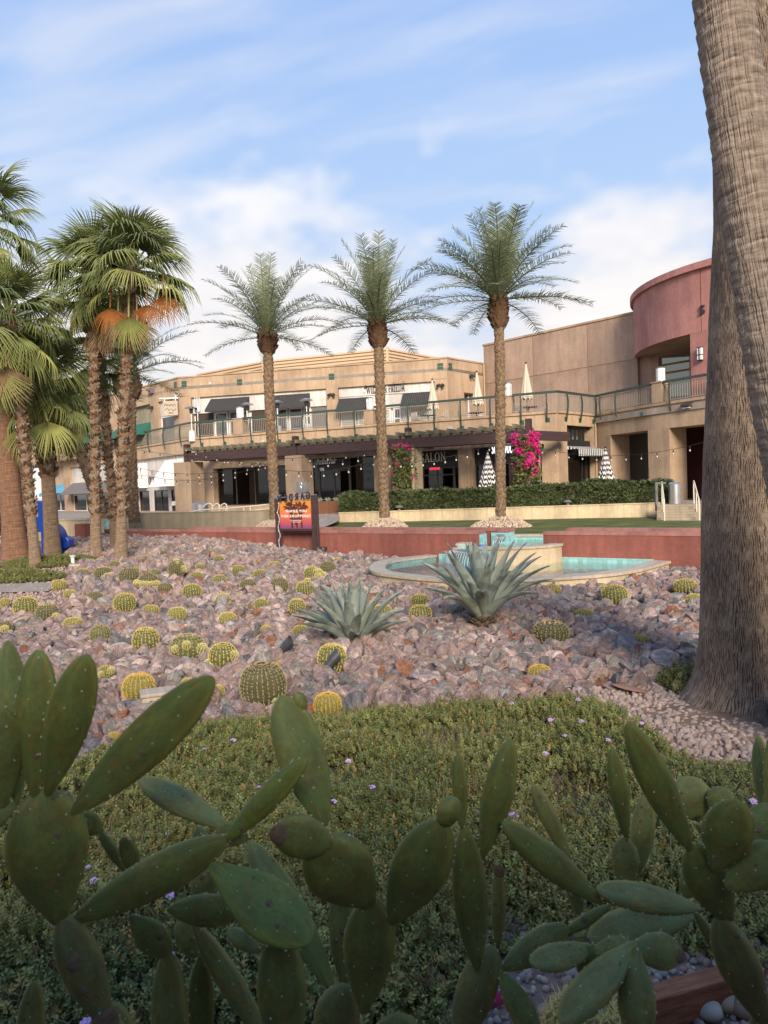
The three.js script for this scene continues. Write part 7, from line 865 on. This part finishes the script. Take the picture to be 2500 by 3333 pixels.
function spot(label, u, v, az, sc) { const p = onGarden(u, v), g = thing('garden_spotlight', label, 'spotlight', p, 'garden spotlights'); g.rotation.y = az; g.scale.setScalar(sc); M.spotGrey ||= mat('slate grey housing', 0.045, 0.047, 0.055, { roughness: 0.45 }); const A = q => q.rotateZ(-0.75).translate(0, 0.15, 0); mesh('stake', new THREE.CylinderGeometry(0.02, 0.025, 0.13, 10).translate(0.01, 0.05, 0), M.black, g); mesh('knuckle', new THREE.SphereGeometry(0.032, 12, 8).translate(0.01, 0.1, 0), M.black, g); mesh('housing', A(new THREE.CylinderGeometry(0.058, 0.05, 0.17, 20)), M.spotGrey, g); mesh('collar', A(new THREE.CylinderGeometry(0.068, 0.068, 0.025, 20).translate(0, 0.09, 0)), M.spotGrey, g); const s = new THREE.CylinderGeometry(0.064, 0.064, 0.12, 20, 4, true); const P = s.attributes.position; for (let i = 0; i < P.count; i++) if (P.getY(i) > 0) P.setY(i, P.getY(i) * (0.45 - P.getX(i) / 0.064 * 0.55)); s.translate(0, 0.15, 0); s.computeVertexNormals(); mesh('glare_shield', A(s), M.spotGrey2 || (M.spotGrey2 = mat('slate grey shield', 0.045, 0.047, 0.055, { roughness: 0.45, side: THREE.DoubleSide })), g); mesh('lens', A(new THREE.CylinderGeometry(0.06, 0.06, 0.01, 20).translate(0, 0.106, 0)), M.mirror, g); }
spot('grey garden spotlight in front of the yellow crowned barrel cactus', 1072, 2205, 0.2, 0.8); spot('grey garden spotlight alone among rocks left of the near agave', 922, 2150, -0.2, 0.78);

// =====================================================================================================
// AGAVES
// =====================================================================================================
M.agave = [mat('blue grey agave', 0.31, 0.37, 0.335, { map: T.agaveC, roughness: 0.65 }), mat('green grey agave', 0.34, 0.38, 0.31, { map: T.agaveC, roughness: 0.65 }), mat('pale agave', 0.38, 0.43, 0.38, { map: T.agaveC, roughness: 0.65 })]; M.agaveTip = mat('brown agave spine', 0.07, 0.04, 0.025); M.agaveDry = mat('dry agave leaf base', 0.20, 0.14, 0.09, { map: rep(T.noiseC, 2), roughness: 1 });
function agaveLeaf(seed, L, W, curve, chan) { // along +y, inner face +z (towards the axis is -z)
  const r = rng(seed), n = 16, m = 6, P = [], uv = [], idx = [], tw = (r() - 0.5) * 0.3; for (let s = 0; s < 2; s++) for (let j = 0; j <= n; j++) for (let i = 0; i <= m; i++) { const t = j / n, x = (i / m - 0.5) * 2, w = W * (0.72 + 1.1 * t) * Math.pow(1 - t, 0.72) * 1.05 + 0.0015, ch = chan * w * (x * x) * (1 - 0.2 * t), th = (0.03 * (1 - t) + 0.004) * (1 - x * x * 0.92), off = curve * t * t * L; P.push(x * w, t * L * (1 - 0.12 * curve * t), -ch + off + (s ? th : -th * 0.3) + 0.006 * sin(t * 9 + x * 2 + seed)); uv.push(i / m * 0.5 + seed * 0.13, t); }
  const K = (n + 1) * (m + 1); for (let s = 0; s < 2; s++) for (let j = 0; j < n; j++) for (let i = 0; i < m; i++) { const a = s * K + j * (m + 1) + i, b = a + m + 1; s ? idx.push(a, a + 1, b, a + 1, b + 1, b) : idx.push(a, b, a + 1, a + 1, b, b + 1); } for (let j = 0; j < n; j++) for (const i of [0, m]) { const a = j * (m + 1) + i, b = a + m + 1; i ? idx.push(a, b, a + K, b, b + K, a + K) : idx.push(a, a + K, b, b, a + K, b + K); }
  const g = new THREE.BufferGeometry(); g.setAttribute('position', new THREE.Float32BufferAttribute(P, 3)); g.setAttribute('uv', new THREE.Float32BufferAttribute(uv, 2)); g.setIndex(idx); g.computeVertexNormals(); return g;
}
function agave(label, base, H, n, seed, stem, spread) {
  const r = rng(seed), g = thing('agave', label, 'agave', base, 'blue agaves'); const G = [0, 1, 2, 3].map(i => agaveLeaf(seed + i, 1, 0.100 + 0.006 * i, 0.08 + 0.09 * i, 0.5 + 0.1 * i));
  if (stem) { mesh('stem', new THREE.CylinderGeometry(0.11, 0.13, stem + 0.1, 16).translate(0, stem / 2 - 0.05, 0), M.agaveDry, g); const l = []; for (let i = 0; i < 90; i++) { const q = bootGeo.clone(); q.scale(0.07, 0.08, 0.05); q.rotateX(0.5 + r() * 0.5); q.translate(0, stem * r() - 0.02, 0.115); q.rotateY(i * 2.39996); l.push(q); } mesh('dry_leaf_bases', merge(l), M.agaveDry, g).userData.kind = 'stuff'; }
  for (let i = 0; i < n; i++) { const t = i / (n - 1), az = i * 2.39996 + seed, el = lerp(R(4), R(spread), Math.pow(t, 0.8)) + (r() - 0.5) * 0.12, len = H * lerp(1.0, 0.86, t) * (0.82 + 0.3 * r()) * (t < 0.12 ? 0.9 : 1), k = min(3, Math.floor(t * 4)), o = mesh('leaf', G[k], M.agave[Math.floor(r() * 3)], g); o.scale.setScalar(len); o.quaternion.setFromEuler(new THREE.Euler(el, az, (r() - 0.5) * 0.25, 'YXZ')); const off = v3(0, 0, 0.02 + 0.07 * t).applyEuler(new THREE.Euler(0, az, 0)); o.position.set(off.x, stem * 0.95 + 0.04 * (1 - t), off.z); const tip = mesh('tip_spine', TIPG, M.agaveTip, o); tip.position.set(0, 1 * (1 - 0.12 * (0.08 + 0.09 * k)) - 0.01, 0.08 + 0.09 * k); tip.rotation.x = 0.25 + 0.2 * k; }
}
const TIPG = new THREE.ConeGeometry(0.007, 0.05, 6).translate(0, 0.02, 0);
agave('blue grey agave with many leaves standing directly on the rocks', onGarden(1152, 2102), 0.84, 34, 5, 0.02, 50); agave('pale agave on a short shaggy stem in front of the fountain', onGarden(1572, 2055), 0.95, 32, 9, 0.2, 46);

// =====================================================================================================
// LANTANA GROUND COVER
// =====================================================================================================
M.lantana = mat('lantana leaf', 0.215, 0.24, 0.08, { roughness: 0.8, side: THREE.DoubleSide }); M.lantanaStem = mat('lantana stem', 0.27, 0.19, 0.11); M.lilac = mat('lilac floret', 0.60, 0.38, 0.66, { roughness: 0.8, side: THREE.DoubleSide });
function sprigGeo(seed) { const r = rng(seed), l = []; for (let k = 0; k < 6; k++) { const h = 0.2 + 0.8 * k / 5; for (const s of [0, PI]) { const g = leafGeo.clone(); g.scale(0.62 * (1.1 - 0.4 * h), 0.5, 1.0 * (1.1 - 0.35 * h)); g.scale(0.42, 0.42, 0.42); g.rotateX(-0.35 - 0.5 * r()); g.translate(0, 0, 0.03); g.rotateY(k * 1.57 + s + (r() - 0.5) * 0.5); g.translate((r() - 0.5) * 0.12, h, (r() - 0.5) * 0.12); l.push(g); } } return mergeGeometries(l); }
const sprigs = [1, 2, 3, 4].map(sprigGeo);
{ const r = rng(777), L = sprigs.map(() => []), C = sprigs.map(() => []), SL = [], flowers = [];
  const g = thing('lantana_bed', 'bed of trailing green lantana dotted with lilac flowers in the foreground', 'ground cover'), nearEdge = x => 2.1 + 0.5 * (fbm(x * 1.6 + 20, 3, 3) - 0.5) + 0.75 * smooth(-0.1, 0.35, x);
  const H = (x, d) => { const b = borderD(x), k = smooth(0, 0.55, b - d) * smooth(0, 0.4, d - nearEdge(x)); return (0.045 + 0.125 * k) * (0.25 + 1.35 * fbm(x * 2.1 + 9, d * 2.1, 4, 0, 0, 5)); };
  for (let i = 0; i < 140000; i++) { const d = lerp(1.9, 6.6, Math.pow(r(), 0.85)), x = (r() * 2 - 1) * (d * 0.58 + 0.9), b = borderD(x) + 0.3 * (fbm(x * 2.5 + 60, 7, 3) - 0.5), e = nearEdge(x) + 0.2 * (r() - 0.5); if (d > b + 0.1 || d < e || (d > b - 0.25 && r() < 0.55) || (fbm(x * 3.1 + 30, d * 3.1, 3, 0, 0, 15) < 0.37 && r() < 0.8)) continue; const h = H(x, d), y = h * Math.pow(r(), 0.55), s = 0.034 + 0.032 * r(), k = i % 4; L[k].push(mtx(v3(x, y - 0.02, -d), new THREE.Euler((r() - 0.5) * 1.5, r() * 6.3, (r() - 0.5) * 1.5), v3(s, s * (0.7 + 0.5 * r()), s))); const p = fbm(x * 1.2 + 70, d * 1.2, 3, 0, 0, 9), v = 0.62 + 0.75 * r() * r() + 0.5 * (p - 0.5), yl = r(); C[k].push(yl < 0.09 ? RGB(1.5, 1.0, 0.9) : RGB(v * (0.9 + 0.55 * p * yl), v, v * 0.85)); if (i % 9 === 0) SL.push(mtx(v3(x, y * 0.6, -d), new THREE.Euler((r() - 0.5) * 2.4, r() * 6.3, (r() - 0.5) * 2.4), v3(1, 0.8 + r(), 1))); if (i % 620 === 0 && y > h * 0.45) flowers.push([x, h + 0.015, -d]); }
  // clump beside the thick trunk, and two green patches by the fan palms
  const clump = (cx, cz, a, b, hh, n, sc) => { for (let i = 0; i < n; i++) { const q = r() * 6.3, m = Math.sqrt(r()), x = cx + cos(q) * a * m, z = cz + sin(q) * b * m, s = sc * (0.7 + 0.6 * r()), k = i % 4, v = 0.7 + 0.8 * r() * r(); L[k].push(mtx(v3(x, gardenY(x, z) + hh * (1 - m * m) * r() + 0.01, z), new THREE.Euler((r() - 0.5) * 1.5, r() * 6.3, (r() - 0.5) * 1.5), s)); C[k].push(RGB(v * 0.9, v * 0.82, v * 0.75)); } };
  { const p = on(2240, 2240, 0); clump(p.x, p.z, 0.22, 0.3, 0.16, 700, 0.06); } for (const [p, a, b] of greens) clump(p.x, p.z, a, b, 0.17, 2600, 0.075);
  const fg = new THREE.Group(); fg.name = 'foliage'; g.add(fg); for (let k = 0; k < 4; k++) inst('leaves', sprigs[k], M.lantana, L[k], fg, C[k]); inst('stems', new THREE.CylinderGeometry(0.0022, 0.003, 0.16, 4), M.lantanaStem, SL, g);
  const fl = (() => { const l = []; for (let i = 0; i < 14; i++) { const a = i * 2.39996, q = 0.013 * Math.sqrt(i / 14), c = new THREE.CircleGeometry(0.0048, 5); c.rotateX(-PI / 2 + (i % 3 - 1) * 0.4); c.translate(cos(a) * q, 0.007 - q * 0.35, sin(a) * q); l.push(c); } return mergeGeometries(l); })();
  flowers.slice(0, 130).forEach(([x, y, z]) => { const f = mesh('flower', fl, M.lilac, g); f.position.set(x, y, z); f.scale.setScalar(0.9 + 0.7 * r()); f.rotation.set(0.45 * r(), r() * 6, 0.3 * (r() - 0.5)); });
  // soil under it and the pebbles at the near edge
  const PL = [[], [], []], PC = [[], [], []]; for (let i = 0; i < 11000; i++) { const d = lerp(1.5, 3.6, r()), x = (r() * 2 - 1) * (d * 0.6 + 0.9), s = 0.008 + 0.02 * r() * r(), k = i % 3, v = 0.7 + 0.6 * r(), w = r(); PL[k].push(mtx(v3(x, gardenY(x, -d) + s * 0.4, -d), new THREE.Euler(r() * 6, r() * 6, r() * 6), s)); PC[k].push(w < 0.5 ? RGB(0.30 * v, 0.21 * v, 0.17 * v) : w < 0.8 ? RGB(0.24 * v, 0.22 * v, 0.20 * v) : RGB(0.34 * v, 0.28 * v, 0.22 * v)); } const pg = new THREE.Group(); pg.name = 'edge_pebbles'; tag(pg, 'loose reddish and grey pebbles along the near edge of the bed', 'pebbles', null, 'stuff'); scene.add(pg); for (let k = 0; k < 3; k++) inst('pebbles', pebbles[k], pebbleM, PL[k], pg, PC[k]);
}
{ // weathered steel edging bar at the lower right, fallen bracts, a dry leaf, river stones
  M.rust = mat('weathering steel', 0.34, 0.16, 0.085, { map: rep(T.rustC, 2), roughness: 0.9 }); const a = on(1840, 3325, 0.1), b = on(2412, 3165, 0.1), d = b.clone().sub(a), o = single('steel_edging', new RoundedBoxGeometry(d.length() + 0.15, 0.11, 0.075, 2, 0.006), M.rust, 'rusty steel edging bar at lower right behind the prickly pear', 'edging'); o.position.copy(a).lerp(b, 0.5).setY(0.062); o.rotation.y = Math.atan2(-d.z, d.x);
  const r = rng(31); [['pale grey', 0.34, 0.31, 0.26], ['buff', 0.34, 0.26, 0.18], ['brown', 0.2, 0.14, 0.1], ['cream', 0.4, 0.36, 0.28]].forEach(([n, x, y, z], i) => { const p = on(2300 + i * 62, 3308 - (i % 2) * 22, 0), m = mat(n + ' river stone', x, y, z, { roughness: 0.6 }), s = single('river_stone', new THREE.SphereGeometry(1, 20, 14), m, n + ' smooth river stone under the steel edging', 'stone', 'river stones'); s.scale.set(0.055, 0.035, 0.045); s.position.set(p.x, 0.03, p.z); s.rotation.y = r() * 3; });
  M.bract = mat('fallen pink bract', 0.45, 0.10, 0.10, { roughness: 0.8, side: THREE.DoubleSide }); M.bract2 = mat('fallen magenta bract', 0.42, 0.03, 0.14, { roughness: 0.8, side: THREE.DoubleSide }); for (const [u, v, m, l] of [[1392, 3206, M.bract, 'left faded pink bract fallen on the pebbles'], [1430, 3202, M.bract, 'right faded pink bract fallen on the pebbles'], [1625, 3248, M.bract2, 'magenta bract fallen beside a prickly pear stem']]) { const p = on(u, v, 0.05), q = new THREE.SphereGeometry(0.026, 14, 8, 0, 2 * PI, 0, 1.2); q.scale(1, 0.3, 1.25); const s = single('fallen_bract', q, m, l, 'petal', 'fallen bracts'); s.position.copy(p); s.rotation.set(1.0 + r() * 0.5, r() * 3, 0); }
  { const p = on(2050, 2240, 0.05), s = single('dry_leaf', new THREE.SphereGeometry(1, 14, 8).scale(0.15, 0.012, 0.04), mat('dry brown leaf', 0.22, 0.12, 0.09, { roughness: 0.8 }), 'long dry brown leaf on the rocks left of the thick trunk', 'leaf'); s.position.copy(p); s.rotation.set(0.2, -0.35, -0.12); }
}

// =====================================================================================================
// PRICKLY PEARS in the foreground: every pad is a part
// =====================================================================================================
const padMat = (n, r, g, b) => mat(n, r, g, b, { map: rep(T.padC, 1.2), bumpMap: rep(T.noiseB, 2), bumpScale: 0.0008, roughness: 0.68 });
M.pad = [padMat('dark green pad', 0.165, 0.195, 0.045), padMat('olive green pad', 0.19, 0.215, 0.05), padMat('grey green pad', 0.23, 0.245, 0.078), padMat('old corky stem pad', 0.185, 0.185, 0.06), padMat('fresh green pad', 0.19, 0.235, 0.04)]; M.areole = mat('pale areole wool', 0.50, 0.49, 0.36, { roughness: 1 }); M.scar = mat('brown corky scar', 0.22, 0.15, 0.09, { map: rep(T.noiseC, 3), roughness: 1 });
const padW = (t, k) => Math.pow(Math.max(0, sin(PI * Math.pow(clamp(t, 0, 1), k))), 0.52);
function padGeo(len, wid, th, k, bend, seed) {
  const nu = 30, nv = 26, pos = [], uv = [], idx = [], r = rng(seed), ph = r() * 6; for (let j = 0; j <= nv; j++) for (let i = 0; i <= nu; i++) { const t = 0.5 - 0.5 * cos(PI * j / nv), w = max(padW(t, k), t < 0.5 ? 0.30 * Math.sqrt(Math.max(0, t * 14)) * (t < 0.0714 ? 1 : 1) * (t < 0.12 ? 1 : 0) : 0), a = i / nu * 2 * PI, n = 1 + 0.035 * (noise3(cos(a) + seed, t * 4, sin(a), seed) - 0.5) + 0.02 * sin(t * 7 + ph); const s = sin(a), c = cos(a); pos.push(c * w * wid / 2 * n, t * len, Math.sign(s) * Math.pow(abs(s), 0.85) * (w * 0.75 + 0.25 * w * w) * th / 2 * n + bend * len * (t * t - t)); uv.push(i / nu * 2, t); }
  for (let j = 0; j < nv; j++) for (let i = 0; i < nu; i++) { const a = j * (nu + 1) + i, b = a + nu + 1; idx.push(a, b, a + 1, a + 1, b, b + 1); }
  const g = new THREE.BufferGeometry(); g.setAttribute('position', new THREE.Float32BufferAttribute(pos, 3)); g.setAttribute('uv', new THREE.Float32BufferAttribute(uv, 2)); g.setIndex(idx); g.computeVertexNormals(); return g;
}
const dotG = new THREE.OctahedronGeometry(1, 0);
function areoles(len, wid, th, k, bend, seed) { const r = rng(seed), l = [], step = 0.04; let row = 0; for (let y = len * 0.07; y < len * 0.985; y += step * 0.72, row++) { const t = y / len, w = padW(t, k), hw = w * wid / 2; for (let x = -hw + ((row % 2) ? 0.5 : 0.05) * step; x < hw; x += step) for (const s of [1, -1]) { if (r() < 0.2) continue; const q = clamp(x / (hw || 1), -1, 1), z = s * Math.pow(Math.sqrt(1 - q * q), 0.85) * (w * 0.75 + 0.25 * w * w) * th / 2 + bend * len * (t * t - t), g = dotG.clone(), e = 0.0011 + 0.0012 * r() * r(); g.scale(e, e * 1.3, e); g.translate(x + (r() - 0.5) * 0.013, y + (r() - 0.5) * 0.013, z); l.push(g); } for (const s of [1, -1]) { const g = dotG.clone(); g.scale(0.002, 0.0026, 0.002); g.translate(s * hw, y, bend * len * (t * t - t)); l.push(g); } } return l.length ? merge(l) : null; }
const S5 = (x, y) => [x / 1.327, 2050 + y / 1.327], S6 = (x, y) => [1250 + x / 1.327, 2050 + y / 1.327];
function opuntia(label, base, pads) {
  const g = thing('prickly_pear', label, 'cactus', base); pads.forEach((q, i) => { const [S, x0, y0, x1, y1, w, d0, d1, o = {}] = q, A = at(...S(x0, y0), d0), B = at(...S(x1, y1), d1), ax = B.clone().sub(A), len = ax.length(), wid = w / 1.327 / FPX * (d0 + d1) / 2 * 1.04, th = wid * (o.th ?? 0.42), seed = i * 13 + Math.round(x0), k = (o.k ?? 0.8) + 0.42, bend = o.bend ?? 0; ax.normalize();
    let n = EYE.clone().sub(A.clone().lerp(B, 0.5)); n.addScaledVector(ax, -n.dot(ax)).normalize(); n.applyAxisAngle(ax, o.turn ?? (rng(seed)() - 0.5) * 0.5); const xx = new V3().crossVectors(ax, n).normalize();
    const m = mesh(o.name || 'pad', padGeo(len, wid, th, k, bend, seed), M.pad[o.m ?? 0], g, o.label); m.quaternion.setFromRotationMatrix(new THREE.Matrix4().makeBasis(xx, ax, n)); m.position.copy(A).sub(base); const ar = areoles(len, wid, th, k, bend, seed + 1); if (ar && !o.bare) { const s = mesh('areoles', ar, M.areole, m); s.userData.kind = 'stuff'; }
    const rs = rng(seed + 77), many = Math.floor(rs() * 4), sc = [...(o.scars || [])]; for (let z = 0; z < many; z++) sc.push([(rs() - 0.5) * 1.3, 0.2 + 0.65 * rs(), 0.002 + 0.006 * rs() * rs()]);
    for (const [sx, sy, sr] of sc) { const s = mesh('scar', new THREE.SphereGeometry(sr, 12, 8).scale(1, 1.2, 0.35), M.scar, m); const pw = padW(sy, k); s.position.set(sx * wid / 2 * pw, sy * len, Math.pow(Math.sqrt(max(0, 1 - sx * sx)), 0.85) * (pw * 0.75 + 0.25 * pw * pw) * th / 2 * 0.98 + bend * len * (sy * sy - sy)); }
    if (o.bud) { const s = mesh('bud', new THREE.SphereGeometry(o.bud, 14, 10).scale(0.9, 1.25, 0.9), M.pad[1], m); s.position.set(o.budx ? o.budx * wid / 2 : 0, len * (o.budy ?? 1.0) + o.bud * 0.8, 0); } });
}
const G0 = (u, v, d) => { const p = at(u, v, d); p.y = 0; return p; };
opuntia('tall prickly pear at left with fan of upright pads', G0(360, 3300, 1.3), [
  [S5, 640, 2250, 440, 1640, 165, 1.22, 1.22, { k: 0.95, m: 3, name: 'stem_pad', th: 0.6 }], [S5, 475, 1730, 262, 1235, 168, 1.22, 1.2, { k: 0.92, m: 3, name: 'stem_pad', th: 0.6, scars: [[-0.25, 0.66, 0.012], [0.1, 0.1, 0.02]] }],
  [S5, 262, 1275, 170, 690, 318, 1.2, 1.16, { k: 1.0, m: 1, turn: 0.15 }], [S5, 75, 760, 35, 45, 150, 1.15, 1.22, { m: 0, turn: 0.5 }], [S5, 15, 770, -10, 330, 190, 1.13, 1.12, { m: 0, k: 0.9 }], [S5, 145, 725, 168, 85, 168, 1.15, 1.14, { k: 0.95, m: 0, turn: -0.25 }], [S5, 205, 722, 372, 105, 190, 1.14, 1.1, { k: 0.95, m: 0, turn: 0.2 }], [S5, 305, 800, 925, 205, 205, 1.13, 1.06, { k: 0.88, m: 0, turn: -0.1, th: 0.3 }], [S5, 70, 755, -170, 860, 140, 1.14, 1.12, { m: 0 }],
  [S5, 290, 1270, 985, 900, 178, 1.21, 1.26, { k: 0.9, m: 1, turn: 0.35, th: 0.5 }], [S5, 960, 925, 1328, 555, 108, 1.26, 1.24, { k: 0.88, m: 4, th: 0.6 }], [S5, 1000, 862, 600, 645, 115, 1.3, 1.42, { k: 0.85, m: 2, turn: 0.3, th: 0.6 }], [S5, 905, 1010, 1345, 1345, 235, 1.24, 1.16, { k: 1.0, m: 4, turn: -0.2, th: 0.3 }], [S5, 720, 1208, 1040, 1215, 128, 1.32, 1.33, { m: 0, th: 0.5 }], [S5, 560, 1235, 735, 1405, 120, 1.34, 1.36, { m: 0, k: 0.9 }], [S5, 745, 2050, 725, 1385, 158, 1.38, 1.38, { m: 2, k: 0.85 }], [S5, 860, 2000, 870, 1400, 112, 1.46, 1.44, { m: 0, k: 0.85 }], [S5, 1190, 1830, 835, 1265, 98, 1.42, 1.4, { m: 2, k: 0.8, bend: 0.12, th: 0.7 }], [S5, 1075, 905, 935, 860, 95, 1.29, 1.27, { m: 1, k: 0.8 }],
  [S5, 115, 2000, 145, 1518, 118, 1.45, 1.44, { m: 2 }], [S5, 445, 875, 325, 800, 95, 1.5, 1.46, { m: 1, k: 0.9 }], [S5, 555, 1060, 425, 860, 48, 1.52, 1.5, { m: 1, th: 0.8 }], [S5, 600, 1070, 528, 895, 74, 1.5, 1.46, { m: 0 }], [S5, 300, 790, 262, 695, 66, 1.4, 1.4, { m: 1 }], [S5, 880, 1420, 770, 1260, 110, 1.5, 1.5, { m: 2 }], [S5, 1125, 1395, 985, 1295, 72, 1.6, 1.62, { m: 2, th: 0.6 }], [S5, 590, 2000, 470, 1610, 150, 1.3, 1.3, { m: 2 }], [S5, 900, 1300, 860, 850, 120, 1.66, 1.7, { m: 2 }] ]);
opuntia('prickly pear in the middle with long arching pads', G0(1060, 3333, 1.55), [
  [S5, 1395, 2300, 1400, 1790, 190, 1.5, 1.5, { m: 3, k: 0.95, name: 'stem_pad' }], [S5, 1385, 1880, 1500, 1530, 185, 1.5, 1.5, { m: 3, k: 0.95, name: 'stem_pad', th: 0.6 }], [S5, 1450, 1580, 1075, 910, 150, 1.55, 1.7, { m: 1, k: 0.82, turn: 0.5, th: 0.6, bend: -0.05 }], [S5, 1490, 1560, 1470, 1090, 112, 1.58, 1.62, { m: 2, k: 0.85 }], [S5, 1570, 1660, 1612, 1150, 215, 1.45, 1.44, { m: 1, k: 0.95 }], [S5, 1245, 1900, 1200, 1290, 205, 1.2, 1.2, { m: 0, k: 0.85, turn: 0.1 }], [S5, 1610, 1195, 1350, 905, 275, 1.42, 1.36, { m: 1, k: 0.92, turn: -0.25 }], [S5, 1440, 930, 1185, 860, 178, 1.36, 1.3, { m: 1, k: 0.85, th: 0.5, scars: [[-0.2, 0.92, 0.018]] }], [S5, 1410, 850, 1215, 285, 210, 1.4, 1.46, { m: 0, k: 0.86, turn: 0.2, th: 0.34, bud: 0.016, budx: 0.65, budy: 0.86 }],
  [S6, 25, 1275, 262, 820, 232, 1.42, 1.36, { m: 0, k: 0.92, bud: 0.024 }], [S6, 40, 2000, 60, 1655, 260, 1.3, 1.3, { m: 0 }] ]);
opuntia('prickly pear right of centre with narrow upright pads', G0(1560, 3333, 1.55), [
  [S6, 280, 2250, 320, 1690, 170, 1.5, 1.5, { m: 3, k: 0.95, name: 'stem_pad' }], [S6, 300, 1800, 475, 1365, 165, 1.5, 1.5, { m: 3, k: 0.9, name: 'stem_pad', th: 0.6 }], [S6, 405, 1480, 345, 855, 152, 1.48, 1.46, { m: 0, k: 0.85, turn: 0.3 }], [S6, 336, 872, 322, 528, 66, 1.46, 1.45, { m: 1, k: 0.8, th: 0.75 }], [S6, 425, 990, 550, 472, 128, 1.5, 1.48, { m: 0, k: 0.85, th: 0.5 }], [S6, 492, 1385, 498, 1015, 64, 1.52, 1.5, { m: 2, k: 0.8, th: 0.75, scars: [[0.1, 0.94, 0.012]] }], [S6, 505, 1470, 800, 1285, 128, 1.5, 1.56, { m: 2, k: 0.8, bend: 0.14, turn: 0.4 }], [S6, 910, 1365, 630, 1440, 118, 1.5, 1.42, { m: 2, k: 0.85, bend: 0.15, turn: 0.4 }], [S6, 500, 1475, 665, 1760, 112, 1.44, 1.4, { m: 0, k: 0.85, bend: 0.12 }] ]);
opuntia('sprawling prickly pear at right with a long slanting pad', G0(2440, 3333, 1.5), [
  [S6, 1700, 2250, 1640, 1600, 165, 1.48, 1.48, { m: 3, k: 0.95, name: 'stem_pad' }], [S6, 1655, 1720, 1440, 1235, 168, 1.48, 1.45, { m: 3, k: 0.92, name: 'stem_pad', bend: -0.08, th: 0.6 }], [S6, 1600, 1620, 1340, 1215, 66, 1.55, 1.55, { m: 1, k: 0.8, th: 0.8 }], [S6, 1500, 1275, 1325, 925, 182, 1.45, 1.42, { m: 0, k: 0.92 }], [S6, 1332, 968, 1050, 400, 138, 1.42, 1.36, { m: 0, k: 0.85, th: 0.5 }], [S6, 1425, 1045, 1535, 735, 185, 1.4, 1.34, { m: 1, k: 0.92 }], [S6, 1475, 1115, 1720, 945, 175, 1.38, 1.34, { m: 1, k: 0.92 }], [S6, 1560, 960, 1690, 760, 150, 1.5, 1.5, { m: 0 }],
  [S6, 1375, 1205, 915, 1120, 132, 1.5, 1.5, { m: 2, k: 0.85, turn: 0.6, th: 0.5 }], [S6, 945, 1185, 508, 830, 128, 1.5, 1.46, { m: 0, k: 0.85, th: 0.5 }], [S6, 1345, 1235, 880, 1325, 165, 1.6, 1.62, { m: 2, k: 0.9, turn: 0.4 }], [S6, 850, 1250, 795, 985, 78, 1.66, 1.66, { m: 2, th: 0.7 }], [S6, 810, 1010, 640, 662, 76, 1.66, 1.68, { m: 2, k: 0.85, th: 0.6 }], [S6, 985, 1185, 780, 1310, 52, 1.58, 1.56, { m: 1, th: 0.8 }], [S6, 1040, 1120, 1042, 895, 112, 1.66, 1.66, { m: 2 }], [S6, 1050, 915, 985, 505, 80, 1.64, 1.62, { m: 0, k: 0.84, th: 0.7 }], [S6, 1095, 1060, 1135, 705, 100, 1.7, 1.72, { m: 2 }], [S6, 1340, 825, 1310, 630, 172, 1.76, 1.78, { m: 2, k: 0.8 }], [S6, 1430, 810, 1475, 680, 108, 1.72, 1.72, { m: 1 }], [S6, 1400, 960, 1420, 780, 80, 1.7, 1.7, { m: 1 }],
  [S6, 1090, 1345, 760, 1700, 165, 1.34, 1.28, { m: 2, k: 0.95, turn: 0.5 }], [S6, 1085, 1365, 1095, 1780, 158, 1.32, 1.28, { m: 2, k: 1.0 }], [S6, 1060, 1370, 1290, 1400, 140, 1.38, 1.4, { m: 2, k: 0.85, scars: [[0.2, 0.9, 0.012]] }], [S6, 905, 1380, 1080, 1370, 90, 1.42, 1.38, { m: 2 }], [S6, 850, 1500, 930, 1370, 120, 1.5, 1.48, { m: 0 }], [S6, 1300, 1160, 1330, 1060, 80, 1.66, 1.66, { m: 1 }] ]);
opuntia('pale prickly pear pads at the right edge behind the others', G0(2500, 2900, 2.1), [[S6, 1650, 1100, 1645, 780, 60, 1.95, 1.95, { m: 2, th: 0.7 }], [S6, 1648, 815, 1618, 455, 72, 1.95, 1.98, { m: 2, th: 0.6 }], [S6, 1665, 800, 1690, 420, 70, 1.9, 1.9, { m: 1 }]]);
{ // golden barrel cactus at the very bottom right
  const p = on(1935, 3460, 0), K = BK[4]; const q = at(1935, 3400, 2.02), g = thing('barrel_cactus', 'golden spined barrel cactus at the bottom edge below the hanging pads', 'cactus', v3(q.x, 0.0, q.z), 'golden barrel cacti in the rock garden'); const s = 0.16; for (const [n, geo, m] of [['body', K.g, K.sk], ['spines', K.s, M.spinePale]]) { const o = mesh(n, geo, m, g); o.scale.set(s, s * 1.6, s); if (n === 'spines') o.userData.kind = 'stuff'; } }

renderer.render(scene, camera);
